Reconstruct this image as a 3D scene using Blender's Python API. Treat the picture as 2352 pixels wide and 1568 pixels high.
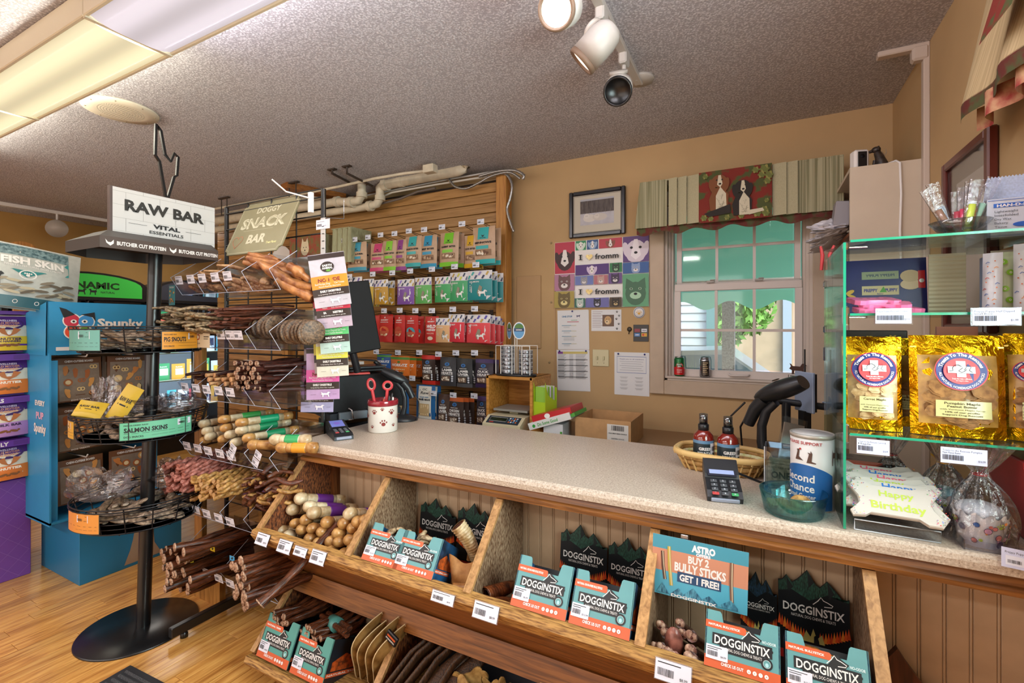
import bpy,math,random
from mathutils import Matrix,Vector,Euler,noise as mnoise
for _o in list(bpy.data.objects):bpy.data.objects.remove(_o)
S=bpy.context.scene
COL=S.collection
R=math.radians
PI=math.pi
YAW=R(27.63);FPX=1087.0;CX=1176.0;HZ=750.0;CAMZ=1.45
cd=bpy.data.cameras.new('camera');cam=bpy.data.objects.new('camera',cd);COL.objects.link(cam)
cam.location=(0,0,CAMZ);cam.rotation_euler=(R(90),0,YAW)
cd.sensor_width=36;cd.lens=FPX/2352*36;cd.shift_y=-34/2352;cd.clip_start=0.05;cd.clip_end=200
S.camera=cam
S.view_settings.view_transform='Standard';S.view_settings.look='None'
S.view_settings.exposure=-0.02;S.view_settings.gamma=1;S.view_settings.use_curve_mapping=False
w=bpy.data.worlds.new('sky');S.world=w;w.use_nodes=True
wn=w.node_tree;bg=wn.nodes['Background']
sky=wn.nodes.new('ShaderNodeTexSky');sky.sky_type='NISHITA';sky.sun_disc=False;sky.sun_elevation=R(50);sky.sun_rotation=R(140)
sky.air_density=1.0;sky.dust_density=3.0
wn.links.new(sky.outputs[0],bg.inputs[0]);bg.inputs[1].default_value=0.55
def area(name,loc,rot,sx,sy,power,col):
 l=bpy.data.lights.new(name,'AREA');l.shape='RECTANGLE';l.size=sx;l.size_y=sy;l.energy=power;l.color=col
 o=bpy.data.objects.new(name,l);COL.objects.link(o);o.location=loc;o.rotation_euler=rot;return o
def spot(name,loc,target,power,col,ang=70,blend=.8,rad=.04):
 l=bpy.data.lights.new(name,'SPOT');l.energy=power;l.color=col;l.spot_size=R(ang);l.spot_blend=blend;l.shadow_soft_size=rad
 o=bpy.data.objects.new(name,l);COL.objects.link(o);o.location=loc
 o.rotation_euler=(Vector(target)-Vector(loc)).to_track_quat('-Z','Y').to_euler();return o
for k,(x,c)in enumerate([(-3.87,(1,.95,.78)),(-2.645,(1,.96,.80)),(-1.42,(.96,.93,1)),(-.2,(.96,.93,1))]):
 area('overhead_light',(x,.885,2.50),(0,0,0),1.15,.24,24,c)
 for sy in (-1,1):area('lens_side_glow',(x,.885+sy*.15,2.53),(R(90*sy+0*sy),0,0),1.15,.05,3.0+(k==3)*5,c)  # extra strips added along each fixture's sides to brighten the ceiling
for x in (-5.0,-3.2,-1.4):
 area('overhead_light',(x,-1.4,2.50),(0,0,0),1.15,.24,32,(1,.97,.92))  # unseen lamps added behind the camera, without fixtures
for y in (1.12,2.22,3.27):area('cooler_led_light',(-6.06,y,1.0),(0,R(90),0),1.3,.85,9,(.82,.88,1))
area('overhead_light',(-5.6,3.0,2.50),(0,0,0),.9,.24,14,(1,.93,.85))
area('rear_fill_light',(-3.0,-2.35,1.35),(R(90),0,0),5.5,1.9,60,(1,.96,.93))  # soft fill lamp added out of view; the front wall has no window
area('daylight_right',(.78,.75,1.62),(0,R(90),0),1.0,1.2,95,(.86,.93,1))
spot('spot_bulb',(-.62,1.56,2.33),(-2.0,1.7,1.4),24,(1,.78,.56),85)
spot('spot_bulb',(-.50,1.19,2.29),(-.9,.3,.9),14,(1,.82,.62),90)
spot('spot_bulb',(-6.05,1.6,2.28),(-6.65,1.6,2.3),3,(1,.75,.5),150)
_s,_c=math.sin(YAW),math.cos(YAW)
def _ray(u):
 r=(u-CX)/FPX
 return (-_s+r*_c,_c+r*_s)
def PY(u,v,Y):
 dx,dy=_ray(u);d=Y/dy;return Vector((d*dx,Y,CAMZ-(v-HZ)/FPX*d))
def PX(u,v,X):
 dx,dy=_ray(u);d=X/dx;return Vector((X,d*dy,CAMZ-(v-HZ)/FPX*d))
def PZ(u,v,Z):
 dx,dy=_ray(u);d=(CAMZ-Z)*FPX/(v-HZ);return Vector((d*dx,d*dy,Z))
_MATS={}
def srgb(h):
 if isinstance(h,str):
  h=h.lstrip('#');c=[int(h[i:i+2],16)/255 for i in (0,2,4)]
 else:c=list(h)
 return tuple(x/12.92 if x<=.04045 else ((x+.055)/1.055)**2.4 for x in c)+(1,)
def _nodes(name):
 m=bpy.data.materials.new(name);m.use_nodes=True;nt=m.node_tree
 return m,nt,nt.nodes['Principled BSDF']
def C(h,rough=.5,metal=0.,name=None,emit=0,spec=.5,var=0.0,bump=0.0,scale=40,coat=0,stretch=None,h2=None,detail=3,contrast=1.0,lo=.35,hi=.65):
 """a procedural paint/plastic/paper/metal: base colour, optional second colour mixed by noise, optional bump"""
 key=(h,rough,metal,emit,spec,var,bump,scale,coat,stretch,h2,detail,lo,hi)
 if key in _MATS:return _MATS[key]
 m,nt,b=_nodes(name or ('mat_'+str(h).strip('#')))
 col=srgb(h)
 b.inputs['Base Color'].default_value=col;b.inputs['Roughness'].default_value=rough;b.inputs['Metallic'].default_value=metal
 b.inputs['Specular IOR Level'].default_value=spec
 if coat:b.inputs['Coat Weight'].default_value=coat;b.inputs['Coat Roughness'].default_value=.08
 if emit:
  b.inputs['Emission Color'].default_value=col;b.inputs['Emission Strength'].default_value=emit
 if var or bump or h2:
  tc=nt.nodes.new('ShaderNodeTexCoord');n=nt.nodes.new('ShaderNodeTexNoise')
  n.inputs['Scale'].default_value=scale;n.inputs['Detail'].default_value=detail
  if stretch:
   mp=nt.nodes.new('ShaderNodeMapping');mp.inputs['Scale'].default_value=stretch
   nt.links.new(tc.outputs['Object'],mp.inputs[0]);nt.links.new(mp.outputs[0],n.inputs['Vector'])
  else:nt.links.new(tc.outputs['Object'],n.inputs['Vector'])
  if var or h2:
   r=nt.nodes.new('ShaderNodeValToRGB');r.color_ramp.elements[0].position=lo;r.color_ramp.elements[1].position=hi
   c2=srgb(h2)if h2 else tuple(max(0,x*(1-var))for x in col[:3])+(1,)
   c1=col if h2 else tuple(min(1,x*(1+var))for x in col[:3])+(1,)
   r.color_ramp.elements[0].color=c2;r.color_ramp.elements[1].color=c1
   nt.links.new(n.outputs[0],r.inputs[0]);nt.links.new(r.outputs[0],b.inputs['Base Color'])
  if bump:
   bp=nt.nodes.new('ShaderNodeBump');bp.inputs['Strength'].default_value=min(1,bump);bp.inputs['Distance'].default_value=.004
   nt.links.new(n.outputs[0],bp.inputs['Height']);nt.links.new(bp.outputs[0],b.inputs['Normal'])
 _MATS[key]=m
 return m
def film(name,tint,alpha,rough=.05,bump=0,scale=30):
 """clear sheet: mostly transparent, with a reflecting share (thin glass, acrylic, cellophane)"""
 key=('film',name)
 if key in _MATS:return _MATS[key]
 m=bpy.data.materials.new(name);m.use_nodes=True;nt=m.node_tree;nt.nodes.clear()
 out=nt.nodes.new('ShaderNodeOutputMaterial');mix=nt.nodes.new('ShaderNodeMixShader')
 tr=nt.nodes.new('ShaderNodeBsdfTransparent');gl=nt.nodes.new('ShaderNodeBsdfGlossy');lw=nt.nodes.new('ShaderNodeLayerWeight')
 ma=nt.nodes.new('ShaderNodeMath');ma.operation='MULTIPLY_ADD'
 tr.inputs[0].default_value=srgb(tint);gl.inputs['Roughness'].default_value=rough
 lw.inputs[0].default_value=.35
 nt.links.new(lw.outputs['Fresnel'],ma.inputs[0]);ma.inputs[1].default_value=.6;ma.inputs[2].default_value=alpha
 nt.links.new(ma.outputs[0],mix.inputs[0]);nt.links.new(tr.outputs[0],mix.inputs[1]);nt.links.new(gl.outputs[0],mix.inputs[2])
 nt.links.new(mix.outputs[0],out.inputs[0])
 if bump:
  tc=nt.nodes.new('ShaderNodeTexCoord');n=nt.nodes.new('ShaderNodeTexNoise');n.inputs['Scale'].default_value=scale;n.inputs['Detail'].default_value=4
  bp=nt.nodes.new('ShaderNodeBump');bp.inputs['Strength'].default_value=bump;bp.inputs['Distance'].default_value=.01
  nt.links.new(tc.outputs['Object'],n.inputs['Vector']);nt.links.new(n.outputs[0],bp.inputs['Height'])
  nt.links.new(bp.outputs[0],gl.inputs['Normal']);nt.links.new(bp.outputs[0],lw.inputs['Normal'])
 _MATS[key]=m
 return m
def wood(name,c1,c2,c3=None,axis='X',scale=6,rough=.45,bump=.15,spread=14,coat=0):
 """streaky grain running along one object axis"""
 key=('wood',name)
 if key in _MATS:return _MATS[key]
 m,nt,b=_nodes(name)
 tc=nt.nodes.new('ShaderNodeTexCoord');mp=nt.nodes.new('ShaderNodeMapping')
 sc=[spread,spread,spread];sc['XYZ'.index(axis)]=1.0
 mp.inputs['Scale'].default_value=sc
 oi=nt.nodes.new('ShaderNodeObjectInfo');ad=nt.nodes.new('ShaderNodeVectorMath');ad.operation='ADD'
 ml=nt.nodes.new('ShaderNodeVectorMath');ml.operation='SCALE';ml.inputs[3].default_value=7.0
 cb=nt.nodes.new('ShaderNodeCombineXYZ')
 for i in range(3):nt.links.new(oi.outputs['Random'],cb.inputs[i])
 nt.links.new(cb.outputs[0],ml.inputs[0]);nt.links.new(tc.outputs['Object'],ad.inputs[0]);nt.links.new(ml.outputs[0],ad.inputs[1])
 nt.links.new(ad.outputs[0],mp.inputs[0])
 n=nt.nodes.new('ShaderNodeTexNoise');n.inputs['Scale'].default_value=scale;n.inputs['Detail'].default_value=6;n.inputs['Distortion'].default_value=.6
 nt.links.new(mp.outputs[0],n.inputs['Vector'])
 r=nt.nodes.new('ShaderNodeValToRGB');e=r.color_ramp.elements
 e[0].position=.3;e[0].color=srgb(c2);e[1].position=.62;e[1].color=srgb(c1)
 if c3:
  x=e.new(.45);x.color=srgb(c3)
 nt.links.new(n.outputs[0],r.inputs[0])
 hs=nt.nodes.new('ShaderNodeHueSaturation');mr=nt.nodes.new('ShaderNodeMapRange');mr.inputs[3].default_value=.86;mr.inputs[4].default_value=1.14
 nt.links.new(oi.outputs['Random'],mr.inputs[0]);nt.links.new(mr.outputs[0],hs.inputs['Value'])
 nt.links.new(r.outputs[0],hs.inputs['Color']);nt.links.new(hs.outputs[0],b.inputs['Base Color'])
 b.inputs['Roughness'].default_value=rough
 if coat:b.inputs['Coat Weight'].default_value=coat;b.inputs['Coat Roughness'].default_value=.2
 bp=nt.nodes.new('ShaderNodeBump');bp.inputs['Strength'].default_value=bump;bp.inputs['Distance'].default_value=.002
 nt.links.new(n.outputs[0],bp.inputs['Height']);nt.links.new(bp.outputs[0],b.inputs['Normal'])
 _MATS[key]=m
 return m
_TXT={}
def glyphs(s,bold):
 k=(s,bold)
 if k not in _TXT:
  cu=bpy.data.curves.new('t','FONT');cu.body=s;cu.resolution_u=2;cu.offset=bold*.02;cu.align_x='LEFT'
  ob=bpy.data.objects.new('t',cu);me=ob.to_mesh()
  vs=[(v.co.x,v.co.y)for v in me.vertices];fs=[tuple(p.vertices)for p in me.polygons]
  ob.to_mesh_clear();bpy.data.objects.remove(ob);bpy.data.curves.remove(cu)
  if vs:
   x0=min(a for a,_ in vs);x1=max(a for a,_ in vs);y0=min(b for _,b in vs);y1=max(b for _,b in vs)
  else:x0=y0=0;x1=y1=1
  _TXT[k]=(vs,fs,x0,x1,y0,y1)
 return _TXT[k]
class M:
 """collects shapes and links them as ONE mesh object"""
 def __init__(s,xf=None):
  s.v=[];s.f=[];s.mi=[];s.sm=[];s.mats=[];s.xf=xf;s.k=0.0;s.eps=.0001
 def mat(s,m):
  if m not in s.mats:s.mats.append(m)
  return s.mats.index(m)
 def add(s,vs,fs,m,smooth=False,xf=None):
  o=len(s.v);i=s.mat(m)
  T=xf if xf is not None else None
  for p in vs:
   p=Vector(p)
   if T is not None:p=T @ p if isinstance(T,Matrix)else Vector(T(p))
   if s.xf is not None:p=s.xf @ p if isinstance(s.xf,Matrix)else Vector(s.xf(p))
   s.v.append(tuple(p))
  for f in fs:
   s.f.append(tuple(a+o for a in f));s.mi.append(i);s.sm.append(smooth)
  return s
 def box(s,c,d,m,rot=None,bev=0):
  x,y,z=d[0]/2,d[1]/2,d[2]/2
  T=Matrix.Translation(c)
  if rot:T=T @ Euler(rot).to_matrix().to_4x4()
  if not bev:
   vs=[(-x,-y,-z),(x,-y,-z),(x,y,-z),(-x,y,-z),(-x,-y,z),(x,-y,z),(x,y,z),(-x,y,z)]
   fs=[(0,3,2,1),(4,5,6,7),(0,1,5,4),(1,2,6,5),(2,3,7,6),(3,0,4,7)]
   return s.add(vs,fs,m,xf=T)
  b=min(bev,x*.9,y*.9,z*.9);vs=[];idx={}
  for sx in (-1,1):
   for sy in (-1,1):
    for sz in (-1,1):
     for a in range(3):
      p=[sx*x,sy*y,sz*z];sg=(sx,sy,sz)
      for q in range(3):
       if q !=a:p[q]-=sg[q]*b
      idx[(sx,sy,sz,a)]=len(vs);vs.append(p)
  fs=[]
  g=lambda*k:idx[k]
  for a in range(3):
   o=[q for q in range(3)if q !=a]
   for sg in (-1,1):
    ring=[]
    for (p,q)in ((-1,-1),(1,-1),(1,1),(-1,1)):
     t=[0,0,0];t[a]=sg;t[o[0]]=p;t[o[1]]=q;ring.append(g(*t,a))
    flip=(sg>0)==(a==1)
    fs.append(tuple(ring[::-1] if flip else ring))
   for p in (-1,1):
    for q in (-1,1):
     def kk(sa,ax):
      t=[0,0,0];t[a]=sa;t[o[0]]=p;t[o[1]]=q;return g(*t,ax)
     fs.append((kk(-1,o[0]),kk(1,o[0]),kk(1,o[1]),kk(-1,o[1])))
  for sx in (-1,1):
   for sy in (-1,1):
    for sz in (-1,1):fs.append((g(sx,sy,sz,0),g(sx,sy,sz,1),g(sx,sy,sz,2)))
  return s.add(vs,fs,m,xf=T)
 def prism(s,poly,a,b,m,axis='X',smooth=False):
  """polygon in the plane across `axis`, from a to b along it"""
  def P(p,t):
   return {'X':(t,p[0],p[1]),'Y':(p[0],t,p[1]),'Z':(p[0],p[1],t)}[axis]
  n=len(poly);vs=[P(p,a)for p in poly]+[P(p,b)for p in poly]
  fs=[tuple(range(n))[::-1],tuple(range(n,2*n))]+[(i,(i+1)% n,n+(i+1)% n,n+i)for i in range(n)]
  return s.add(vs,fs,m,smooth)
 def tube(s,pts,r,m,n=8,cap=True,smooth=True,flat=1.0):
  pts=[Vector(p)for p in pts];k=len(pts)
  rr=r if isinstance(r,(list,tuple))else [r]*k
  vs=[];up=None
  for i,p in enumerate(pts):
   t=(pts[min(i+1,k-1)]-pts[max(i-1,0)])
   if t.length<1e-9:t=Vector((0,0,1))
   t.normalize()
   if up is None:
    up=Vector((0,0,1))if abs(t.z)<.9 else Vector((1,0,0))
   a=t.cross(up);a.normalize();b=a.cross(t);up=b
   for j in range(n):
    an=2*PI*j/n;vs.append(p+a*math.cos(an)*rr[i]+b*math.sin(an)*rr[i]*flat)
  fs=[]
  for i in range(k-1):
   for j in range(n):
    q=(j+1)% n;fs.append((i*n+j,i*n+q,(i+1)*n+q,(i+1)*n+j))
  s.add(vs,fs,m,smooth)
  if cap:
   o=len(vs)
   s.add(vs[:n],[tuple(range(n))[::-1]],m);s.add(vs[-n:],[tuple(range(n))],m)
  return s
 def lathe(s,prof,m,n=20,c=(0,0,0),xf=None,smooth=True,sx=1,sy=1):
  vs=[];fs=[];k=len(prof)
  for (r,z)in prof:
   for j in range(n):
    a=2*PI*j/n;vs.append((c[0]+r*math.cos(a)*sx,c[1]+r*math.sin(a)*sy,c[2]+z))
  for i in range(k-1):
   for j in range(n):
    q=(j+1)% n;fs.append((i*n+j,i*n+q,(i+1)*n+q,(i+1)*n+j))
  if prof[0][0]>1e-6:fs.append(tuple(range(n))[::-1])
  if prof[-1][0]>1e-6:fs.append(tuple(range((k-1)*n,k*n)))
  return s.add(vs,fs,m,smooth,xf)
 def ball(s,c,r,m,n=10,k=6,xf=None):
  r=r if isinstance(r,(tuple,list))else (r,r,r)
  prof=[(max(1e-7,math.sin(PI*i/k)),-math.cos(PI*i/k))for i in range(k+1)]
  T=Matrix.Translation(c)@ (xf or Matrix())@ Matrix.Diagonal((r[0],r[1],r[2],1))
  return s.lathe(prof,m,n,xf=T)
 def grid(s,fn,nu,nv,m,smooth=True,close=False):
  vs=[fn(i/nu,j/nv)for j in range(nv+1)for i in range(nu+1)]
  fs=[(j*(nu+1)+i,j*(nu+1)+i+1,(j+1)*(nu+1)+i+1,(j+1)*(nu+1)+i)for j in range(nv)for i in range(nu)]
  return s.add(vs,fs,m,smooth)
 def _z(s):s.k+=s.eps;return s.k
 def rect(s,x0,y0,x1,y1,m,n=1,nv=None):
  z=s._z();return s.grid(lambda u,v:(x0+(x1-x0)*u,y0+(y1-y0)*v,z),n,nv or n,m)
 def poly(s,pts,m):
  z=s._z();return s.add([(x,y,z)for x,y in pts],[tuple(range(len(pts)))],m,True)
 def ell(s,cx,cy,rx,ry,m,n=18,rot=0,a0=0,a1=360):
  z=s._z();full=a1-a0>=360;ca,sa=math.cos(R(rot)),math.sin(R(rot));pts=[]
  for i in range(n if full else n+1):
   a=R(a0+(a1-a0)*i/n);x,y=rx*math.cos(a),ry*math.sin(a);pts.append((cx+x*ca-y*sa,cy+x*sa+y*ca))
  return s.add([(x,y,z)for x,y in pts],[tuple(range(len(pts)))],m,True)
 def ring(s,cx,cy,r0,r1,m,n=24,ry=1.0):
  z=s._z();vs=[]
  for i in range(n):
   a=2*PI*i/n;vs+=[(cx+r0*math.cos(a),cy+r0*ry*math.sin(a),z),(cx+r1*math.cos(a),cy+r1*ry*math.sin(a),z)]
  return s.add(vs,[(2*i,2*i+1,(2*i+3)% (2*n),(2*i+2)% (2*n))for i in range(n)],m,True)
 def line(s,pts,w,m,close=False):
  z=s._z();n=len(pts);vs=[]
  for i,(x,y)in enumerate(pts):
   a=pts[(i-1)% n if close else max(i-1,0)];b=pts[(i+1)% n if close else min(i+1,n-1)]
   dx,dy=b[0]-a[0],b[1]-a[1];l=math.hypot(dx,dy)or 1
   vs+=[(x-dy/l*w/2,y+dx/l*w/2,z),(x+dy/l*w/2,y-dx/l*w/2,z)]
  return s.add(vs,[(2*i,2*i+1,(2*i+3)% (2*n),(2*i+2)% (2*n))for i in range(n if close else n-1)],m,True)
 def text(s,t,cx,cy,h,m,w=None,bold=1,align='C',slant=0,arc=None,flip=False):
  """h = height of the tallest glyph box; w = width to fit; arc=(radius, start angle) bends it round a centre"""
  if not t:return s
  vs,fs,x0,x1,y0,y1=glyphs(t,bold);z=s._z()
  ref=glyphs('H',bold);k=h/(ref[5]-ref[4]);kx=k if w is None else w/(x1-x0)
  wd=(x1-x0)*kx;ox=cx-(wd/2 if align=='C' else 0 if align=='L' else wd)
  out=[]
  for (a,b)in vs:
   x=(a-x0)*kx;y=b*k;x+=slant*y
   if arc:
    rad,sgn=arc;an=(x-wd/2)/rad
    rr=rad+sgn*(y-h/2)
    if sgn>0:out.append((cx+rr*math.sin(an),cy+rr*math.cos(an),z))
    else:out.append((cx+rr*math.sin(an),cy-rr*math.cos(an),z))
   else:
    out.append(((ox+wd-x)if flip else (ox+x),cy-h/2+y,z))
  return s.add(out,fs,m)
 def build(s,name,parent=None,loc=None,rot=None):
  me=bpy.data.meshes.new(name);me.from_pydata(s.v,[],s.f)
  for m in s.mats:me.materials.append(m)
  me.polygons.foreach_set('material_index',s.mi);me.polygons.foreach_set('use_smooth',s.sm);me.update()
  o=bpy.data.objects.new(name,me);COL.objects.link(o)
  if parent is not None:o.parent=parent
  if loc is not None:o.location=loc
  if rot is not None:o.rotation_euler=rot
  return o
def tag(o,label=None,cat=None,group=None,kind=None):
 if label:o['label']=label
 if cat:o['category']=cat
 if group:o['group']=group
 if kind:o['kind']=kind
 return o
def thing(name,label,cat,loc=(0,0,0),rot=(0,0,0),group=None):
 o=bpy.data.objects.new(name,None);COL.objects.link(o);o.empty_display_size=.05
 o.location=loc;o.rotation_euler=rot;return tag(o,label,cat,group)
def dup(root,loc=None,rot=None,label=None,group=None,scale=None):
 r=root.copy();COL.objects.link(r)
 if loc is not None:r.location=loc
 if rot is not None:r.rotation_euler=rot
 if label:r['label']=label
 if group:r['group']=group
 if scale:r.scale=scale
 for ch in root.children:
  c=ch.copy();COL.objects.link(c);c.parent=r
  for g in ch.children:
   d=g.copy();COL.objects.link(d);d.parent=c
 return r
def struct(name,m,parent=None):
 o=m.build(name,parent)
 if parent is None:o['kind']='structure'
 return o
rnd=random.Random(7)
FRONT=Matrix(((1,0,0,0),(0,0,-1,0),(0,1,0,0),(0,0,0,1)))# print (x,y,out)->object (x,-out,y):a face looking along-Y
def front(y=0.0,z=0.0,x=0.0):return Matrix.Translation((x,y,z))@ FRONT
WHITE=C('#e8e4e2',.5);PAPER=C('#dcdcdf',.7);BLACK=C('#17161a',.35);INK=C('#1c1c20',.6);TEAL=C('#5fa8b0',.4);ORANGE=C('#e8622b',.45)
BLKM=C('#121214',.3,spec=.6,name='black_powder_coat');STEEL=C('#b9b9bd',.25,.9,name='steel');CHROME=C('#d6d8dc',.12,1,name='chrome')
GLASS=film('window_glass','#f6fffb',.02);ACR=film('acrylic','#f2f4fa',.05,.08);CELLO=film('cellophane','#fbfbff',.10,.12,.9,45)
TAGFILM=film('label_sleeve','#f4f4ff',.08,.1)
OAK=wood('slatwall_oak','#b58650','#8f6232','#a57842','X',3.5,.42,.08,18)
PINE=wood('pine','#c28a45','#99622a','#b0773a','Z',5,.5,.15,14)
BEAM=wood('bin_face_wood','#935c2a','#56300f','#75451c','X',5,.4,.12,18,coat=.2)
LIP=C('#bd8f50',.55,name='worn_lip_wood',h2='#6e4520',scale=22,stretch=(1,8,8),bump=.3,detail=6,lo=.34,hi=.6)
EDGEW=wood('divider_edge_wood','#bd8f5c','#8a6038','#a67a4a','Z',8,.5,.2,10)
FUZZ=C('#96562c',.6,name='worn_brown_board',h2='#3e1c0c',scale=55,stretch=(1,3,1.2),bump=.3,detail=8,lo=.38,hi=.66)
FUZZ2=C('#a88a6c',.6,name='worn_grey_board',h2='#5a3820',scale=70,stretch=(1,4,1),bump=.3,detail=8,lo=.38,hi=.66)
BEAD=C('#c3a586',.55,name='cream_beadboard',var=.08,scale=12)
KRAFT=C('#b3895c',.75,name='cardboard',var=.08,scale=20)
def price_tag(m,x,y,w,h,seed=0,film_back=False,title=1):
 """a shelf label: card, title lines, bar code, price"""
 r=random.Random(seed);m.rect(x-w/2,y-h/2,x+w/2,y+h/2,C('#dcdcea',.45))
 for k in range(title):m.rect(x-w*.44,y+h*(.32-.14*k),x+w*(.2+r.random()*.2-.3*k),y+h*(.37-.14*k),INK)
 a=x-w*.43
 while a<x+w*.02:
  b=w*(.008+.012*r.random());m.rect(a,y-h*.28,a+b,y+h*.08,INK);a+=b+w*(.01+.012*r.random())
 m.text('$'+str(r.choice((4,6,8,12,16)))+'.99',x+w*.3,y-h*.22,h*.13,INK,bold=0)
try:
 S.cycles.use_denoising=True;S.cycles.denoiser='OPENIMAGEDENOISE';S.cycles.max_bounces=8;S.cycles.transparent_max_bounces=24
 S.cycles.caustics_reflective=False;S.cycles.caustics_refractive=False;S.cycles.sample_clamp_indirect=6
except Exception:pass
XR=.607;YB=3.07;XL=-6.7;YF=-2.6;ZC=2.6
WALL=C('#ba9a6e',.75,name='tan_wall_paint',var=.05,scale=3,bump=.05)
def ceiling_mat():
 m,nt,b=_nodes('popcorn_ceiling');tc=nt.nodes.new('ShaderNodeTexCoord')
 n=nt.nodes.new('ShaderNodeTexNoise');n.inputs['Scale'].default_value=130;n.inputs['Detail'].default_value=5;n.inputs['Roughness'].default_value=.7
 v=nt.nodes.new('ShaderNodeTexVoronoi');v.inputs['Scale'].default_value=105
 r=nt.nodes.new('ShaderNodeValToRGB');r.color_ramp.elements[0].position=.40;r.color_ramp.elements[0].color=srgb('#b9b3b8')
 r.color_ramp.elements[1].position=.60;r.color_ramp.elements[1].color=srgb('#f0ecf0')
 mx=nt.nodes.new('ShaderNodeMath');mx.operation='SUBTRACT'
 for q in (n,v):nt.links.new(tc.outputs['Object'],q.inputs['Vector'])
 nt.links.new(n.outputs[0],mx.inputs[0]);ms=nt.nodes.new('ShaderNodeMath');ms.operation='MULTIPLY';ms.inputs[1].default_value=.35
 nt.links.new(v.outputs[0],ms.inputs[0]);nt.links.new(ms.outputs[0],mx.inputs[1]);
 ad=nt.nodes.new('ShaderNodeMath');ad.inputs[1].default_value=.13;nt.links.new(mx.outputs[0],ad.inputs[0])
 nt.links.new(ad.outputs[0],r.inputs[0]);nt.links.new(r.outputs[0],b.inputs['Base Color'])
 bp=nt.nodes.new('ShaderNodeBump');bp.inputs['Strength'].default_value=1;bp.inputs['Distance'].default_value=.009
 nt.links.new(mx.outputs[0],bp.inputs['Height']);nt.links.new(bp.outputs[0],b.inputs['Normal']);b.inputs['Roughness'].default_value=.9
 return m
CEIL=ceiling_mat()
FLOORW=wood('floor_plank','#dba45a','#a3682e','#c68a45','Y',4,.28,.05,16,coat=.3)
struct('floor',M().box(((XL+XR)/2,(YF+4.4)/2,-.06),(XR-XL+.4,7.4,.1),FLOORW))
fl=bpy.data.objects['floor']
proto=M().box((0,0,0),(.0785,.90,.012),FLOORW,bev=.001);pm=None;n=0
for i in range(24):
 x=-3.95+i*.08
 y=.45+rnd.random()*.5-.45
 while y<2.7 and n<296:
  if pm is None:o=proto.build('plank',fl);pm=o.data
  else:o=bpy.data.objects.new('plank',pm);COL.objects.link(o);o.parent=fl
  L=rnd.choice((.55,.75,.95,.75));o.scale=(1,(L-.0015)/.90,1);o.location=(x,y+L/2,-.006);y+=L;n+=1
m=M()
for (x0,x1)in ((XL,-3.99),(-2.07,XR)):
 x=x0
 while x<x1-.01:
  b=min(x+.0785,x1);m.box(((x+b)/2,.9,-.006),(b-x-.001,6.9,.012),FLOORW);x+=.08
m.box((-3.03,-1.3,-.006),(1.92,2.6,.012),FLOORW);m.box((-3.03,3.6,-.006),(1.92,1.6,.012),FLOORW)
tag(m.build('far_planks',fl),kind='stuff')
struct('ceiling',M().box(((XL+XR)/2,(YF+4.4)/2,ZC+.05),(XR-XL+.4,7.4,.1),CEIL))
OX0,OX1,OZ0,OZ1=-.527,.258,1.118,2.2
m=M();W2=YB+.07
m.box(((-5.2+OX0)/2,W2,ZC/2),(OX0+5.2,.14,ZC),WALL);m.box(((OX1+XR+.1)/2,W2,ZC/2),(XR+.1-OX1,.14,ZC),WALL)
m.box(((OX0+OX1)/2,W2,OZ0/2),(OX1-OX0,.14,OZ0),WALL);m.box(((OX0+OX1)/2,W2,(OZ1+ZC)/2),(OX1-OX0,.14,ZC-OZ1),WALL)
wb=struct('wall_back',m)
a=PY(1188,635,YB);b=PY(1243,800,YB)
m=M();HAT=C('#b3926a',.7,var=.04,scale=5)
m.box(((a.x+b.x)/2,YB-.004,(a.z+b.z)/2),(b.x-a.x,.012,a.z-b.z),HAT,bev=.003);m.build('panel',wb)
m=M()
for u in (1180,1275):
 p=PY(u,700,YB);m.box((p.x,YB-.002,1.35),(.012,.006,.9),HAT)
m.build('trim',wb)
struct('wall_far',M().box((-5.95,4.37,ZC/2),(1.5,.14,ZC),WALL))
struct('wall_return',M().box((-5.13,3.7,ZC/2),(.14,1.2,ZC),WALL))
struct('wall_left',M().box((XL-.07,.9,ZC/2),(.14,7.0,ZC),C('#a88045',.75,name='ochre_wall',var=.05,scale=3)))
struct('wall_front',M().box(((XL+XR)/2,YF-.07,ZC/2),(XR-XL+.28,.14,ZC),WALL))
m=M();X2=XR+.07;ya,yb_,za,zb=.15,1.35,1.15,2.1
m.box((X2,(YF+ya)/2,ZC/2),(.14,ya-YF,ZC),WALL);m.box((X2,(yb_+YB+.14)/2,ZC/2),(.14,YB+.14-yb_,ZC),WALL)
m.box((X2,(ya+yb_)/2,za/2),(.14,yb_-ya,za),WALL);m.box((X2,(ya+yb_)/2,(zb+ZC)/2),(.14,yb_-ya,ZC-zb),WALL)
struct('wall_right',m)
RW=C('#c3b3a6',.5)
m=M();m.box((XR-.010,2.48,1.7),(.022,.036,1.8),RW,bev=.004);m.box((XR-.085,2.48,2.588),(.17,.04,.024),RW,bev=.004);m.box((XR-.03,2.48,2.56),(.055,.046,.06),RW,bev=.008)
tag(m.build('cable_raceway'),'pale plastic cable raceway running up the right wall to the ceiling','cable cover')
TRIM=C('#b9a590',.55,name='window_casing_paint',var=.06,scale=9);SASH=C('#d3c8c2',.45,name='sash_vinyl');JAMB=C('#c6b9ae',.5)
w1=tag(bpy.data.objects.new('window_1',None),kind='structure');COL.objects.link(w1)
cw=.088;m=M()
m.box((OX0-cw/2,YB-.012,(OZ0+OZ1)/2),(cw,.028,OZ1-OZ0+2*cw),TRIM,bev=.004)
m.box((OX1+cw/2,YB-.012,(OZ0+OZ1)/2),(cw,.028,OZ1-OZ0+2*cw),TRIM,bev=.004)
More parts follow.
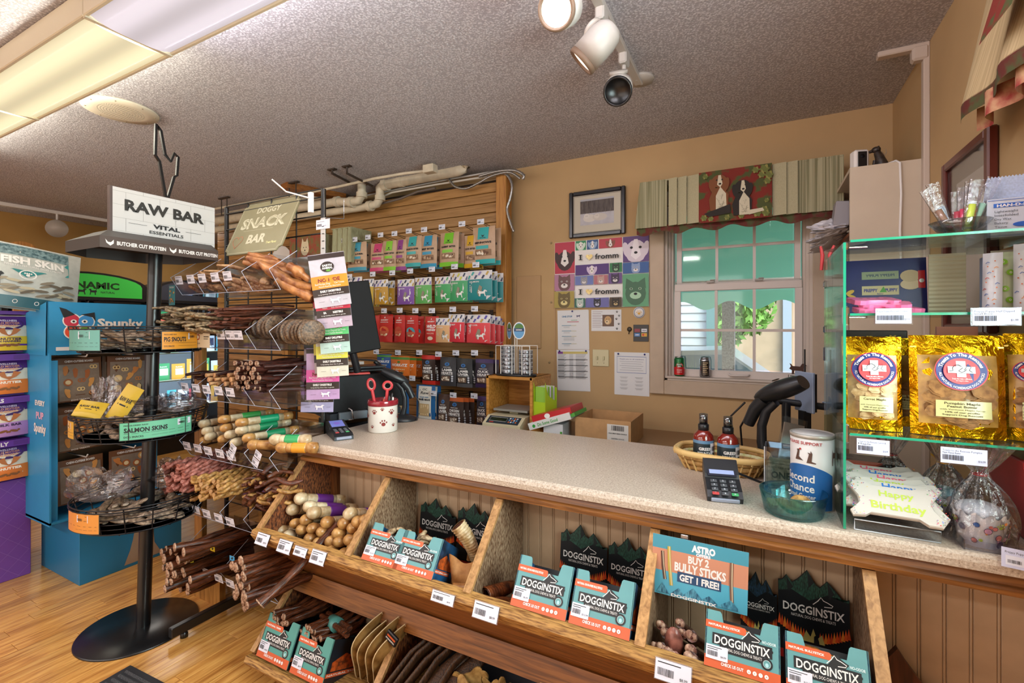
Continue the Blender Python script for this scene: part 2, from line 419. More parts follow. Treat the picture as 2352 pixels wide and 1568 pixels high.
m.box(((OX0+OX1)/2,YB-.012,OZ0-cw/2),(OX1-OX0,.028,cw),TRIM,bev=.004)
m.box(((OX0+OX1)/2,YB-.012,OZ1+cw/2),(OX1-OX0,.028,cw),TRIM,bev=.004)
m.build('casing',w1)
m=M()
for x,sgn in ((OX0,1),(OX1,-1)):
 for k,(dx,dy)in enumerate(((.008,.14),(.022,.11),(.036,.09))):m.box((x+sgn*dx,YB+.14-dy/2,(OZ0+OZ1)/2),(.016,dy,OZ1-OZ0),JAMB)
m.box(((OX0+OX1)/2,YB+.07,OZ0+.006),(OX1-OX0,.14,.012),JAMB);m.box(((OX0+OX1)/2,YB+.07,OZ1-.006),(OX1-OX0,.14,.012),JAMB)
m.build('jamb',w1)
tag(M().box(((OX0+OX1)/2,YB+.030,OZ0+.018),(OX1-OX0-.004,.085,.014),JAMB,bev=.004).build('sill',w1))
def sash(x0,x1,z0,z1,y,bot,top,side):
 o=bpy.data.objects.new('sash',None);COL.objects.link(o);o.parent=w1
 f=M();f.box(((x0+x1)/2,y,z0+bot/2),(x1-x0,.03,bot),SASH,bev=.003);f.box(((x0+x1)/2,y,z1-top/2),(x1-x0,.03,top),SASH,bev=.003)
 for x in (x0+side/2,x1-side/2):f.box((x,y,(z0+bot+z1-top)/2),(side,.03,z1-z0-bot-top),SASH)
 f.build('sash_frame',o)
 gx0,gx1,gz0,gz1=x0+side,x1-side,z0+bot,z1-top
 for k in (1,2):M().box((gx0+(gx1-gx0)*k/3,y,(gz0+gz1)/2),(.016,.018,gz1-gz0),SASH).build('muntin',o)
 M().box(((gx0+gx1)/2,y+.001,(gz0+gz1)/2),(gx1-gx0,.016,.016),SASH).build('muntin',o)
 for i in range(3):
  for j in range(2):
   M().box((gx0+(gx1-gx0)*(i+.5)/3,y,gz0+(gz1-gz0)*(j+.5)/2),((gx1-gx0)/3-.017,.003,(gz1-gz0)/2-.017),GLASS).build('pane',o)
sash(-.475,.212,1.135,1.715,YB+.055,.052,.045,.035)
sash(-.468,.206,1.685,2.19,YB+.095,.04,.04,.03)
m=M()
for u in (1632,1743):
 p=PY(u,661,YB+.03);m.box((p.x,YB+.032,1.722),(.045,.022,.012),C('#a9a29c',.3),bev=.003);m.box((p.x+.012,YB+.022,1.731),(.03,.01,.008),C('#a9a29c',.3),bev=.003)
m.build('latch',w1)
p=PY(1697,872,YB+.03)
M().tube([(p.x-.055,YB+.038,1.166),(p.x-.045,YB+.018,1.162),(p.x+.045,YB+.018,1.162),(p.x+.055,YB+.038,1.166)],.006,SASH).build('handle',w1)
w2=tag(bpy.data.objects.new('window_2',None),kind='structure');COL.objects.link(w2)
m=M()
for y in (ya-.04,yb_+.04):m.box((XR-.01,y,(za+zb)/2),(.03,.08,zb-za+.16),TRIM,bev=.004)
for z in (za-.04,zb+.04):m.box((XR-.01,(ya+yb_)/2,z),(.03,yb_-ya,.08),TRIM,bev=.004)
m.build('casing',w2);M().box((XR+.07,(ya+yb_)/2,(za+zb)/2),(.003,yb_-ya,zb-za),GLASS).build('pane',w2)
for y in (ya+.4,ya+.8):M().box((XR+.07,y,(za+zb)/2),(.02,.03,zb-za),SASH).build('muntin',w2)
GR=C('#8fae5a',.9,name='lawn',h2='#bcd07a',scale=30,detail=6)
struct('ground_outside',M().box((0,14,-.25),(40,21.2,.1),C('#9fa0a2',.9,name='asphalt',var=.08,scale=8)))
m=M()
for i in range(420):
 x=-1.3+1.35*rnd.random();y=3.45+.9*rnd.random();h=1.06+.22*rnd.random()-.14*(x>-.5)
 l=rnd.uniform(-.08,.08);m.add([(x-.006,y,.0),(x+.006,y,.0),(x+l,y+l,h)],[(0,1,2)],GR)
tag(m.build('tall_grass'),'tall pale green grass growing outside below the window','grass',kind='stuff')
AW=C('#2f9e88',.8,name='awning_canvas',emit=.0,var=.12,scale=20)
m,nt,b=_nodes('awning_canvas_lit');b.inputs['Base Color'].default_value=srgb('#6fb896');b.inputs['Roughness'].default_value=.8
tl=nt.nodes.new('ShaderNodeBsdfTranslucent');tl.inputs[0].default_value=srgb('#9fdcb4');mxs=nt.nodes.new('ShaderNodeMixShader');mxs.inputs[0].default_value=.6
nt.links.new(b.outputs[0],mxs.inputs[1]);nt.links.new(tl.outputs[0],mxs.inputs[2]);nt.links.new(mxs.outputs[0],nt.nodes['Material Output'].inputs[0])
AW=m
aw=thing('window_awning','green canvas awning with a scalloped edge hanging outside the window','awning',(0,0,0))
m=M();m.grid(lambda u,v:(-1.3+2.4*u,YB+.2+.85*v,2.75-.93*v-.02*math.sin(v*PI)),12,6,AW);m.build('canopy',aw)
m=M();
def scal(u,v):
 x=-1.3+2.4*u;return (x,YB+1.06+.01*math.sin(x*9),1.81-v*(.19+.035*math.cos(x*2*PI/.36+.5)))
m.grid(scal,96,3,AW);m.build('valance_flap',aw)
M().tube([(-1.3,YB+1.05,1.815),(1.1,YB+1.05,1.815)],.011,WHITE).build('front_bar',aw)
hs=thing('clapboard_house','white clapboard house wall seen through the left panes','house',(0,0,0));CLP=C('#cfd6dc',.6)
a=PY(1500,700,7.0);b=PY(1628,700,7.0)
zz=-.15
while zz<3.6:
 o=M().prism([(7.0,zz),(6.97,zz),(6.99,zz+.115),(7.0,zz+.115)],a.x-2,b.x,CLP).build('siding_board',hs);zz+=.112
M().box(((a.x-2+b.x)/2,7.2,1.7),(b.x-a.x+2,.38,3.7),CLP).build('wall',hs)
m=M();p=PY(1632,760,6.95);m.box((p.x+.01,6.93,1.7),(.11,.11,3.7),C('#5f8f94',.6));m.build('corner_post',hs)
cl=M();a=PY(1658,700,4.9);b=PY(1687,700,4.9)
cl.box(((a.x+b.x)/2,4.98,1.5),(b.x-a.x,.16,3.4),C('#9b9495',.9,name='pebbled_stone',h2='#77706f',scale=60,bump=.5));
tag(cl.build('stone_column'),'grey pebbled stone column outside the window','column')
tr=thing('leafy_tree','leafy green tree seen through the middle panes','tree',(0,0,0));m=M();r2=random.Random(3)
LF=C('#7fae57',.8,name='tree_leaves',var=.35,scale=3)
for (cx,cz,rr)in ((.05,2.3,.8),(-.35,2.05,.6),(.45,1.95,.55),(.1,1.7,.5)):
 for i in range(1100):
  d=Vector((r2.gauss(0,1),r2.gauss(0,1),r2.gauss(0,1)));d.normalize();q=Vector((cx,9.0,cz))+d*rr*r2.random()**.4
  s1=.075;e=Euler((r2.random()*6,r2.random()*6,r2.random()*6)).to_matrix()
  m.add([q+e @ Vector(t)for t in ((-s1,0,0),(0,-s1*.5,0),(s1,0,0),(0,s1*.5,0))],[(0,1,2,3)],LF)
o=m.build('foliage',tr);tag(o,kind='stuff');o.location=(-.75,0,-.15)
M().tube([(-.7,9.0,-.2),(-.72,9.0,.8),(-.68,9.0,1.8)],[.1,.08,.06],C('#5d4a3a',.9)).build('trunk',tr)
tb=thing('tan_building','low tan building with white eaves behind the parked car','building',(0,0,0));TB=C('#c3a98f',.8,var=.06,scale=4)
M().box((1.9,13.2,1.2),(8,3,2.9),TB).build('wall',tb);M().box((2.0,11.65,2.62),(8.2,.3,.16),C('#e2e4ea',.5)).build('fascia',tb)
M().prism([(11.5,2.7),(15,3.9),(15,2.7)],-2,6,C('#8f959e',.8)).build('roof',tb)
p=PY(1808,760,11.6);M().box((p.x,11.62,1.2),(.16,.12,2.8),C('#aab4c4',.5)).build('downpipe',tb)
car=thing('parked_car','silver car parked outside with its headlight facing right','car',(-.3,6.05,-.14));SIL=C('#b9bec6',.25,.5)
prof=[(-2.3,.35),(-2.3,.85),(-1.5,.95),(-.95,1.38),(.1,1.42),(.75,1.02),(1.35,.93),(1.5,.75),(1.5,.35)]
car_b=M();car_b.prism([(x*.8-.1,z*.95)for x,z in prof],-.65,.65,SIL,axis='Y');car_b.build('body',car)
m=M();m.prism([(-1.22,.93),(-.85,1.27),(.0,1.30),(.42,1.0)],-.66,.66,C('#6d7f8c',.08,.2),axis='Y');m.build('side_window',car)
M().box((.12,-.665,1.08),(.07,.01,.06),C('#d86aa8',.4)).build('sticker',car)
M().ball((1.0,-.62,.74),(.17,.08,.07),C('#e8e3cf',.1),14,8).build('headlight',car)
for x in (-1.35,.75):M().lathe([(.27,-.09),(.29,-.05),(.29,.05),(.27,.09)],C('#1c1c1e',.8),20,xf=Matrix.Translation((x,-.6,.28))@ Matrix.Rotation(R(90),4,'X')).build('wheel',car)
YS=2.965;SX0,SX1=-5.05,-1.66
sw=thing('slatwall','oak slatwall covered with hanging treat bags, ending in a post','display wall',(0,0,0))
M().box(((SX0+SX1)/2,3.035,1.27),(SX1-SX0,.06,2.5),C('#2a1a0e',.8)).build('backing',sw)
pm=None;z=.06
while z<2.5:
 if pm is None:o=M().box((0,0,0),(SX1-SX0,.04,.0690),OAK,bev=.003).build('slat',sw);pm=o.data
 else:o=bpy.data.objects.new('slat',pm);COL.objects.link(o);o.parent=sw
 o.location=((SX0+SX1)/2,YS+.025,z);z+=.0727
p0=PY(1141,600,YS-.02);p1=PY(1164,600,YS-.02)
M().box(((p0.x+p1.x)/2,YS+.01,1.27),(p1.x-p0.x,.09,2.52),PINE,bev=.004).build('post',sw)
CZ=.93;CL,CR=-1.871,XR-.002;CF,CBK=1.447,2.14
LAM=None
def laminate():
 m,nt,b=_nodes('speckled_laminate');tc=nt.nodes.new('ShaderNodeTexCoord');n=nt.nodes.new('ShaderNodeTexNoise');n.inputs['Scale'].default_value=170;n.inputs['Detail'].default_value=5
 n.inputs['Roughness'].default_value=.75
 r=nt.nodes.new('ShaderNodeValToRGB');e=r.color_ramp.elements;e[0].position=.33;e[0].color=srgb('#8a7666');e[1].position=.68;e[1].color=srgb('#dccfc2')
 x=e.new(.45);x.color=srgb('#b8a594');x=e.new(.56);x.color=srgb('#c8b8a8')
 nt.links.new(tc.outputs['Object'],n.inputs['Vector']);nt.links.new(n.outputs[0],r.inputs[0]);nt.links.new(r.outputs[0],b.inputs['Base Color']);b.inputs['Roughness'].default_value=.32
 return m
LAM=laminate()
ct=thing('shop_counter','long shop counter with speckled laminate top and cream beadboard front','counter',(0,0,0))
prof=[(CF+.012,CZ),(CF+.003,CZ-.006),(CF,CZ-.018),(CF+.002,CZ-.036),(CF+.01,CZ-.04),(CBK,CZ-.04),(CBK,CZ)]
M().prism(prof,CL,CR,LAM,smooth=False).build('worktop',ct)
rail=[(CF+.055,CZ-.04),(CF+.025,CZ-.045),(CF+.018,CZ-.062),(CF+.006,CZ-.07),(CF+.006,CZ-.082),(CF+.03,CZ-.09),(CF+.06,CZ-.09)]
M().prism(rail,CL+.03,CR,BEAM).build('rail',ct)
bp=M();BY=1.655
k=0;x=CL+.06;pm=None
while x<CR-.02 and k<60:
 wd=min(.0535,CR-x)
 if pm is None:
  q=M();q.box((0,0,0),(.0455,.012,CZ-.06),BEAD,bev=.002);q.tube([(.0267,-.002,-.43),(.0267,-.002,.43)],.0035,BEAD,6);o=q.build('bead_plank',ct);pm=o.data
 else:o=bpy.data.objects.new('bead_plank',pm);COL.objects.link(o);o.parent=ct
 o.location=(x+.0267,BY,(CZ-.05)/2);x+=.0535;k+=1
m=M();m.box(((CL+CR)/2+.01,BY+.03,.44),(CR-CL-.06,.04,.86),BEAD);m.build('front_backing',ct)
M().box((CL+.025,BY-.005,.44),(.05,.05,.86),wood('post_wood','#8a5228','#4f2810','#6d3c1c','Z',6,.45,.15,12)).build('corner_post',ct)
M().box((CL+.02,1.9,.44),(.03,.42,.86),FUZZ).build('end_panel',ct)
M().box(((CL+CR)/2,2.09,.44),(CR-CL-.06,.03,.86),BEAD).build('rear_panel',ct)
bn=thing('sloped_bin_rack','worn wooden rack of two sloped bins fixed under the counter front','display rack',(0,0,0))
DX=[-1.85,-1.34,-.82,-.28,.243]
wedge=[(1.238,.606),(1.232,.59),(1.262,.552),(1.442,.362),(1.64,.355),(1.64,.375),(1.27,.592),(1.262,.606)]
M().prism(wedge[2:7],-1.862,.262,BEAM).build('bin_face',bn)
M().prism([(1.232,.59),(1.258,.55),(1.285,.585),(1.272,.612),(1.24,.608)],-1.866,.266,LIP).build('bin_lip',bn)
M().prism([(1.405,.29),(1.44,.29),(1.448,.362),(1.43,.366)],-1.862,.262,BEAM).build('apron',bn)
side=[(1.258,.61),(1.246,.60),(1.64,.36),(1.64,.84),(1.475,.84)]
for i,x in enumerate(DX):
 o=M().prism([(1.262,.615),(1.27,.59),(1.64,.375),(1.64,.838),(1.478,.838)],x-.009,x+.009,FUZZ if i==0 else FUZZ2).build('divider',bn)
 M().prism([(1.256,.612),(1.263,.603),(1.484,.838),(1.470,.838)],x-.014,x+.014,EDGEW).build('divider_edge',bn)
M().prism([(1.20,.085),(1.215,.06),(1.45,.02),(1.64,.02),(1.64,.035),(1.235,.10),(1.21,.105)],-1.862,.262,LIP).build('lower_lip',bn)
M().prism([(1.23,.045),(1.64,.0),(1.64,.02),(1.23,.065)],-1.85,.25,BEAM).build('lower_floor',bn)
LDX=[-1.85,-1.22,-.62,.0,.243]
for i,x in enumerate(LDX):
 M().prism([(1.235,.115),(1.245,.07),(1.64,.03),(1.64,.35),(1.42,.30)],x-.009,x+.009,FUZZ).build('divider',bn)
 M().prism([(1.228,.115),(1.238,.105),(1.428,.300),(1.412,.300)],x-.013,x+.013,EDGEW).build('divider_edge',bn)
DIF1=C('#fff3cf',.4,emit=1.15,name='warm_diffuser',bump=.0);DIF2=C('#f3ecff',.4,emit=.8,name='cool_diffuser')
def diffuser(name,col,s):
 m,nt,b=_nodes(name);b.inputs['Base Color'].default_value=(.25,.25,.25,1);tc=nt.nodes.new('ShaderNodeTexCoord');sp=nt.nodes.new('ShaderNodeSeparateXYZ')
 nt.links.new(tc.outputs['Object'],sp.inputs[0]);cs=nt.nodes.new('ShaderNodeMath');cs.operation='MULTIPLY';cs.inputs[1].default_value=2*PI/.14
 nt.links.new(sp.outputs['Y'],cs.inputs[0]);co=nt.nodes.new('ShaderNodeMath');co.operation='COSINE';nt.links.new(cs.outputs[0],co.inputs[0])
 mr=nt.nodes.new('ShaderNodeMapRange');mr.inputs[1].default_value=1;mr.inputs[2].default_value=-1;mr.inputs[3].default_value=s*.62;mr.inputs[4].default_value=s
 nt.links.new(co.outputs[0],mr.inputs[0]);b.inputs['Emission Color'].default_value=srgb(col);nt.links.new(mr.outputs[0],b.inputs['Emission Strength'])
 ck=nt.nodes.new('ShaderNodeTexBrick')if False else None
 return m
DA,DB=diffuser('warm_prism_lens','#fff0c0',1.0),diffuser('cool_prism_lens','#f0e6f2',.85)
FIX=C('#d8cdb4',.5)
for k,x in enumerate((-3.87,-2.645,-1.42,-.2)):
 t=thing('fluorescent_fixture',['warm fluorescent ceiling fixture farthest along the run, cut by the frame','warm yellow fluorescent fixture in the middle of the ceiling run','cooler white fluorescent fixture at the top edge of the picture','fluorescent ceiling fixture above the counter outside the picture'][k],'ceiling light',(x,.885,2.52))
 d=M();dm=DA if k<2 else DB
 d.grid(lambda u,v:(-.6+1.2*u,(-.125+.25*v),-.008-.018*(1-abs(2*v-1)**4)),4,12,dm,True)
 d.add([(-.6,-.125,-.008),(-.6,.125,-.008),(-.6,.12,.03),(-.6,-.12,.03)],[(0,1,2,3)],dm);d.add([(.6,-.125,-.008),(.6,.125,-.008),(.6,.12,.03),(.6,-.12,.03)],[(3,2,1,0)],dm)
 d.build('diffuser',t)
 f=M();f.box((0,-.132,.03),(1.222,.014,.09),FIX,bev=.003);f.box((0,.132,.03),(1.222,.014,.09),FIX,bev=.003)
 for xx in (-.608,.608):f.box((xx,0,.03),(.008,.27,.1),FIX)
 f.box((0,0,.072),(1.222,.27,.012),FIX);f.build('housing',t)
t=thing('ceiling_speaker','round cream speaker grille set in the popcorn ceiling','speaker',(-3.0,1.262,2.6));SPK=C('#ddd2bd',.5)
m=M();m.lathe([(.165,-.001),(.163,-.010),(.11,-.014),(.0001,-.014)],SPK,40);m.build('plate',t)
m=M();DG=C('#8f8472',.8)
for k in range(1,9):
 rr=.012*k
 for j in range(k*6):
  a=2*PI*j/(k*6);m.lathe([(.0032,0),(.0001,-.0008)],DG,5,c=(rr*math.cos(a),rr*math.sin(a),-.0142))
tag(m.build('perforations',t),kind='stuff')
for k in range(8):a=2*PI*(k+.3)/8;M().ball((.145*math.cos(a),.145*math.sin(a),-.013),(.004,.004,.002),C('#8a7a60',.5),6,4).build('screw',t)
HS=C('#b9b2aa',.4,name='spot_enamel');LAMPGL=C('#fff1dc',.3,emit=1.6,name='lit_lens');RIMB=C('#7c6350',.5)
tk=thing('light_track','cream ceiling light track running above the counter','light track',(0,0,0))
M().box((-.50,1.62,2.588),(.035,1.22,.024),HS,bev=.003).build('rail',tk);M().lathe([(.062,0),(.06,-.012),(.0001,-.014)],HS,24,c=(-.49,2.22,2.6)).build('canopy',tk)
M().tube([(-.50,2.18,2.582),(-.49,2.24,2.585)],.008,HS).build('feed',tk)
def head(name,label,px,py,pz,tx,ty,tz,lit,r=.055):
 t=thing(name,label,'spotlight',(0,0,0),group='ceiling track spotlights')
 P=Vector((px,py,pz));D=Vector((tx,ty,tz))-P;D.normalize();q=D.to_track_quat('Z','Y').to_matrix().to_4x4();T=Matrix.Translation(P)@ q
 m=M();L=.15
 m.lathe([(.0001,-.055),(r*.55,-.048),(r*.85,-.03),(r*.98,0),(r,.03),(r,.085),(r*.93,.08),(r*.9,.0),(.0001,-.02)],HS,28,xf=T);m.build('housing',t)
 m=M();m.lathe([(r*1.0,.085),(r*1.02,.095),(r*.96,.105),(r*.84,.103),(r*.78,.06)],RIMB if lit else BLKM,28,xf=T);m.build('bezel',t)
 m=M();m.lathe([(r*.82,.096),(r*.3,.098),(.0001,.098)] if lit else [(r*.8,.09),(r*.5,.03),(.0001,.02)],LAMPGL if lit else C('#08080a',.8,spec=.2),24,xf=T);m.build('lens' if lit else 'reflector',t)
 if not lit:M().box((0,0,.05),(.012,.05,.05),C('#8b8378',.4),bev=.003).build('bulb',t);t.children[-1].matrix_local=T
 side=q.to_3x3()@ Vector((1,0,0));top=Vector((-.50,py+.06,2.575))
 m=M();m.box((top.x,top.y,2.56),(.034,.06,.05),HS,bev=.006);m.tube([top+Vector((0,0,-.03)),Vector((top.x,top.y,pz+.05)),P-D*.02],.009,HS);
 m.lathe([(.036,r-.008),(.036,r+.004),(.0001,r+.006)],C('#bdb5ab',.45),20,xf=T @ Matrix.Rotation(R(-90),4,'X'));m.build('arm',t)
a=PZ(1298,18,2.42);head('spotlight','lit spotlight head at the top edge, its round lens towards the viewer',a.x,a.y,a.z,a.x+.02,a.y-.5,a.z-.34,True)
a=PZ(1385,88,2.44);head('spotlight','lit white spotlight aimed down to the left, middle of the track',a.x,a.y,a.z,a.x-.6,a.y-.05,a.z-.52,True)
a=PZ(1422,200,2.42);head('spotlight','unlit spotlight with an open black rim, last on the track',a.x,a.y,a.z,a.x+.08,a.y-.42,a.z-.3,False)
tk=thing('light_track','thin white track on the far left ceiling holding one small lamp','light track',(0,0,0))
M().box((-6.2,1.9,2.585),(.03,3.4,.03),WHITE).build('rail',tk)
p=PX(136,523,-6.15);M().tube([(-6.2,p.y,2.58),(-6.2,p.y,p.z+.08)],.01,WHITE).build('stem',tk)
t=thing('round_spotlight','small round lit lamp hanging near the far left wall','spotlight',(-6.2,p.y,p.z));T=Vector((.75,-.3,-.25)).to_track_quat('Z','Y').to_matrix().to_4x4()
M().lathe([(.0001,-.07),(.07,-.05),(.085,.0),(.085,.03)],HS,24,xf=T).build('housing',t);M().lathe([(.078,.028),(.0001,.03)],C('#dfe4f0',.3,emit=.9),24,xf=T).build('lens',t)
DOGP=[(0,.55),(.1,.75),(.02,1.0),(.12,.95),(.2,.78),(.62,.74),(.72,.98),(.82,1.0),(1.0,.84),(.84,.76),(.8,.5),(.86,0),(.76,0),(.7,.4),(.3,.4),(.26,0),(.14,0),(.16,.4)]
def dogpts(x,y,w,h,fl=False):return [(x+(1-a if fl else a)*w,y+b*h)for a,b in DOGP]
def puff(w,h,t):
 def f(x,y):
  a=max(0,1-abs(2*x/w)**3);v=min(1,max(0,y/h))
  return t/2*a*(min(1,max(0,(1-v)/.35))**.8)*(.45+.55*min(1,v/.18))
 return f
def make_bag(name,label,cat,loc,w,h,t,base,draw,rot=(0,0,0),group=None,nx=5,ny=7,wav=.0,back=True,parent=None):
 """a filled pouch: body mesh with its printed front as a part; origin at the middle of the bottom edge, front along -Y"""
 f=puff(w,h,t);ph=(loc[0]*37+loc[2]*53)% 6
 g=lambda x,y:f(x,y)+wav*math.sin(x/w*9+ph)*math.sin(y/h*7+ph)*(1-abs(2*x/w)**4)
 m=M()
 m.grid(lambda u,v:(w*(u-.5),-g(w*(u-.5),h*v),h*v),nx,ny,base)
 m.grid(lambda u,v:(w*(.5-u),f(w*(u-.5),h*v)*.8+.0015,h*v),nx,ny,base)
 o=m.build(name,parent,loc,rot);tag(o,label,cat,group)
 p=M(lambda q:Vector((q.x,-(g(q.x,q.y)+q.z+.0014),q.y)));p.eps=.0002;draw(p,w,h)
 if p.v:p.build('printed_front',o)
 return o
def blobs(p,x0,y0,x1,y1,cols,n,r,seed=1):
 q=random.Random(seed)
 for i in range(n):p.ell(q.uniform(x0+r,x1-r),q.uniform(y0+r,y1-r),r*q.uniform(.7,1.1),r*q.uniform(.5,.9),C(q.choice(cols),.6),7,q.random()*180)
def d_kraft(col,title):
 c=C(col,.35);K2=C('#5d3b26',.6)
 def d(p,w,h):
  p.rect(-w*.24,h*.66,w*.24,h*.985,c,3);p.poly([(-w*.07,h*.80),(-w*.03,h*.76),(0,h*.775),(w*.03,h*.76),(w*.07,h*.80),(w*.05,h*.745),(0,h*.72),(-w*.05,h*.745)],INK)
  p.text('VITAL',0,h*.70,h*.03,INK,w*.3,2);p.text(title,0,h*.575,h*.055,INK,w*.74,2)
  p.rect(-w*.32,h*.40,w*.25,h*.49,c,3);p.rect(-w*.36,h*.22,w*.36,h*.38,C('#8a6a50',.6),3)
  blobs(p,-w*.36,h*.22,w*.36,h*.38,('#c9a98b','#6b4a38','#e5d7c5'),14,w*.07,len(title));p.rect(-w*.5,h*.0,w*.5,h*.12,c,4,2)
 return d
def d_pattern(col,hue,word):
 c=C(col,.35)
 def d(p,w,h):
  p.rect(-w*.5,0,w*.5,h*.70,c,4);q=random.Random(len(word)+int(w*1e4))
  for i in range(7):
   x=-w*.45+w*.15*i;y=h*(.76+.12*(i % 2));k=C(q.choice(('#27324f',hue,'#b9963f','#3b4a6b','#8a7fb8')),.4)
   p.poly([(x-w*.05,y-h*.03),(x+w*.02,y-h*.05),(min(w*.49,x+w*.09),y+h*.07),(x+w*.01,y+h*.09)],k)
  p.text(word,-w*.40,h*.62,h*.05,WHITE,w*.42,1,'L')
  for i in range(4):p.ell(-w*.36,h*(.50-.06*i),w*.022,h*.016,WHITE,8)
  p.poly([(w*.0,h*.12),(-w*.06,h*.26),(w*.04,h*.5),(w*.16,h*.44),(w*.12,h*.2)],C('#8d8573',.5));p.poly(dogpts(-w*.02,h*.12,w*.36,h*.22),WHITE)
 return d
def d_red(win):
 def d(p,w,h):
  p.text('BAKERY',0,h*.80,h*.045,WHITE,w*.5);p.poly([(-w*.04,h*.87),(w*.04,h*.87),(w*.0,h*.93)],WHITE)
  if win=='wild':
   p.text('WILD',0,h*.62,h*.13,WHITE,w*.66,2,slant=.2);p.text('WEENIES',0,h*.49,h*.07,WHITE,w*.66,2,slant=.2);p.text('RECIPE',0,h*.36,h*.05,C('#e9b3a0',.5),w*.5);p.ell(0,h*.18,w*.2,h*.07,C('#d9c9b2',.6),12)
  else:
   p.text('ORIGINAL',0,h*.72,h*.03,WHITE,w*.55,1);p.ell(0,h*.40,w*.33,h*.17,C(win,.5),16);p.rect(-w*.3,h*.30,w*.3,h*.40,C('#c95c3e',.6),3);blobs(p,-w*.28,h*.2,w*.28,h*.34,('#e0b48a','#b9643a','#e8d9c4'),8,w*.07)
 return d
def d_dark(a,b,top,bot,win='#cfc2b0',seed=1):
 def d(p,w,h):
  if top:p.rect(-w*.5,h*.86,w*.5,h*.995,C(top,.4),4,2)
  if bot:p.rect(-w*.5,0,w*.5,h*.13,C(bot,.4),4,2)
  p.ell(0,h*.76,w*.14,h*.06,C('#2f6fae',.4),14);p.ell(0,h*.76,w*.08,h*.035,C('#153a66',.4),12);p.text('FREEZE DRIED',0,h*.655,h*.025,WHITE,w*.45)
  p.text(a,0,h*.565,h*.085,WHITE,w*.62,2);
  if b:p.text(b,0,h*.455,h*.085,WHITE,w*.7,2)
  p.rect(-w*.36,h*.385,w*.36,h*.392,WHITE,2);p.rect(-w*.34,h*.17,w*.2,h*.35,C('#6d5546',.5),3);blobs(p,-w*.34,h*.17,w*.2,h*.35,(win,'#e9dfd0','#a8917c'),16,w*.06,seed)
  for k in range(3):p.ell(w*.34,h*(.34-.075*k),w*.05,h*.03,C('#c9c9d2',.4),10)
 return d
def d_itz(c2,sub):
 def d(p,w,h):
  p.rect(-w*.5,h*.82,w*.5,h*.94,C('#4f8a3a',.4),4,2);p.text('WORK-ITZ',0,h*.55,h*.14,WHITE,w*.82,2,slant=.15);p.ell(0,h*.70,w*.08,h*.05,C(c2,.4),12);p.text(sub,0,h*.33,h*.05,C('#f2e2b0',.5),w*.6,1);blobs(p,-w*.3,h*.05,w*.3,h*.28,('#c99655','#a06b35'),10,w*.08)
 return d
def d_raw(p,w,h):
 p.rect(-w*.34,h*.02,w*.34,h*.97,C('#dcd6cc',.45),4);p.text('OC',0,h*.88,h*.06,INK,w*.24,1);p.text('Raw',0,h*.78,h*.08,INK,w*.42,1,slant=.3)
 p.text('ROCK AND',0,h*.655,h*.03,C('#2d6ea0',.5),w*.45,2);p.text('MAHI MAHI',0,h*.585,h*.06,INK,w*.58,2);p.rect(-w*.26,h*.1,w*.26,h*.46,C('#c4a578',.5),3)
 for k in range(4):p.line([(-w*.18+w*.12*k,h*.13),(-w*.15+w*.12*k,h*.43)],w*.06,C('#e3cba0',.5))
KR='#b8967a'
YBAG=2.775
_cnt=[0]
def hang(name,label,cat,u0,u1,v0,v1,base,draw,n=2,Y=YBAG,t=.035,grp=None,behind=None,bc=None,dx=.028):
 a,b=PY(u0,v0,Y),PY(u1,v1,Y);q=PY((u0+u1)/2,v1,Y);z0=q.z;z1=PY((u0+u1)/2,v0,Y).z
 w=b.x-a.x;h=z1-z0;_cnt[0]+=1;j=rnd.uniform(-.06,.06)
 o=make_bag(name,label,cat,((a.x+b.x)/2,Y,z0),w,h,t,C(base,.4,var=.05,scale=30,bump=.25)if isinstance(base,str)else base,draw,(R(rnd.uniform(-3,2)),0,j*.8),grp,wav=.0015)
 for k in range(1,n):
  dup(o,((a.x+b.x)/2+dx*k*.5,Y+.052*k,z0-.006*k),(0,0,j*.5+rnd.uniform(-.05,.05)),label=(behind or label.split(',')[0])+('','',', second behind',', rearmost')[k],group=grp)
 return o
g='kraft treat bags in the top slatwall row'
for (u0,u1,v0,v1,col,ti,d)in [
 (800,842,556,622,'#3f93ad','BEEF LIVER','blue topped kraft bag reading beef liver'),(851,886,558,623,'#c2426f','CHICKEN HEARTS','pink topped kraft bag in the top row'),
 (882,912,553,621,'#7fc02f','RABBIT BITES','narrow lime topped kraft bag beside the pink one'),(909,934,550,621,'#8b3c86','BEEF BULLY','purple topped kraft bag in the top row'),
 (930,968,542,613,'#36a3a6','SALMON BITES','teal topped kraft bag reading salmon bites'),(966,1004,540,615,'#2f8fb5','BEEF BITES','blue topped kraft bag reading beef bites'),
 (1010,1053,533,612,'#76bf2c','RABBIT BITES','wide lime topped kraft bag reading rabbit bites'),(1067,1098,540,615,'#c99b1d','DUCK BITES','yellow topped kraft bag partly behind the minnows bag'),
 (1087,1139,521,606,'#2fa3a6','MINNOWS','large teal topped kraft bag reading minnows, by the post')]:
 hang('treat_bag',d+'','treat bag',u0,u1,v0,v1,KR,d_kraft(col,ti),2,grp=g,behind='bag hanging behind the '+d)
g='patterned treat bags in the second slatwall row'
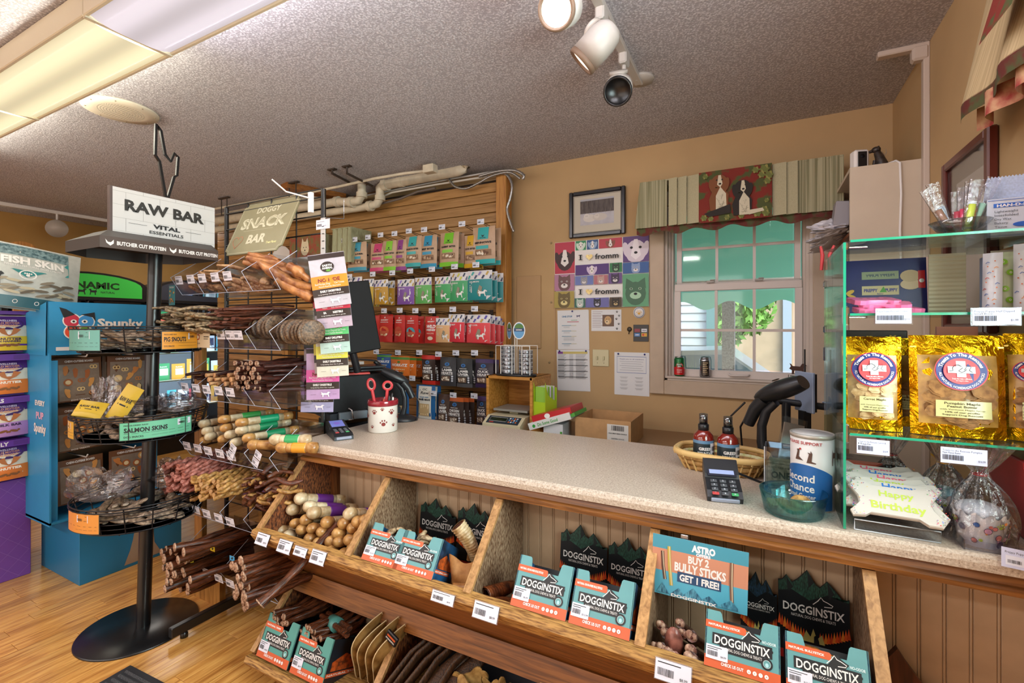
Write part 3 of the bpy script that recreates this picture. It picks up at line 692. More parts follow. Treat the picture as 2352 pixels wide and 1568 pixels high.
for (u0,u1,v0,v1,col,hue,wd,n,d)in [
 (796,832,636,704,'#b9972f','#6b54a0','CHICKEN',1,'mustard patterned bag half behind the monitor'),(833,857,640,702,'#b9972f','#6b54a0','CHICKEN',2,'narrow mustard patterned bag right of the monitor'),(860,893,642,699,'#b8892b','#6b54a0','CHICKEN',2,'wide ochre patterned bag left of the purple one'),
 (913,951,641,699,'#7a4f9d','#8a6fd0','VENISON',1,'purple patterned bag with white dogs'),(954,992,637,697,'#5fa75a','#7f4fa8','TURKEY',1,'light green patterned bag beside the purple one'),
 (999,1035,635,694,'#3f9a5a','#3f9a5a','LAMB HEART',1,'mid green patterned bag behind the emerald one'),(1032,1074,625,692,'#3f9a63','#c8c64a','FISH',2,'emerald patterned bag in the second row'),
 (1075,1130,621,689,'#1f8287','#3aa3a0','SALMON',3,'large teal patterned bag nearest the post')]:
 hang('patterned_bag',d,'treat bag',u0,u1,v0,v1,'#d5cfd2',d_pattern(col,hue,wd),n,grp=g,behind='bag hanging behind the '+d)
g='red treat bags in the third slatwall row'
for (u0,u1,v0,v1,wi,n,d)in [(846,872,724,786,'#c9614a',1,'red bag with a small red window beside the monitor'),(868,902,722,785,'#d9683c',2,'creased red bag with an orange label'),(905,930,723,785,'#b94834',2,'narrow red bag between two wider ones'),
 (932,962,724,787,'#4f9fae',2,'red bag with a blue oval picture'),(976,1006,726,788,'wild',1,'red bag with large white wild lettering')]:
 hang('red_bag',d,'treat bag',u0,u1,v0,v1,'#b8231f',d_red(wi),n,grp=g,behind='bag hanging behind the '+d)
g='patterned red and tan bags in the third slatwall row'
for (u0,u1,v0,v1,col,wd,n,d)in [(1002,1038,730,786,'#d8a878','CHICKEN',1,'tan patterned bag in the red row'),(1030,1067,721,785,'#cf3340','BEEF',2,'crimson patterned bag right of the tan one'),(1072,1126,722,787,'#d8434a','BEEF LIVER',4,'large coral red patterned bag nearest the post')]:
 hang('patterned_bag',d,'treat bag',u0,u1,v0,v1,'#d5cfd2',d_pattern(col,'#4b3f9c',wd),n,grp=g,behind='bag hanging behind the '+d,dx=.02)
g='bags in the fourth slatwall row'
hang('snack_bag','dark blue snack bag in the fourth row','treat bag',866,898,813,850,'#1d4a86',d_itz('#5fb04a','SWEET'),1,grp=g)
hang('snack_bag','orange snack bag with a green band','treat bag',898,942,817,862,'#d9702a',d_itz('#3f7a35','PUMPKIN'),3,grp=g,behind='orange snack bag hanging behind the first orange one',dx=.04)
for (u0,u1,v0,v1,base,a_,b_,tp,bt,n,d)in [(970,1001,815,882,'#2e1d18','BEEF','HEARTS','#c22a22','#c22a22',2,'black bag with red bands reading beef hearts'),(1011,1047,820,886,'#37363a','LAMB','HEARTS',None,None,2,'charcoal bag reading lamb hearts'),
 (1049,1086,823,889,'#2f3033','LAMB','LIVER',None,'#56565a',2,'charcoal bag reading lamb liver'),(1092,1133,824,890,'#332b3a','DUCK','HEART','#43315f','#3d2d58',2,'purple edged dark bag reading duck heart')]:
 hang('meat_bag',d,'treat bag',u0,u1,v0,v1,base,d_dark(a_,b_,tp,bt,seed=len(a_+b_)),n,grp=g,behind='bag hanging behind the '+d)
g='bags in the lowest visible slatwall row'
hang('fish_bag','blue edged white bag reading raw mahi mahi','treat bag',956,1000,884,962,'#1f5c94',d_raw,2,grp=g,behind='blue bag hanging behind the mahi mahi bag')
hang('fish_bag','blue edged white bag behind the curved scanner neck','treat bag',905,940,884,962,'#1f5c94',d_raw,1,grp=g)
for (u0,u1,v0,v1,base,a_,b_,tp,bt,n,d)in [(1006,1032,905,975,'#4a342b','BEEF','LIVER',None,None,1,'brown bag reading beef liver in the lowest row'),(1027,1064,912,982,'#3b2a24','CHICKEN','HEARTS','#c9602a',None,3,'brown bag with an orange top reading chicken hearts'),
 (1094,1122,910,982,'#2c2430','DUCK','LIVER','#4b3566',None,2,'dark bag with a purple top reading duck liver')]:
 hang('meat_bag',d,'treat bag',u0,u1,v0,v1,base,d_dark(a_,b_,tp,bt,seed=len(a_+b_)),n,grp=g,behind='bag hanging behind the '+d)
WIRE=C('#4a4038',.35,.7,name='peg_wire')
rows=[(('first','top'),[(815,553),(845,548),(874,543),(906,540),(939,534),(974,531),(1015,525),(1061,518),(1104,513),(787,556)]),
  (('second','second'),[(803,638),(856,633),(901,630),(942,626),(992,622),(1044,616),(1093,612)]),
  (('third','third'),[(848,717),(882,717),(918,716),(954,717),(992,717),(1040,714),(1090,713)]),
  (('fourth','fourth'),[(864,811),(914,813),(963,813),(1007,817),(1047,814),(1090,814)]),
  (('fifth','lowest'),[(925,876),(947,872),(996,907),(1041,911),(1089,913)])]
YT=2.735
for (nm,nm2),L in rows:
 L=sorted(L)
 for i,(u,v)in enumerate(L):
  p=PY(u,v,YT)
  t=thing('peg_hook','wire peg with a white price tag, %s from the left in the %s row' % (('first','second','third','fourth','fifth','sixth','seventh','eighth','ninth','tenth')[i],nm2),'hook',tuple(p),group='pegs of the slatwall')
  m=M();
  for dz in (0.012,-.012):m.tube([(0,.004,dz*.2+.01),(0,YS-YT,-.01+dz)],.0022,WIRE,5)
  m.box((0,YS-YT-.002,-.01),(.03,.006,.045),WIRE);m.build('wire',t)
  m=M(front(-.001));price_tag(m,0,.012,.052,.034,i+len(nm));m.box((0,.012,-.001),(.054,.036,.0015),WHITE);m.build('price_label',t)
PVC=C('#d3c5ad',.45,name='aged_pvc',var=.10,scale=14);BRN=C('#6b4a2e',.6)
def pl(pts,Y):return [PY(u,v,Y)if not isinstance(Y,(list,tuple))else PY(u,v,Y[i])for i,(u,v)in enumerate(pts)]
def coll(m,p,d,r):p=Vector(p);d=Vector(d).normalized();M().tube([p-d*.02,p+d*.02],r,PVC,12).build('collar',t)
t=thing('drain_pipe','thick cream drain pipe elbowing up into the ceiling at its right end','pipe',(0,0,0));Y=2.86
P=[PY(1066,360,Y),PY(1066,384,Y),PY(1052,392,Y),PY(882,424,Y),PY(873,432,Y),PY(873,455,Y),PY(866,468,Y),PY(850,473,Y),PY(492,528,Y)]
P[0].z=2.597
M().tube(P,[.043,.043,.04,.040,.036,.033,.033,.031,.031],PVC,14).build('pipe',t)
m=M();coll(m,P[3]+(P[2]-P[3])*.03,P[2]-P[3],.05);coll(m,P[3]+(P[2]-P[3])*.25,P[2]-P[3],.044);coll(m,P[5],(0,0,1),.042);coll(m,P[7],P[8]-P[7],.042)
t=thing('drain_pipe','second cream drain pipe dropping from the ceiling and turning left','pipe',(0,0,0));Y=2.80
P=[PY(831,398,Y),PY(831,448,Y),PY(824,460,Y),PY(808,464,Y),PY(775,463,Y),PY(492,508,Y)];P[0].z=2.6
M().tube(P,[.034,.034,.034,.034,.034,.036],PVC,14).build('pipe',t)
m=M();coll(m,P[1],(0,0,1),.044);coll(m,P[3],P[4]-P[3],.044);coll(m,P[4],P[5]-P[4],.043);m.lathe([(.05,0),(.05,-.006),(.034,-.008)],C('#4a3424',.7),16,c=(P[0].x,P[0].y,2.6));m.build('ceiling_flange',t)
t=thing('drain_pipe','upper cream pipe running left below the ceiling conduit','pipe',(0,0,0));P=pl([(772,443),(690,463),(492,488)],2.90);M().tube(P,.03,PVC,12).build('pipe',t);coll(None,P[1],P[2]-P[1],.038)
t=thing('surface_conduit','thin cream conduit with a junction box along the ceiling','conduit',(0,0,0));P=pl([(975,393),(930,398),(860,410),(780,428),(700,444),(620,456),(492,480)],2.66)
M().tube(P,.011,PVC,8).build('pipe',t);M().box(PY(988,388,2.66),(.09,.06,.055),PVC,bev=.004).build('junction_box',t)
t=tag(M().tube(pl([(1000,463-60),(900,432),(800,455),(700,477),(492,515)],2.93),.009,BRN,8).build('copper_pipe'),'thin brown pipe running below the cream conduit','pipe')
for k,(pts,lab)in enumerate([([(763,360),(763,398),(810,423)],'left dark bent iron rod holding the pipes'),([(797,375),(797,398),(855,427)],'right dark bent iron rod holding the pipes')]):
 P=pl(pts,[2.45,2.45,2.8]);P[0].z=2.6;t=thing('pipe_hanger',lab,'hanger',(0,0,0),group='iron pipe hangers');M().tube(P,.009,C('#3b2c22',.6),8).build('rod',t);M().box((P[0].x,P[0].y,2.595),(.07,.03,.01),C('#3b2c22',.6)).build('plate',t)
for k,(u,v,lab)in enumerate([(515,455,'small dark ceiling bracket with two rods at the left'),(672,420,'two short rods under the wooden ceiling block')]):
 p=PZ(u,v,2.59);t=thing('pipe_hanger',lab,'hanger',(0,0,0),group='iron pipe hangers');M().box((p.x,p.y,2.59),(.14,.025,.01),C('#3b2c22',.6)).build('plate',t)
 for dx in (-.04,.04):M().tube([(p.x+dx,p.y,2.59),(p.x+dx,p.y,2.44)],.005,C('#3b2c22',.6),6).build('rod',t)
a=PZ(655,428,2.575);b=PZ(722,434,2.575)
t=tag(M().prism([(a.x-.05,a.y),(a.x+.05,a.y-.02),(b.x+.06,b.y+.28),(b.x-.05,b.y+.30)],2.555,2.6,wood('block_wood','#a8682a','#7a4416',None,'Y',6),axis='Z').build('wooden_block'),'brown wooden block screwed to the ceiling above the snack rack','wood block')
ALU=C('#a9a6a4',.3,.8,name='flex_conduit',bump=.0)
def flex(pts,Y,r,lab,col=ALU):
 P=pl(pts,Y);# smooth+ribs
 Q=[]
 for i in range(len(P)-1):
  a,b=P[i],P[i+1];pa=P[max(0,i-1)];pb=P[min(len(P)-1,i+2)]
  n=max(3,int((b-a).length/.012))
  for k in range(n):
   s=k/n;s2=s*s;s3=s2*s
   Q.append(.5*((2*a)+(b-pa)*s+(2*pa-5*a+4*b-pb)*s2+(3*a-pa-3*b+pb)*s3))
 Q.append(P[-1]);return tag(M().tube(Q,[r if i % 2 else r*.72 for i in range(len(Q))],col,7).build('flex_conduit'),lab,'conduit')
flex([(1150,398),(1165,402),(1176,425),(1172,455),(1165,480),(1172,510),(1180,532)],2.93,.012,'ribbed metal conduit hanging loose down the wall by the post')
flex([(1030,410),(1045,428),(1070,433),(1100,420),(1130,404),(1170,396),(1195,410)],2.90,.010,'ribbed metal conduit sagging below the thick pipe')
flex([(1100,405),(1140,394),(1180,391),(1203,402),(1200,412)],2.89,.012,'ribbed conduit arching over the post to a dark fitting')
for k,(pts,r,col,lab)in enumerate([([(1140,393),(1040,410),(900,437),(760,465),(640,482),(492,502)],.007,'#c9c5c0','thin grey cable along the top of the slatwall'),([(1120,405),(1000,424),(900,442),(860,460)],.008,'#d2cabd','cream cable clipped under the grey one'),([(1000,432),(960,440),(920,456),(875,468)],.009,'#6d6058','dark cable dipping behind the pipe elbow')]):
 tag(M().tube(pl(pts,2.93-.01*k),r,C(col,.5),7).build('cable'),lab,'cable')
CB=C('#15161c',.3,name='cooler_black');GLW=C('#dfe8ff',.3,emit=2.2,name='cooler_led')
def cooler(label,y0,y1,hcol,htxt,x=-6.0,doors=2):
 t=thing('glass_door_cooler',label,'cooler',(x,(y0+y1)/2,0),(0,0,R(90)));W=y1-y0-.02;D=.62
 M().box((0,D-.045,.95),(W-.06,.01,1.6),C('#cfdcf2',.5)).build('liner',t);m=M();m.box((0,D-.02,.95),(W,.04,1.9),CB);m.box((-W/2+.02,D/2,.95),(.04,D,1.9),CB);m.box((W/2-.02,D/2,.95),(.04,D,1.9),CB)  # liner's pale blue is put in for the white glow inside
 m.box((0,D/2,.12),(W,D,.24),CB);m.box((0,D/2,1.74),(W,D,.04),CB);m.build('body',t)
 hp=[(-W/2,1.72),(W/2,1.72),(W/2,1.86)]+[(W/2*math.cos(a)if abs(math.cos(a))>.98 else W*.44*math.cos(a)+.06*W*(1 if math.cos(a)>0 else-1)*abs(math.cos(a)),1.86+.14*math.sin(a))for a in [PI*k/12 for k in range(1,12)]]+[(-W/2,1.86)]
 m=M();m.prism(hp,-.06,.3,CB,axis='Y');m.build('header',t)
 m=M(front(-.062));q=[(a*.9,1.865+(b-1.86)*.82)for a,b in hp];m.poly([(a,max(1.745,b))for a,b in q],C(hcol,.3,emit=.25 if hcol !='#e58a2a' else .15))
 if htxt:m.text(htxt,0,1.87,.07,C('#123a14',.4),W*.5,2);m.poly(dogpts(-.1,1.77,.09,.06),INK);m.poly(dogpts(.0,1.77,.07,.06,True),INK);m.text('NATURAL',.16,1.80,.02,INK,.12)
 m.build('header_panel',t)
 dw=W/doors
 for k in range(doors):
  cx=-W/2+dw*(k+.5);d=bpy.data.objects.new('door',None);COL.objects.link(d);d.parent=t
  f=M()
  for xx in (cx-dw/2+.03,cx+dw/2-.03):f.box((xx,-.02,.97),(.05,.04,1.48),CB,bev=.004)
  for zz in (.255,1.69):f.box((cx,-.02,zz),(dw-.02,.04,.05),CB,bev=.004)
  f.build('door_frame',d);M().box((cx,-.012,.97),(dw-.09,.006,1.40),GLASS).build('pane',d);M().tube([(cx+dw/2-.05,-.05,.8),(cx+dw/2-.05,-.05,1.15)],.01,STEEL).build('handle',d)
 r=random.Random(int(y0*10));sh=[]
 for z in (.5,.82,1.14,1.44):
  M().box((0,.3,z),(W-.1,.5,.012),WHITE).build('shelf',t)
 for xx in (-W/2+.05,0,W/2-.05):
  M().box((xx,.04,.97),(.014,.014,1.35),GLW).build('led_strip',t)
 for z in (.506,.826,1.146,1.446):
  xx=-W/2+.1
  while xx<W/2-.1:
   ww=r.uniform(.10,.16);hh=r.uniform(.16,.24)if z<1.3 else .18
   c=r.choice(('#2d62b8','#c03a4a','#e8e6ea','#3c9a66','#e0a03a','#6a3f98','#46b0c8','#d8dfe8'))
   o=make_bag('frozen_food_bag','frozen pet food bag behind the cooler glass','food bag',(0,0,0),ww-.01,hh,.06,C(c,.35),lambda p,w,h:(p.rect(-w*.3,h*.3,w*.3,h*.7,C(r.choice(('#e9e4d8','#1d2b4f','#d8b13a','#b8452c')),.4),3),p.text('RAW',0,h*.8,h*.09,WHITE,w*.5)),nx=4,ny=4,group='frozen food bags in the coolers')
   o.matrix_world=t.matrix_basis @ Matrix.Translation((xx+ww/2,.14,z+.001));xx+=ww+.01
 return t
cooler('black glass door cooler with an orange header on the far left',.55,1.68,'#e58a2a','')
cooler('black glass door cooler with a green header showing a dog and cat',1.70,2.75,'#35a83f','DYNAMIC')
cooler('tall black cooler with lit glass doors seen between the treat racks',2.80,3.75,'#2b2f3a','')
p=PX(50,575,-5.2);tag(M().prism([(-.09,0)]+[(-.09*math.cos(a),.06+.07*math.sin(a))for a in [PI*k/10 for k in range(11)]]+[(.09,0)],-.02,.02,PINE,axis='Y').build('wooden_sign_top',None,(p.x,p.y,p.z-.06),(0,0,R(90))),'rounded light wood board top showing above the fish skin bag','sign board')
M().box((0,0,-(p.z-.06)/2),(.1,.03,p.z-.061),PINE).build('post',bpy.data.objects['wooden_sign_top'])
PUR=C('#5d2a8c',.45,name='purple_card',var=.06,scale=10);PUR2=C('#6e3f96',.45,name='violet_card')
XP=-3.80
t=thing('purple_display_stand','purple cardboard floor display holding rows of dog biscuit bags','display stand',(XP,1.155,0),(0,0,R(90)))
W=.78
m=M();m.box((-W/2,.22,.285),(W,.44,.57),PUR2,bev=.003);m.build('base',t)
m=M(front(-.002));lc=C('#8a62ad',.5)
for k in range(-9,14):
 a,b=-W+.09*k,-W+.09*k+.55
 pts=[(x,y)for x,y in ((a,0.01),(b,.56))]
 def clip(p,q):
  out=[]
  for i in range(21):
   s=i/20;x=p[0]+(q[0]-p[0])*s;y=p[1]+(q[1]-p[1])*s
   if-W+.004<x<-.004:out.append((x,y))
  return [out[0],out[-1]] if len(out)>1 else None
 for P_,Q_ in (((a,.01),(b,.56)),((b,.01),(a,.56))):
  c=clip(P_,Q_)
  if c:m.line(c,.0016,lc)
m.build('base_pattern',t)
zs=[.57,.815,1.055,1.30];titles=['LY','ORS','PES','']
for k,z in enumerate(zs):
 M().box((-W/2,.23,z+.005),(W,.42,.01),PUR).build('shelf',t)
 if k<3:
  o=M().box((-W/2,-.052,z+.222),(W,.010,.036),C('#5f2f93',.4));o.build('shelf_strip',t)
  M().box((-W/2,-.02,z+.238),(W,.07,.004),C('#5f2f93',.4)).build('shelf_lip',t);q=M(front(-.0575));q.text(titles[k],-.125-.03*k,z+.222,.022,WHITE,None,2);q.rect(-.09,z+.21,-.03,z+.235,C('#54287f',.4));q.build('strip_lettering',t)
M().box((-W/2,.432,.95),(W,.012,.9),PUR).build('back_panel',t);M().box((-.003,.22,1.05),(.006,.42,.96),PUR).build('side_panel',t);M().box((-W+.003,.22,1.05),(.006,.42,.96),PUR).build('side_panel',t)
M().box((-W/2,.2,1.53),(W,.44,.02),PUR).build('top',t)
def d_omh(c1,word,sub):
 def d(p,w,h):
  p.rect(-w*.5,h*.72,w*.5,h*.98,C('#4b2179',.4),4,2);p.ell(0,h*.76,w*.36,h*.17,C('#3b1a5f',.4),20);p.text('WELLNESS',0,h*.855,h*.05,C('#e8dff0',.5),w*.40,1);p.text('OLD MOTHER',0,h*.785,h*.055,C('#d49a7a',.5),w*.52,1);p.text('HUBBARD',0,h*.71,h*.06,C('#d49a7a',.5),w*.44,2)
  p.rect(-w*.5,0,w*.5,h*.40,C(c1,.4),4,3);p.poly([(-w*.26,h*.60),(-w*.1,h*.64),(-w*.06,h*.5),(w*.06,h*.5),(w*.1,h*.64),(w*.28,h*.60),(w*.16,h*.48),(0,h*.40),(-w*.16,h*.48)],C('#b46a34',.5));p.ell(0,h*.5,w*.05,h*.06,WHITE,10)
  p.text(word,0,h*.33,h*.07,C('#3c1d4c' if c1 !='#d9772e' else '#f4ead8',.5),w*.56,2)
  if sub:p.text(sub,0,h*.26,h*.055,C('#3c1d4c',.5),w*.5,2)
  p.rect(-w*.5,h*.13,w*.5,h*.18,C('#5f2f93',.4),4,1)if sub else None
  for (x,s)in ((-w*.14,1),(w*.1,-1)):
   bn_=C('#8a5a34',.6);p.ell(x,h*.15,w*.1,h*.035,bn_,10,15*s);p.ell(x-w*.1,h*.15+h*.02*s,w*.035,h*.03,bn_,8);p.ell(x+w*.1,h*.15-h*.02*s,w*.035,h*.03,bn_,8)
 return d
rowsP=[(.58,'#d9772e','P-NUTTIER','','orange banded biscuit bag on the lowest purple shelf'),(.825,'#b98ac8','MILK BAR','','lilac milk bar biscuit bag tilted on the purple display'),(1.065,'#d9772e','P-NUTTIER','','orange banded biscuit bag on the middle purple shelf'),(1.31,'#e2c22c','P-NUTTIER',"'N NANNERS",'yellow banded biscuit bag on the top purple shelf')]
for k,(z,c1,wd,sb,lab)in enumerate(rowsP):
 for j in range(3):
  y=1.155-.105-.20*j
  make_bag('biscuit_bag',lab+(', nearest the edge' if j==0 else ', second from the edge' if j==1 else ', deep at the left'),'biscuit bag',(XP+.03,y,z+.005),.185,.198,.05,C('#dcd2bf',.4,var=.04,bump=.2),d_omh(c1,wd,sb),(R(-5),0,R(90)),group='biscuit bags on the purple display',wav=.002)
a,b=PX(0,600,-3.55),PX(128,640,-3.55)
def d_fish(p,w,h):
 DT=C('#2c5a66',.4);p.rect(-w*.5,h*.80,w*.36,h*.97,C('#33525c',.4,h2='#7f9aa0',scale=60),4,2);p.poly([(-w*.5,h*.80),(w*.36,h*.80),(w*.36,h*.58),(w*.1,h*.56),(-w*.06,h*.46),(-w*.2,h*.56),(-w*.5,h*.6)],C('#2f7f80',.4))
 p.text('FISH SKIN',-w*.0,h*.72,h*.12,WHITE,w*.60,2);p.text('SWEETS - NATURAL DOG CHEWS',0,h*.63,h*.03,WHITE,w*.55,0);p.ring(-w*.05,h*.5,w*.07,w*.085,WHITE,20,.7)
 for dx in (-.03,-.01,.01,.03):p.ell(-w*.05+w*dx,h*.52,w*.009,h*.012,WHITE,8)
 p.ell(-w*.05,h*.49,w*.02,h*.018,WHITE,10)
 p.poly(dogpts(-w*.42,h*.28,w*.16,h*.22),INK)
 q=random.Random(5)
 for i in range(26):p.ell(q.uniform(-w*.3,w*.40),q.uniform(h*.2,h*.42),w*.08,h*.022,C(q.choice(('#7d7262','#9a8f7c','#5f564a','#b8ad95')),.7),8,q.uniform(-10,30))
 p.rect(-w*.5,0,w*.42,h*.15,DT,4,2)
 for k in range(4):p.ring(-w*.34+w*.2*k,h*.075,w*.018,w*.024,WHITE,12)
make_bag('fish_skin_bag','large clear and teal bag reading fish skin on top of the purple display','treat bag',(-3.62,(a.y+b.y)/2+.01,1.545),.44,.37,.10,C('#b9bcb8',.35,var=.06),d_fish,(R(-12),R(8),R(90)),wav=.004,nx=8,ny=8)
BLU=C('#2f8fc4',.4,name='blue_card',var=.04,scale=8);BLU2=C('#1f76a3',.4,name='deep_blue_card')
KB=C('#7a4f2a',.6,name='brown_inner_card',var=.06,scale=6)
XB=-3.5;Y0=1.132;Y1=1.66;W=Y1-Y0
t=thing('blue_display_stand','blue cardboard floor display with a cartoon dog logo header','display stand',(XB,Y0,0),(0,0,R(90)))
m=M();m.box((W/2+.09,.12,.175),(W,.5,.35),BLU2,bev=.002);m.build('base',t)
m=M(front(-.132));FUR=C('#a08871',.8);m.poly([(.30,.02),(.33,.10),(.345,.16),(.36,.25),(.40,.28),(.44,.26),(.455,.17),(.46,.1),(.50,.02)],FUR);m.ell(.40,.255,.055,.05,FUR);m.ell(.40,.235,.04,.035,C('#2a1714',.6));m.ell(.40,.228,.028,.026,C('#b5695f',.5));m.build('dog_print',t)
m=M();m.box((.004,.20,.82),(.008,.44,.96),BLU);m.box((W-.004,.20,.82),(.008,.44,.96),BLU);m.box((W/2,.42,.82),(W,.008,.96),KB);m.box((W/2,.2,.355),(W,.44,.012),BLU)
m.box((.025,.003,.80),(.034,.006,.92),BLU);m.box((W-.012,.003,.80),(.02,.006,.92),BLU);m.build('body',t)
m=M();m.prism([(0,1.29),(-.01,1.59),(.002,1.59),(.012,1.29)],-.005,W+.005,BLU);m.box((W/2,.2,1.30),(W,.40,.01),BLU);m.prism([(.0,1.29),(-.01,1.59),(.42,1.50),(.42,1.29)],-.005,.0,BLU);m.build('header',t)
m=M(Matrix.Translation((0,-.006,0))@ front(-.004));
hx=.12;hz=1.45
for (cx,cz,r1,c)in ((hx-.02,hz+.035,.036,'#c8324a'),(hx+.045,hz+.03,.036,'#3f8fd0'),(hx-.015,hz-.03,.036,'#e2502e'),(hx+.04,hz-.035,.034,'#6fae3a')):
 m.ell(cx,cz,r1+.006,r1+.006,WHITE)
for (cx,cz,r1,c)in ((hx-.02,hz+.035,.036,'#c8324a'),(hx+.045,hz+.03,.036,'#3f8fd0'),(hx-.015,hz-.03,.036,'#e2502e'),(hx+.04,hz-.035,.034,'#6fae3a')):
 m.ell(cx,cz,r1,r1,C(c,.4))
m.poly([(hx-.055,hz+.05),(hx-.075,hz+.11),(hx-.045,hz+.10),(hx-.005,hz+.07)],INK);m.poly([(hx+.02,hz+.07),(hx+.085,hz+.085),(hx+.09,hz+.03),(hx+.075,hz+.055)],INK)
for dx in (-.012,.038):m.ell(hx+dx,hz+.03,.014,.011,WHITE);m.ell(hx+dx,hz+.03,.006,.006,INK)
m.text('Spunky',.335,1.475,.052,WHITE,.235,2);m.text('pup',.33,1.41,.04,WHITE,.13,2);m.text('R',.218,1.39,.016,WHITE);m.ring(.218,1.39,.013,.015,WHITE)
m.text('EVERYDAY',.21,1.315,.025,WHITE,.15,2,'L');m.rect(.03,1.315,.10,1.335,PAPER);m.build('header_print',t)
m=M(Matrix.Translation((-.0015,.1,0))@ Matrix.Rotation(R(-90),4,'Z')@ front());m.text('EVERY',0,1.02,.03,WHITE,.13,2);m.text('Spunky',0,.88,.05,WHITE,.16,2);m.text('PUP',0,.95,.04,C('#d8a8c8',.5),.1,2);m.build('side_print',t)
def d_board(seed):
 def d(p,w,h):
  q=random.Random(seed);p.rect(-w*.44,h*.03,w*.44,h*.86,C('#8a7a6c',.3,spec=.7,var=.1,scale=50),3);p.text('CHEW-CUTERIE BOARD',0,h*.93,h*.05,WHITE,w*.62,2);p.text('DOG TREATS',0,h*.035,h*.03,WHITE,w*.4,2)
  for (x,y)in ((-.3,.72),(-.1,.66),(.16,.62),(.3,.78),(-.26,.45),(.24,.42),(0,.28),(-.28,.2),(.26,.18),(.02,.48)):
   c=C(q.choice(('#d89a52','#e2c48a','#a8602f','#c98040')),.6);k=q.random()
   if k<.3:p.ell(x*w,y*h,w*.1,w*.1,c,12);p.ell(x*w,y*h,w*.06,w*.06,C('#e9d3a6',.6),10)
   elif k<.6:p.ring(x*w-w*.03,y*h,w*.03,w*.055,c,12);p.ring(x*w+w*.04,y*h,w*.03,w*.055,c,12)
   else:p.ell(x*w,y*h,w*.05,w*.14,c,10,q.uniform(-50,50));p.ell(x*w,y*h+w*.06,w*.06,w*.06,c,10)
 return d
BRD=C('#6a4326',.5,name='brown_board_card',var=.12,scale=9)
for r_,(z,n)in enumerate(((1.01,3),(.72,3),(.42,1))):
 for c_,x in enumerate((.17,.41)):
  for k in range(n):
   yy=.08+.035*k-(.02 if r_==2 else 0)
   o=make_bag('treat_board_pack',['top','middle','lowest'][r_]+' row brown board pack, %s column of the blue display%s' % (('first','second')[c_],('',', second in line',', third in line')[k]),'treat pack',(XB-yy,Y0+x-.012*k,z),.215,.255,.02,BRD,d_board(r_*7+c_*3),(R(-2),R(1.5*(c_-.5)),R(90)),group='board packs hanging in the blue display')
  q=thing('display_hook','white hook holding the %s row board pack in the %s column' % (['top','middle','lowest'][r_],('first','second')[c_]),'hook',(XB-.06,Y0+x,z+.262),(0,0,R(90)),group='hooks of the blue display');M().tube([(0,.35,0),(0,-.06,.004),(0,-.075,.02)],.004,WHITE,6).build('hook_rod',q)
PX0,PY0=-2.64,1.2
t=thing('raw_treat_stand','black round based stand with three wire baskets and a raw bar sign','display stand',(PX0,PY0,0))
M().lathe([(.24,0),(.24,.004),(.237,.008),(.04,.010)],BLKM,56,c=(-.015,-.01,0)).build('base',t)
m=M();m.tube([(0,0,.008),(0,.055,1.88)],.029,BLKM,20);m.build('pole',t)
WB=C('#17161a',.35,.3,name='basket_wire')
for bi,(z0,z1)in enumerate(((1.335,1.45),(.94,1.055),(.545,.66))):
 bk=bpy.data.objects.new('basket',None);COL.objects.link(bk);bk.parent=t;rr=.265;r1=.235
 n=40;ring=lambda r,z:[(r*math.cos(2*PI*k/n),r*math.sin(2*PI*k/n),z)for k in range(n+1)]
 m=M();H=z1-z0
 for k in range(6):s=k/5;m.tube(ring(r1+(rr-r1)*s,z0+H*s),.0034 if k in (0,5)else .002,WB,5,cap=False)
 m.tube(ring(rr,z1-.012),.0034,WB,5,cap=False);m.build('hoop_wires',bk)
 m=M()
 for k in range(16):
  a=2*PI*k/16+.1;m.tube([(r1*math.cos(a),r1*math.sin(a),z0),(rr*math.cos(a),rr*math.sin(a),z1)],.0028,WB,5)
 tag(m.build('upright_wires',bk),kind='stuff')
 m=M();m.lathe([(r1,z0),(.03,z0)],BLKM,40)
 for k in range(8):a=2*PI*k/8;m.tube([(0,0,z0-.004),(r1*math.cos(a),r1*math.sin(a),z0-.004)],.003,WB,5)
 m.lathe([(.04,z0-.02),(.04,z0+.02)],BLKM,16);m.build('tray',bk)
def curved(name,ang,span,z0,z1,r,draw,lab=None):
 """a card bent round the basket; print x runs along the arc in metres"""
 m=M();ca=lambda x,k=0:((r+.004+k)*math.cos(R(ang)+x/r),(r+.004+k)*math.sin(R(ang)+x/r))
 m.xf=lambda q:Vector((*ca(q.x,q.z),q.y));draw(m,span,z0,z1);o=m.build(name,t)
 if lab:o['label']=lab
def d_card(col,title,sub,tagx):
 def d(m,w,z0,z1):
  m.rect(-w/2,z0,w/2,z1,C('#2a3330',.5),8,1);m.rect(-w/2+.003,z0+.003,w/2-.003,z1-.003,C(col,.4),8,1);h=z1-z0
  if title:m.text('FREEZE-DRIED RAW',-w*.44,z0+h*.82,h*.07,INK,w*.3,1,'L');m.text(title,-w*.44,z0+h*.57,h*.25,INK,w*.55,2,'L');m.text(sub,-w*.44,z0+h*.2,h*.10,INK,w*.24,1,'L')
  m.rect(-w*.44,z0+h*.36,w*.44,z0+h*.375,INK,6,1);m.rect(-w*.1,z0+h*.2,w*.44,z0+h*.21,INK,4,1)
  price_tag(m,tagx*w,z0+h*.72,min(.06,w*.4),h*.34,int(w*100))
 return d
curved('basket_label',-78,.19,1.345,1.44,.262,d_card('#5d9c93','','',.1),'teal basket label with a price sticker');curved('basket_label',8,.17,1.345,1.43,.262,d_card('#d58f2a','PIG SNOUTS','DOG SNACKS',.35),'orange basket label reading pig snouts')
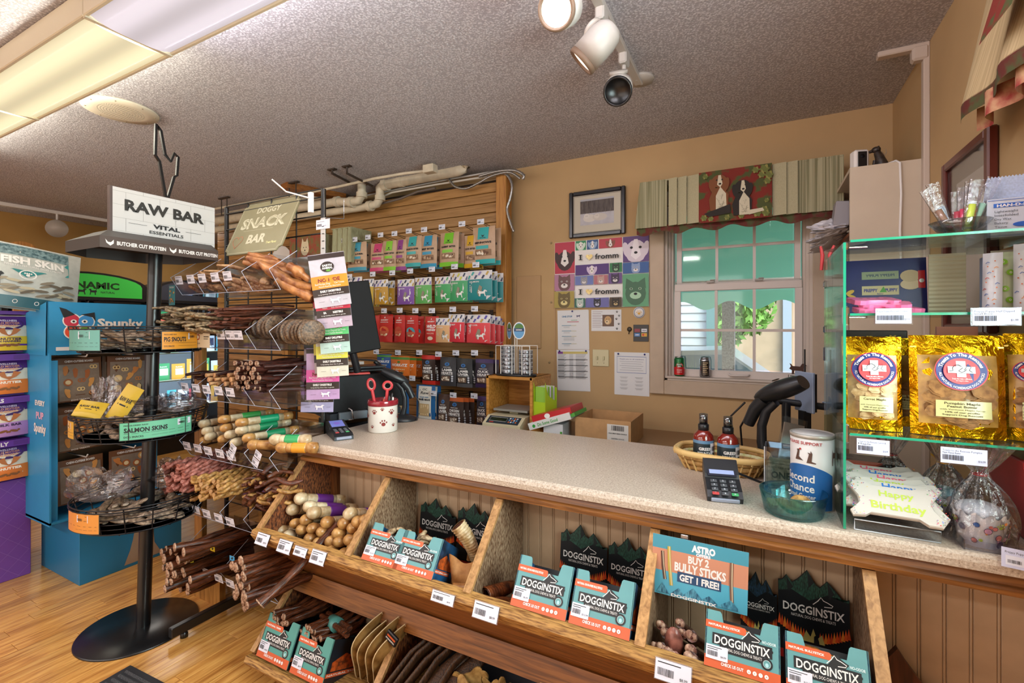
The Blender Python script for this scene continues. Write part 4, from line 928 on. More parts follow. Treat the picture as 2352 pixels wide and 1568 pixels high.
curved('basket_label',-12,.28,.955,1.035,.262,d_card('#67b592','SALMON SKINS','DOG SNACKS',.36),'green basket label reading salmon skins');curved('basket_label',-98,.10,.96,1.04,.262,d_card('#c99a2e','','',0),'mustard basket label with a price sticker')
curved('basket_label',-80,.20,.56,.65,.262,d_card('#d28a3e','','',.1),'orange basket label with a price sticker')
m=M();cx0,cx1,cy0,cy1=-.25,.19,-.245,.245
lo=[(cx1,cy0),(cx1,cy1),(cx0+.12,cy1),(cx0,cy1-.12),(cx0,cy0+.12),(cx0+.12,cy0)]
GRY=C('#3d3836',.5,name='canopy_grey');up=[(.07,-.17),(.07,.28),(-.06,.28),(-.07,.26),(-.07,-.14),(-.06,-.17)]
for k in range(6):
 a,b=lo[k],lo[(k+1)% 6];c,d=up[(k+1)% 6],up[k]
 m.add([(*a,1.785),(*b,1.785),(*b,1.835),(*a,1.835)],[(0,1,2,3)],GRY);m.add([(*a,1.835),(*b,1.835),(*c,1.88),(*d,1.88)],[(0,1,2,3)],GRY)
m.add([(x,y,1.879)for x,y in up],[tuple(range(6))],GRY);m.build('canopy',t)
m=M(Matrix.Translation((cx1+.001,0,0))@ Matrix.Rotation(R(90),4,'Z')@ front())
m.rect(-.245,1.785,.245,1.835,C('#4a3d38',.4),1)
for x in (-.21,.035):m.poly([(x-.016,1.822),(x-.006,1.81),(x+.004,1.81),(x+.014,1.822),(x+.014,1.806),(x+.002,1.795),(x-.012,1.806)],WHITE)
m.text('BUTCHER CUT PROTEIN',-.185,1.81,.017,WHITE,.19,2,'L');m.text('BUTCHER CUT PROTEIN',.06,1.81,.017,WHITE,.18,2,'L');m.build('canopy_lettering',t)
sgn=bpy.data.objects.new('sign',None);COL.objects.link(sgn);sgn.parent=t;sgn.location=(.055,.075,1.978);sgn.rotation_euler=(0,0,R(90))
M().box((0,.012,0),(.462,.024,.218),C('#574845',.5),bev=.002).build('sign_board',sgn)
m=M(front(-.0005));m.rect(-.22,-.106,.231,.106,C('#cfcdcc',.5),1);gl=C('#8f8c8a',.5)
for k in (-3,-1,1,3):
 m.rect(-.22,k*.03-.001,.231,k*.03,gl)
for row in range(5):
 for x in (-.17,-.03,.11)if row % 2 else (-.1,.04,.18):
  z0=.09-row*.06;m.rect(x-.0006,max(-.106,z0),x+.0006,min(.106,z0+.06),gl)
for s in (-1,1):m.line([(s*.16,-.048),(s*.085,-.048)],.0015,INK)
m.text('RAW BAR',-.0,.035,.052,C('#2a2928',.5),.35,2);m.text('VITAL',0,-.045,.020,INK,.12,2);m.text('ESSENTIALS',0,-.075,.015,INK,.15,1);m.build('sign_lettering',sgn)
ck=[(-.075,.0),(-.035,-.12),(-.035,-.28),(-.04,-.30)]
m=M();hp=[(-.002,0),(-.028,.16),(-.045,.185),(-.042,.33),(-.022,.305),(-.004,.20),(.02,.175),(.035,.22),(.052,.205),(.046,.115),(.034,.105),(.008,0)]
S_=[(x*1.05,z*1.04+.11)for x,z in hp]
mm=M(front(0));mm.eps=0;mm.line(S_,.011,BLKM,close=True)
v=[Vector(q)for q in mm.v];o0=len(v)
m.add([tuple(q)for q in v]+[(q.x,q.y+.012,q.z)for q in v],mm.f+[tuple(i+o0 for i in f[::-1])for f in mm.f]+[(2*i+s,(2*i+2+s)% o0,(2*i+2+s)% o0+o0,2*i+s+o0)for i in range(o0//2)for s in (0,1)],BLKM);m.build('rooster_outline',sgn)
def lump(m,c,L,r,mat,dirv,seed,n=7,seg=7,flat=.8,curl=.3,taper=True):
 """an irregular dried stick"""
 q=random.Random(seed);d=Vector(dirv).normalized();a=d.cross(Vector((0,0,1)));a=a.normalized()if a.length>.1 else Vector((1,0,0));b=a.cross(d);pts=[];rr=[]
 ph,am=q.random()*6,curl*L*q.uniform(.05,.25)
 for i in range(seg+1):
  s=i/seg;pts.append(Vector(c)+d*L*(s-.5)+a*am*math.sin(ph+s*3.5)+b*am*.6*math.cos(ph+s*4));rr.append(r*(q.uniform(.72,1.2))*(1 if not taper else (.6+.8*math.sin(PI*min(.97,max(.06,s)))**.5)/1.3))
 m.tube(pts,rr,mat,n,flat=flat);return m
SKIN=[C('#b09880',.5,name='dried_skin',h2='#5c493c',scale=80,bump=.6,detail=5),C('#ccb49e',.5,name='pale_dried_skin',h2='#7c6556',scale=80,bump=.6,detail=5),C('#94765a',.5,name='brown_dried_skin',h2='#463428',scale=70,bump=.6)]
bl=['top','middle','lowest']
for bi,z0 in enumerate((1.345,.95,.555)):
 protos=[]
 for k in range(40):
  a=rnd.random()*2*PI;rr=.06+.13*rnd.random();lay=k % 4;L=0
  if len(protos)<4:
   o=lump(M(),(0,0,0),.16,.019,SKIN[k % 3],(1,0,.05),k,7,9,.5,.9).build('dried_skin');tag(o,'dried fish or pig skin piece lying in the %s wire basket' % bl[bi],'dog chew','dried skins in the %s basket' % bl[bi]);protos.append(o)
  else:o=dup(protos[k % 4])
  o.location=(PX0+rr*math.cos(a),PY0+rr*math.sin(a),z0+.014+.02*lay);o.rotation_euler=(rnd.uniform(-.3,.3),rnd.uniform(-.2,.2),a+PI/2+rnd.uniform(-.5,.5))
def crumple(name,label,loc,sx,sy,sz,seed,mat=CELLO,rot=(0,0,0),cat='plastic bag',k=1.0,group=None):
 m=M();q=random.Random(seed);off=Vector((seed*3.1,seed*1.7,0))
 def f(u,v):
  a=2*PI*u;b=PI*(v-.5);p=Vector((math.cos(a)*math.cos(b),math.sin(a)*math.cos(b),math.sin(b)))
  n=mnoise.noise(p*2.2*k+off)*.5+mnoise.noise(p*6*k+off)*.22;s=1+n
  return (p.x*s*sx,p.y*s*sy,(p.z*.5+.5)*sz*s)
 m.grid(f,22,12,mat,False);o=m.build(name,None,loc,rot);return tag(o,label,cat,group)
crumple('treat_bag','crumpled clear bag of dark skins heaped on the lowest basket',(PX0-.09,PY0-.12,.64),.13,.11,.12,3)
crumple('treat_bag','clear bag peak standing behind the lowest basket heap',(PX0+.02,PY0+.1,.65),.10,.08,.13,9)
crumple('treat_bag','clear bag with a tall twisted top at the left of the middle basket',(PX0-.12,PY0-.1,1.03),.055,.05,.17,5)
crumple('treat_bag','shiny clear bag at the right of the middle basket',(PX0+.1,PY0+.12,1.03),.12,.09,.08,7)
crumple('treat_bag','clear bag of skins in the middle of the middle basket',(PX0-.04,PY0+.02,1.03),.12,.09,.09,12)
YEL='#c9a32e'
def d_rawbar(p,w,h):p.rect(-w*.5,h*.25,w*.5,h*.95,C(YEL,.4),4);p.text('RAW BAR',0,h*.6,h*.12,INK,w*.7,2);p.rect(-w*.3,h*.42,w*.3,h*.46,INK,2)
make_bag('raw_bar_bag','yellow raw bar bag lying flat on the middle basket','treat bag',(PX0-.06,PY0-.2,1.04),.12,.08,.03,C(YEL,.4),d_rawbar,(R(-35),R(10),R(35)))
make_bag('raw_bar_bag','tall yellow raw bar bag leaning right behind the middle basket','treat bag',(PX0+.0,PY0-.12,1.02),.075,.17,.02,C(YEL,.4),d_rawbar,(R(-10),R(28),R(40)))
GX0,GX1,GY=-2.70,-1.91,1.64
rk=thing('snack_bar_rack','black gridwall rack with six rows of clear acrylic bins','display rack',(0,0,0))
for x in (GX0,GX1):
 M().tube([(x,GY,.03),(x,GY,2.13)],.012,BLKM,8).build('post',rk)
for x,y0 in ((-2.385,1.19),(-1.98,1.46)):
 m=M();m.box((x,(y0+1.92)/2,.05),(.03,1.92-y0,.045),BLKM,bev=.003);m.lathe([(.016,0),(.016,.018),(.008,.03)],BLKM,12,c=(x,y0+.06,0));m.build('foot',rk)
m=M()
for k in range(5):m.tube([(GX0+(GX1-GX0)*k/4,GY,.08),(GX0+(GX1-GX0)*k/4,GY,2.13)],.004,BLKM,5)
for z in [2.13,2.09,2.0,1.91,1.60,1.57,1.33,1.30,1.05,1.02,.75,.72,.46,.2,.12]:m.tube([(GX0,GY-.006,z),(GX1,GY-.006,z)],.004,BLKM,5)
tag(m.build('grid_wires',rk),kind='stuff')
M().box(((GX0+GX1)/2,GY-.02,.12),(GX1-GX0,.03,.03),BLKM).build('lower_bar',rk)
LZ=[1.70,1.43,1.17,.88,.58,.30];LX=[-2.66,-2.56,-2.60,-2.58,-2.60,-2.60];names=['top','second','third','fourth','fifth','lowest']
def tray(i):
 z=LZ[i];x0,x1=LX[i],-1.885;t=bpy.data.objects.new('bin_tray',None);COL.objects.link(t);t.parent=rk
 P=[(1.33,z),(1.47,z+.10),(1.62,z+.10),(1.62,z-.09),(1.385,z-.085)]
 m=M();m.add([(x0,*P[4]),(x1,*P[4]),(x1,*P[0]),(x0,*P[0])],[(0,1,2,3)],ACR);m.add([(x0,*P[4]),(x1,*P[4]),(x1,*P[3]),(x0,*P[3])],[(0,1,2,3)],ACR);m.add([(x0,*P[2]),(x1,*P[2]),(x1,*P[3]),(x0,*P[3])],[(0,1,2,3)],ACR)
 m.build('shell',t)
 for k in range(5):
  x=x0+(x1-x0)*k/4;d=M();d.add([(x,*p)for p in P],[(0,1,2,3,4)],ACR);EDG=C('#c8cde0',.2,spec=.8)
  for a,b in ((P[0],P[1]),(P[4],P[0])):d.tube([(x,*a),(x,*b)],.0014,EDG,4)
  d.build('divider',t)
 EDG=C('#c8cde0',.2,spec=.8);M().tube([(x0,*P[4]),(x1,*P[4])],.0016,EDG,4).build('edge',t)
 L=(.06,.2,.33,.47,.6)if i !=1 else (.1,.45,.56,.66)
 for k,f in enumerate(L):
  x=x0+(x1-x0)*(f+.05);q=M(Matrix.Translation((x,1.325-(.003*k),z-.018))@ Euler((R(12),0,0)).to_matrix().to_4x4()@ front());price_tag(q,0,0,.062,.042,i*7+k);q.build('price_label',t)
for i in range(6):tray(i)
q=M(Matrix.Translation((-2.36,1.318,1.40))@ front());q.rect(-.06,-.05,.06,.03,C('#d9cdb4',.5));q.ring(-.035,.0,.008,.014,C('#a24a33',.5));q.text('POUCHES',-.035,-.03,.006,INK,.03);q.rect(.01,.0,.05,.004,INK);q.rect(.01,-.01,.045,-.007,INK);q.build('price_card',rk)
for (u,v)in ((533,1037),(590,1053)):
 p=PY(u,v,1.31);q=M(Matrix.Translation(p)@ Euler((0,R(25),0)).to_matrix().to_4x4()@ front());price_tag(q,0,.018,.045,.034,u,title=2);price_tag(q,0,-.018,.045,.034,v,title=2);q.build('price_label',rk)
p=PY(395,678,1.32);q=M(Matrix.Translation(p)@ front());q.rect(-.028,-.05,.028,.05,C('#2f7f86',.4));blobs(q,-.025,-.045,.025,.03,('#b9874a','#e0b46a','#8a5a34'),16,.007,4);q.text('CHICKEN',0,.04,.008,WHITE,.04);q.build('product_card',rk)
sg=thing('snack_bar_sign','grey green doggy snack bar sign tilted on top of the rack','sign',(-2.30,1.585,1.975),(R(-23.4),0,0))
w_,h_=.228,.165;nt_=.028
def notched(w,h,n):
 out=[]
 for (sx,sy)in ((-1,-1),(1,-1),(1,1),(-1,1)):
  c=(sx*w,sy*h);arc=[]
  for k in range(5):
   a=PI/2*k/4;arc.append((c[0]-sx*n*math.cos(a),c[1]-sy*n*math.sin(a)))
  out+=arc[::-1] if sx*sy<0 else arc
 return out
SG=C('#8d8668',.4,name='snack_sign_green',var=.08,scale=4);CR_=C('#cfcab2',.5)
pts=notched(w_,h_,nt_)
def order(p):return sorted(p,key=lambda q:math.atan2(q[1],q[0]))
pts=[(-w_,-h_+nt_),(-w_+nt_*.7,-h_+nt_*.7),(-w_+nt_,-h_),(w_-nt_,-h_),(w_-nt_*.7,-h_+nt_*.7),(w_,-h_+nt_),(w_,h_-nt_),(w_-nt_*.7,h_-nt_*.7),(w_-nt_,h_),(-w_+nt_,h_),(-w_+nt_*.7,h_-nt_*.7),(-w_,h_-nt_)]
M().prism(pts,-.003,.003,SG,axis='Y').build('board',sg)
m=M(front(-.0035));m.line([(x*.96,y*.945)for x,y in pts],.0022,CR_,True)
m.text('DOGGY',.0,.105,.035,CR_,.19,1);m.text('SNACK',.0,.028,.068,CR_,.36,2);m.text('SNACK',.0,.028,.052,C('#a8a184',.5),.34,0);m.text('BAR',-.0,-.075,.055,CR_,.15,2);m.line([(-.14,-.022),(.1,-.022)],.0012,CR_)
hpts=[(-.155+.04*(math.sin(a)**3)*1.0,-.085+.0026*(13*math.cos(a)-5*math.cos(2*a)-2*math.cos(3*a)-math.cos(4*a)))for a in [2*PI*k/24 for k in range(24)]]
m.line(hpts,.003,C('#c77a5c',.5),True);m.text('Treat Planet',.135,-.11,.014,C('#d8d49a',.5),.08,2);m.build('lettering',sg)
t=thing('wire_bracket','white metal arm bracket clipped to the top right of the rack','bracket',(0,0,0));a=PY(714,465,1.60);M().box(a,(.022,.02,.10),WHITE,bev=.002).build('plate',t);M().tube([a+Vector((0,-.01,.02)),a+Vector((-.05,-.1,.035)),a+Vector((-.07,-.16,.08))],.004,WHITE,7).build('arm',t)
t=thing('clip_strip','clear hanging clip strip with a price card at its top','clip strip',(0,0,0));a=PY(743,500,1.52);b=PY(741,592,1.52)
M().box((a+b)/2,(.030,.002,(a-b).z),C('#b9b6b4',.3)).build('strip',t);q=M(Matrix.Translation(a+Vector((0,-.003,-.03)))@ front());q.rect(-.045,-.022,.045,.022,C('#cfcfd6',.3));price_tag(q,-.008,.0,.07,.034,3);q.build('price_card',t)
m=M()
for k in range(5):m.box((a.x,1.518,b.z+(a.z-b.z)*(k+.3)/5.5),(.012,.004,.003),INK)
tag(m.build('clip',t),kind='stuff');M().tube([a,a+Vector((0,.12,.02)),Vector((a.x,GY,2.06))],.002,STEEL,5).build('hook',t)
def d_nohide(col,seed):
 def d(p,w,h):
  BR=C('#2f211c',.4);p.rect(-w*.5,h*.9,w*.5,h*.99,BR,4,2);p.ell(0,h*.74,w*.19,h*.10,BR,18);p.text('EARTH',0,h*.77,h*.04,WHITE,w*.26,2);p.text('ANIMAL',0,h*.72,h*.04,WHITE,w*.3,2);p.ell(w*.02,h*.67,w*.07,h*.02,C('#5f9a3a',.5),8)
  p.rect(-w*.5,h*.34,w*.5,h*.58,C(col,.4),4,2);p.text('NO-HIDE',0,h*.50,h*.07,C('#7a2a2a' if col !='#c12a44' else '#f0d8d0',.4),w*.6,2);p.text('Beef Recipe Dog and Cat Treats',0,h*.43,h*.035,WHITE,w*.8,0);p.text('Natural Rawhide Alternative',0,h*.38,h*.03,WHITE,w*.6,0)
  p.rect(-w*.5,h*.20,w*.5,h*.34,BR,4,2);p.text('EASILY DIGESTIBLE',0,h*.29,h*.04,WHITE,w*.56,2);p.text('Long lasting chew that is gentle',0,h*.235,h*.02,WHITE,w*.7,0)
  p.poly(dogpts(-w*.05,h*.05,w*.3,h*.1),C('#e9e2ea',.5));p.line([(-w*.36,h*.1),(-w*.2,h*.1)],h*.004,BR);p.line([(w*.3,h*.1),(w*.42,h*.1)],h*.004,BR)
 return d
NHc=[('#e08a2a',766,703,.158),('#c12a44',771,752,.15),('#58b86a',771,810,.13),('#d6cf4a',765,864,.14),('#d8579f',742,917,.15),('#8a5fa8',728,946,.15)]
nn=['orange','red','green','yellow','pink','mauve']
for k,(c,u,v,w)in enumerate(NHc):
 p=PY(u,v,1.50+.014*k)
 make_bag('chew_bag','%s banded chew bag on the hanging clip strip' % nn[k],'treat bag',tuple(p),w,.24,.016,C(('#b9b3bd','#b3a0b0','#a9c4bd','#c9c6b8','#b592bd','#a5a0c4')[k],.3,var=.05,spec=.7),d_nohide(c,k),(R(-3),R(-9+2*k),R(34)),wav=.002)
 if k in (1,3,4):
  make_bag('chew_bag','second %s chew bag behind the first on the clip strip' % nn[k],'treat bag',tuple(p+Vector((-.05,.03,.012))),w,.25,.014,C('#b3a7b0',.3),d_nohide(c,k),(R(-3),R(-9+2*k),R(38)),wav=.002)
def braid(m,c,L,r,mat,dirv,seed,turns=3.5,seg=22,n=6):
 q=random.Random(seed);d=Vector(dirv).normalized();a=d.cross(Vector((0,0,1))).normalized();b=a.cross(d);ph=q.random()*6;bend=q.uniform(-.02,.02)
 for s_ in (0,PI):
  pts=[]
  for i in range(seg+1):
   s=i/seg;an=ph+s_+s*turns*2*PI;pts.append(Vector(c)+d*L*(s-.5)+(a*math.cos(an)+b*math.sin(an))*r*.55+a*bend*math.sin(s*PI))
  m.tube(pts,[r*.62*q.uniform(.85,1.15)for _ in pts],mat,n)
 return m
def scatter(name,label,cat,group,build,px,count_per=1,Y=1.3,dyaw=(0,0),L=.28,protos=3,pitch=.05,seed=1):
 """things whose near ends stand at the given picture points; each runs back along +Y"""
 q=random.Random(seed);P=[]
 for k,it in enumerate(px):
  u,v=it[0],it[1];yy=it[2] if len(it)>2 else Y+q.uniform(-.02,.03);e=PY(u,v,yy)
  yaw=q.uniform(*dyaw);pt=q.uniform(-pitch,pitch)
  if len(P)<protos:o=build(k).build(name);tag(o,label,cat,group);P.append(o)
  else:o=dup(P[k % protos])
  D=Vector((math.sin(yaw),math.cos(yaw),pt));o.rotation_euler=D.to_track_quat('Y','Z').to_euler();o.location=e+D*L/2
MAT=lambda a,b,n,s=60,r=.45,st=None:C(a,r,name=n,h2=b,scale=s,bump=.5,detail=5,stretch=st)
STRIP=MAT('#a98f6c','#4c3b2a','pale_jerky',90);RBR=MAT('#7a4028','#2c1410','red_jerky',60,.4,(6,1,6));TEN=MAT('#c98a54','#6e3418','tendon',22,.35);TAN=MAT('#d4a678','#8a5632','tan_stick',50);DRK=MAT('#52261c','#1c0c0a','dark_stick',50,.35,(5,.6,5));PNK=MAT('#c98070','#7a3f34','pink_braid',60,.45);OCH=MAT('#c99a58','#7e5226','ochre_braid',60,.4);BUL=MAT('#6e3a20','#241009','bully_stick',40,.3,(5,.7,5));ENDM=MAT('#c9a58a','#6b4530','cut_end',120,.6)
for k,(u0,v0,u1,v1,r)in enumerate([(572,578,640,604,.020),(570,590,655,612,.022),(560,600,700,640,.024),(600,612,715,655,.030),(640,640,716,690,.034),(596,604,680,622,.018),(660,610,712,640,.026)]):
 a,b=PY(u0,v0,1.40),PY(u1,v1,1.47);o=lump(M(),(0,0,0),(b-a).length,r,TEN,b-a,k+40,9,9,.85,.5).build('beef_tendon',None,tuple((a+b)/2));tag(o,'reddish tan dried tendon chew piled over the top bins','dog chew','tendons on the top bins')
scatter('chew_stick','thin tan stick in the left of the top bin row','dog chew','sticks in the top bin row',lambda k:lump(M(),(0,0,0),.2,.011,TAN,(0,1,0),k),[(430,632),(440,640),(470,625),(482,640),(455,628),(500,612)],L=.2,Y=1.34,seed=2)
scatter('tan_chip','folded tan crisp piece in the middle of the top bin row','dog chew','crisps in the top bin row',lambda k:lump(M(),(0,0,0),.08,.022,TAN,(1,.4,0),k,7,6,.5,1),[(535+14*(k % 6),645+9*(k//6),1.40)for k in range(18)]+[(440+12*k,655+6*(k % 2),1.41)for k in range(7)],L=.05,dyaw=(-1,1),seed=3,pitch=.5)
q=random.Random(5)
scatter('jerky_strip','pale mottled jerky strip poking out left of the second bin row','dog chew','pale strips in the second bin row',lambda k:lump(M(),(0,0,0),.30,.024,STRIP,(0,1,0),k,7,11,.45,.6),[(356+q.uniform(0,100),716+q.uniform(0,44),1.20+q.uniform(0,.12))for _ in range(40)],L=.30,dyaw=(-.15,.3),protos=5,seed=6)
scatter('jerky_strip','dark red jerky strip fanned in the second bin row','dog chew','red strips in the second bin row',lambda k:lump(M(),(0,0,0),.34,.024,RBR,(0,1,0),k+9,6,9,.32,.35),[(466+q.uniform(0,70),704+q.uniform(0,46),1.26+q.uniform(0,.06))for _ in range(34)],L=.34,dyaw=(.05,.35),protos=4,seed=7)
DISC=MAT('#80644a','#3a2a1e','dried_disc',120);DFACE=MAT('#6b665f','#46423e','disc_face',160)
for (u0,v0,n,grp,lab)in ((598,752,9,'left disc stack','thin dark round chew stacked on edge in the second bin row'),(662,762,12,'right disc stack','brown round chew in the long stack at the right of the second bin row')):
 pr=None;p=PY(u0,v0,1.43)
 for k in range(n):
  if pr is None:m=M();m.lathe([(.0001,-.003),(.047,-.004),(.054,-.001),(.054,.001),(.047,.004),(.0001,.003)],DISC,26);m.lathe([(.0001,-.0045),(.046,-.0043)],DFACE,22);pr=m.build('chew_disc');o=pr;tag(o,lab,'dog chew',grp)
  else:o=dup(pr)
  o.location=p+Vector((.0145*k,.006*math.sin(k*2.3),.004*math.sin(k*1.7)));o.rotation_euler=(R(5*math.sin(k*3)),R(90+5*math.sin(k*1.9)),R(-12+5*math.sin(k)))
scatter('chew_stick','short light tan rolled stick in the third bin row','dog chew','tan sticks in the third bin row',lambda k:lump(M(),(0,0,0),.16,.012,TAN,(0,1,0),k,8,5,.9,.1,False),[(474+17*(k % 4)+4*(k//4),862+10*(k//4))for k in range(12)],L=.16,seed=8,Y=1.33)
def tubechew(k,L=.26,r=.011,mt=DRK,em=ENDM):
 m=M();qq=random.Random(k);pts=[(0.006*math.sin(s*4+k),L*(s-.5),.005*math.cos(s*5+k))for s in [i/6 for i in range(7)]];m.tube(pts,[r*qq.uniform(.85,1.15)for _ in pts],mt,8,cap=False);e=Vector(pts[0])
 T=Matrix.Translation(e)@ Matrix.Rotation(R(90),4,'X');m.lathe([(r*.45,-.004),(r*.75,.003),(r*1.1,.003),(r*1.12,-.004)],em,9,xf=T);m.lathe([(r*.5,-.003),(.0001,-.006)],DRK,9,xf=T);return m
scatter('tube_chew','hollow brown tube chew with its curled end forward in the third bin row','dog chew','tube chews in the third bin row',lambda k:tubechew(k),[(540+12*(k % 5)+5*(k//5 % 2),836+11*(k//5))for k in range(30)],L=.26,dyaw=(.0,.12),seed=9,Y=1.325)
scatter('long_stick','long dark straight stick lying behind the tube chews','dog chew','long dark sticks in the third bin row',lambda k:lump(M(),(0,0,0),.24,.012,DRK,(0,1,0),k,8,5,.9,.05,False),[(596+9*(k % 3),842+11*(k//3))for k in range(18)],L=.24,dyaw=(.15,.3),seed=10,Y=1.36)
scatter('chew_stick','blackish twisted chew at the left of the third bin row','dog chew','dark chews in the third bin row',lambda k:lump(M(),(0,0,0),.2,.014,DRK,(0,1,0),k),[(430+12*k,862+6*(k % 3),1.34)for k in range(7)],L=.2,seed=11)
HIDE=MAT('#d8c8a8','#a5855c','rawhide_pale',26,.3);HIDE2=MAT('#c99a5c','#8a5a2c','rawhide_amber',26,.3);
def roll(r=.022,L=.22,wrapc=None,h1=HIDE,h2=HIDE,k=0,word='',big=1.0):
 m=M();qq=random.Random(k);T=Matrix.Rotation(R(-90),4,'X');n=12
 prof=[(.0001,0),(r*.55,.002),(r*.95*qq.uniform(.9,1.1),.010),(r*1.12,.024),(r*1.05,.040),(r*.90,.052)];prof=[(a,b-L/2)for a,b in prof]
 m.lathe(prof,h2,n,xf=T);m.lathe([(r*.90,.052-L/2),(r*.93,.06-L/2),(r*.93,L/2-.05)],h1,n,xf=T);m.lathe([(r*.93,L/2-.05),(r*1.1,L/2-.03),(r,L/2-.008),(.0001,L/2)],h2,n,xf=T)
 if wrapc:m.lathe([(r*.97,-L*.10),(r*.99,-L*.08),(r*.99,L*.2),(r*.97,L*.22)],C(wrapc,.35),n,xf=T)
 return m
wl=[('#3f9a4a','green'),('#5a2370','purple'),('#1f8a5a','deep green'),('#d8a02e','yellow'),('#1d9a6a','teal green')]
for k,(u,v,c,yaw)in enumerate([(455,975,1,.1),(500,965,0,.25),(462,992,3,.2),(505,985,3,.15),(540,990,2,.2),(556,1008,2,.25),(470,1005,None,0),(500,1010,None,.1),(528,1018,None,.15),(458,1012,None,.3),(515,1000,None,.2),(540,972,4,.3)]):
 p=PY(u,v,1.34);D=Vector((math.sin(yaw),math.cos(yaw),0.02));nm=wl[c][1] if c is not None else None
 o=roll(.019,.26,wl[c][0] if c is not None else None,HIDE,HIDE2 if k % 2 else HIDE,k).build('rawhide_roll');tag(o,('pale rawhide roll in a %s sleeve, fourth bin row, %s' % (nm,('back','upper','middle','front','centre','lower')[k % 6]))if nm else 'plain pale rawhide roll in the fourth bin row','dog chew','rawhide rolls in the fourth bin row');o.rotation_euler=D.to_track_quat('Y','Z').to_euler();o.location=p+D*.13
for k,(u,v,mt,c)in enumerate([(575,1022,HIDE2,None),(625,1010,HIDE,'#2f9a5a'),(640,1028,HIDE2,'#d8942e')]):
 p=PY(u,v,1.36);o=roll(.024,.19,c,mt,mt,k+30).build('rawhide_roll');tag(o,('short amber knobbly rawhide roll at the right of the fourth bins','cream rawhide roll with a green sleeve beside the counter corner','amber rawhide roll with a yellow sleeve beside the counter corner')[k],'dog chew','rawhide rolls in the fourth bin row');o.location=p+Vector((.07,.04,0));o.rotation_euler=(0,0,R(-65))
q=random.Random(8)
scatter('braided_chew','pink braided stick poking out at the left of the fifth bin row','dog chew','pink braided sticks',lambda k:braid(M(),(0,0,0),.32,.017,PNK,(0,1,0),k),[(372+q.uniform(0,50),1066+9*k % 64+q.uniform(-3,3),1.24+q.uniform(0,.05))for k in range(22)],L=.32,dyaw=(-.05,.2),protos=4,seed=12)
scatter('braided_chew','ochre braided stick in the middle of the fifth bin row','dog chew','ochre braided sticks',lambda k:braid(M(),(0,0,0),.30,.016,OCH,(0,1,0),k+5),[(436+q.uniform(0,66),1100+q.uniform(0,46),1.26+q.uniform(0,.05))for k in range(24)],L=.30,dyaw=(.05,.3),protos=4,seed=13)
scatter('short_chew','small twisted brown chew in the right of the fifth bin row','dog chew','small chews in the fifth bin row',lambda k:lump(M(),(0,0,0),.10,.012,(OCH,RBR,BUL)[k % 3],(.3,1,0),k,7,6,.8,.8),[(560+q.uniform(0,84),1084+q.uniform(0,84),1.34+q.uniform(0,.04))for k in range(55)],L=.08,dyaw=(-.9,.9),protos=6,seed=14,pitch=.4)
def bully(k,L=.34,r=.016):
 m=M();qq=random.Random(k);pts=[(.012*math.sin(s*3+k),L*(s-.5),.008*math.cos(s*4+k))for s in [i/7 for i in range(8)]];rr=[r*qq.uniform(.8,1.15)for _ in pts];rr[0]*=1.15;m.tube(pts,rr,BUL,8,flat=.85)
 T=Matrix.Translation(pts[0])@ Matrix.Rotation(R(90),4,'X');m.lathe([(rr[0]*1.02,-.001),(rr[0]*.95,.003),(rr[0]*.5,.0035),(rr[0]*.3,.001),(.0001,.0)],ENDM,8,xf=T);return m
scatter('bully_stick','dark brown bully stick poking out at the left of the lowest bin row','dog chew','bully sticks in the lowest bins, left bunch',lambda k:bully(k),[(366+q.uniform(0,66)+(15 if k>24 else 0),1258+k*2.7+q.uniform(-3,3),1.17+q.uniform(0,.09))for k in range(38)],L=.34,dyaw=(.0,.25),protos=6,seed=15)
scatter('bully_stick','thick dark bully stick in the bunch nearest the lower counter bin','dog chew','bully sticks in the lowest bins, right bunch',lambda k:bully(k+20,.34,.016),[(536+q.uniform(0,34),1290+k*3.7+q.uniform(-3,3),1.16+q.uniform(0,.06))for k in range(27)],L=.34,dyaw=(.05,.3),protos=6,seed=16)
p=PY(596,1382,1.12);o=tag(bully(77,.36,.019).build('bully_stick'),'longest bully stick slanting down out of the right bunch','dog chew','bully sticks in the lowest bins, right bunch');D=Vector((.22,.6,.42)).normalized();o.rotation_euler=D.to_track_quat('Y','Z').to_euler();o.location=p+D*.18
for k,(u,v,c)in enumerate([(488,1260,'#d8b82a'),(440,1288,'#d8c02a'),(533,1282,'#3f9ad0'),(535,1300,'#3f8fc8')]):
 p=PY(u,v,1.30);m=M(Matrix.Translation(p)@ front());m.rect(-.018,-.011,.018,.011,C(c,.4));m.poly([(-.008,-.002),(.0,.006),(.009,.005),(.003,-.006)],INK);tag(m.build('paper_band'),('upper yellow','lower yellow','upper blue','lower blue')[k]+' paper band round the dark bully sticks','label','paper bands on the bully sticks')
t=thing('wooden_shelf_unit','pine shelf unit with angled feet standing behind the snack rack','shelf unit',(0,0,0))
PN2=wood('shelf_pine','#b98240','#8a5a24','#a36f32','Z',5,.5,.15,12)
m=M();a=PZ(478,1250,.35);M().box((-3.05,2.32,.75),(.06,.09,1.5),PN2,bev=.003).build('upright',t)
M().prism([(2.05,0),(2.62,0),(2.62,.22),(2.5,.3),(2.15,.3),(2.05,.2)],-3.02,-2.98,PN2).build('foot',t);M().box((-2.55,2.32,.75),(.06,.09,1.5),PN2,bev=.003).build('upright',t)
for z in (.55,1.0,1.45):M().box((-2.8,2.42,z),(.55,.3,.02),PN2).build('shelf',t)
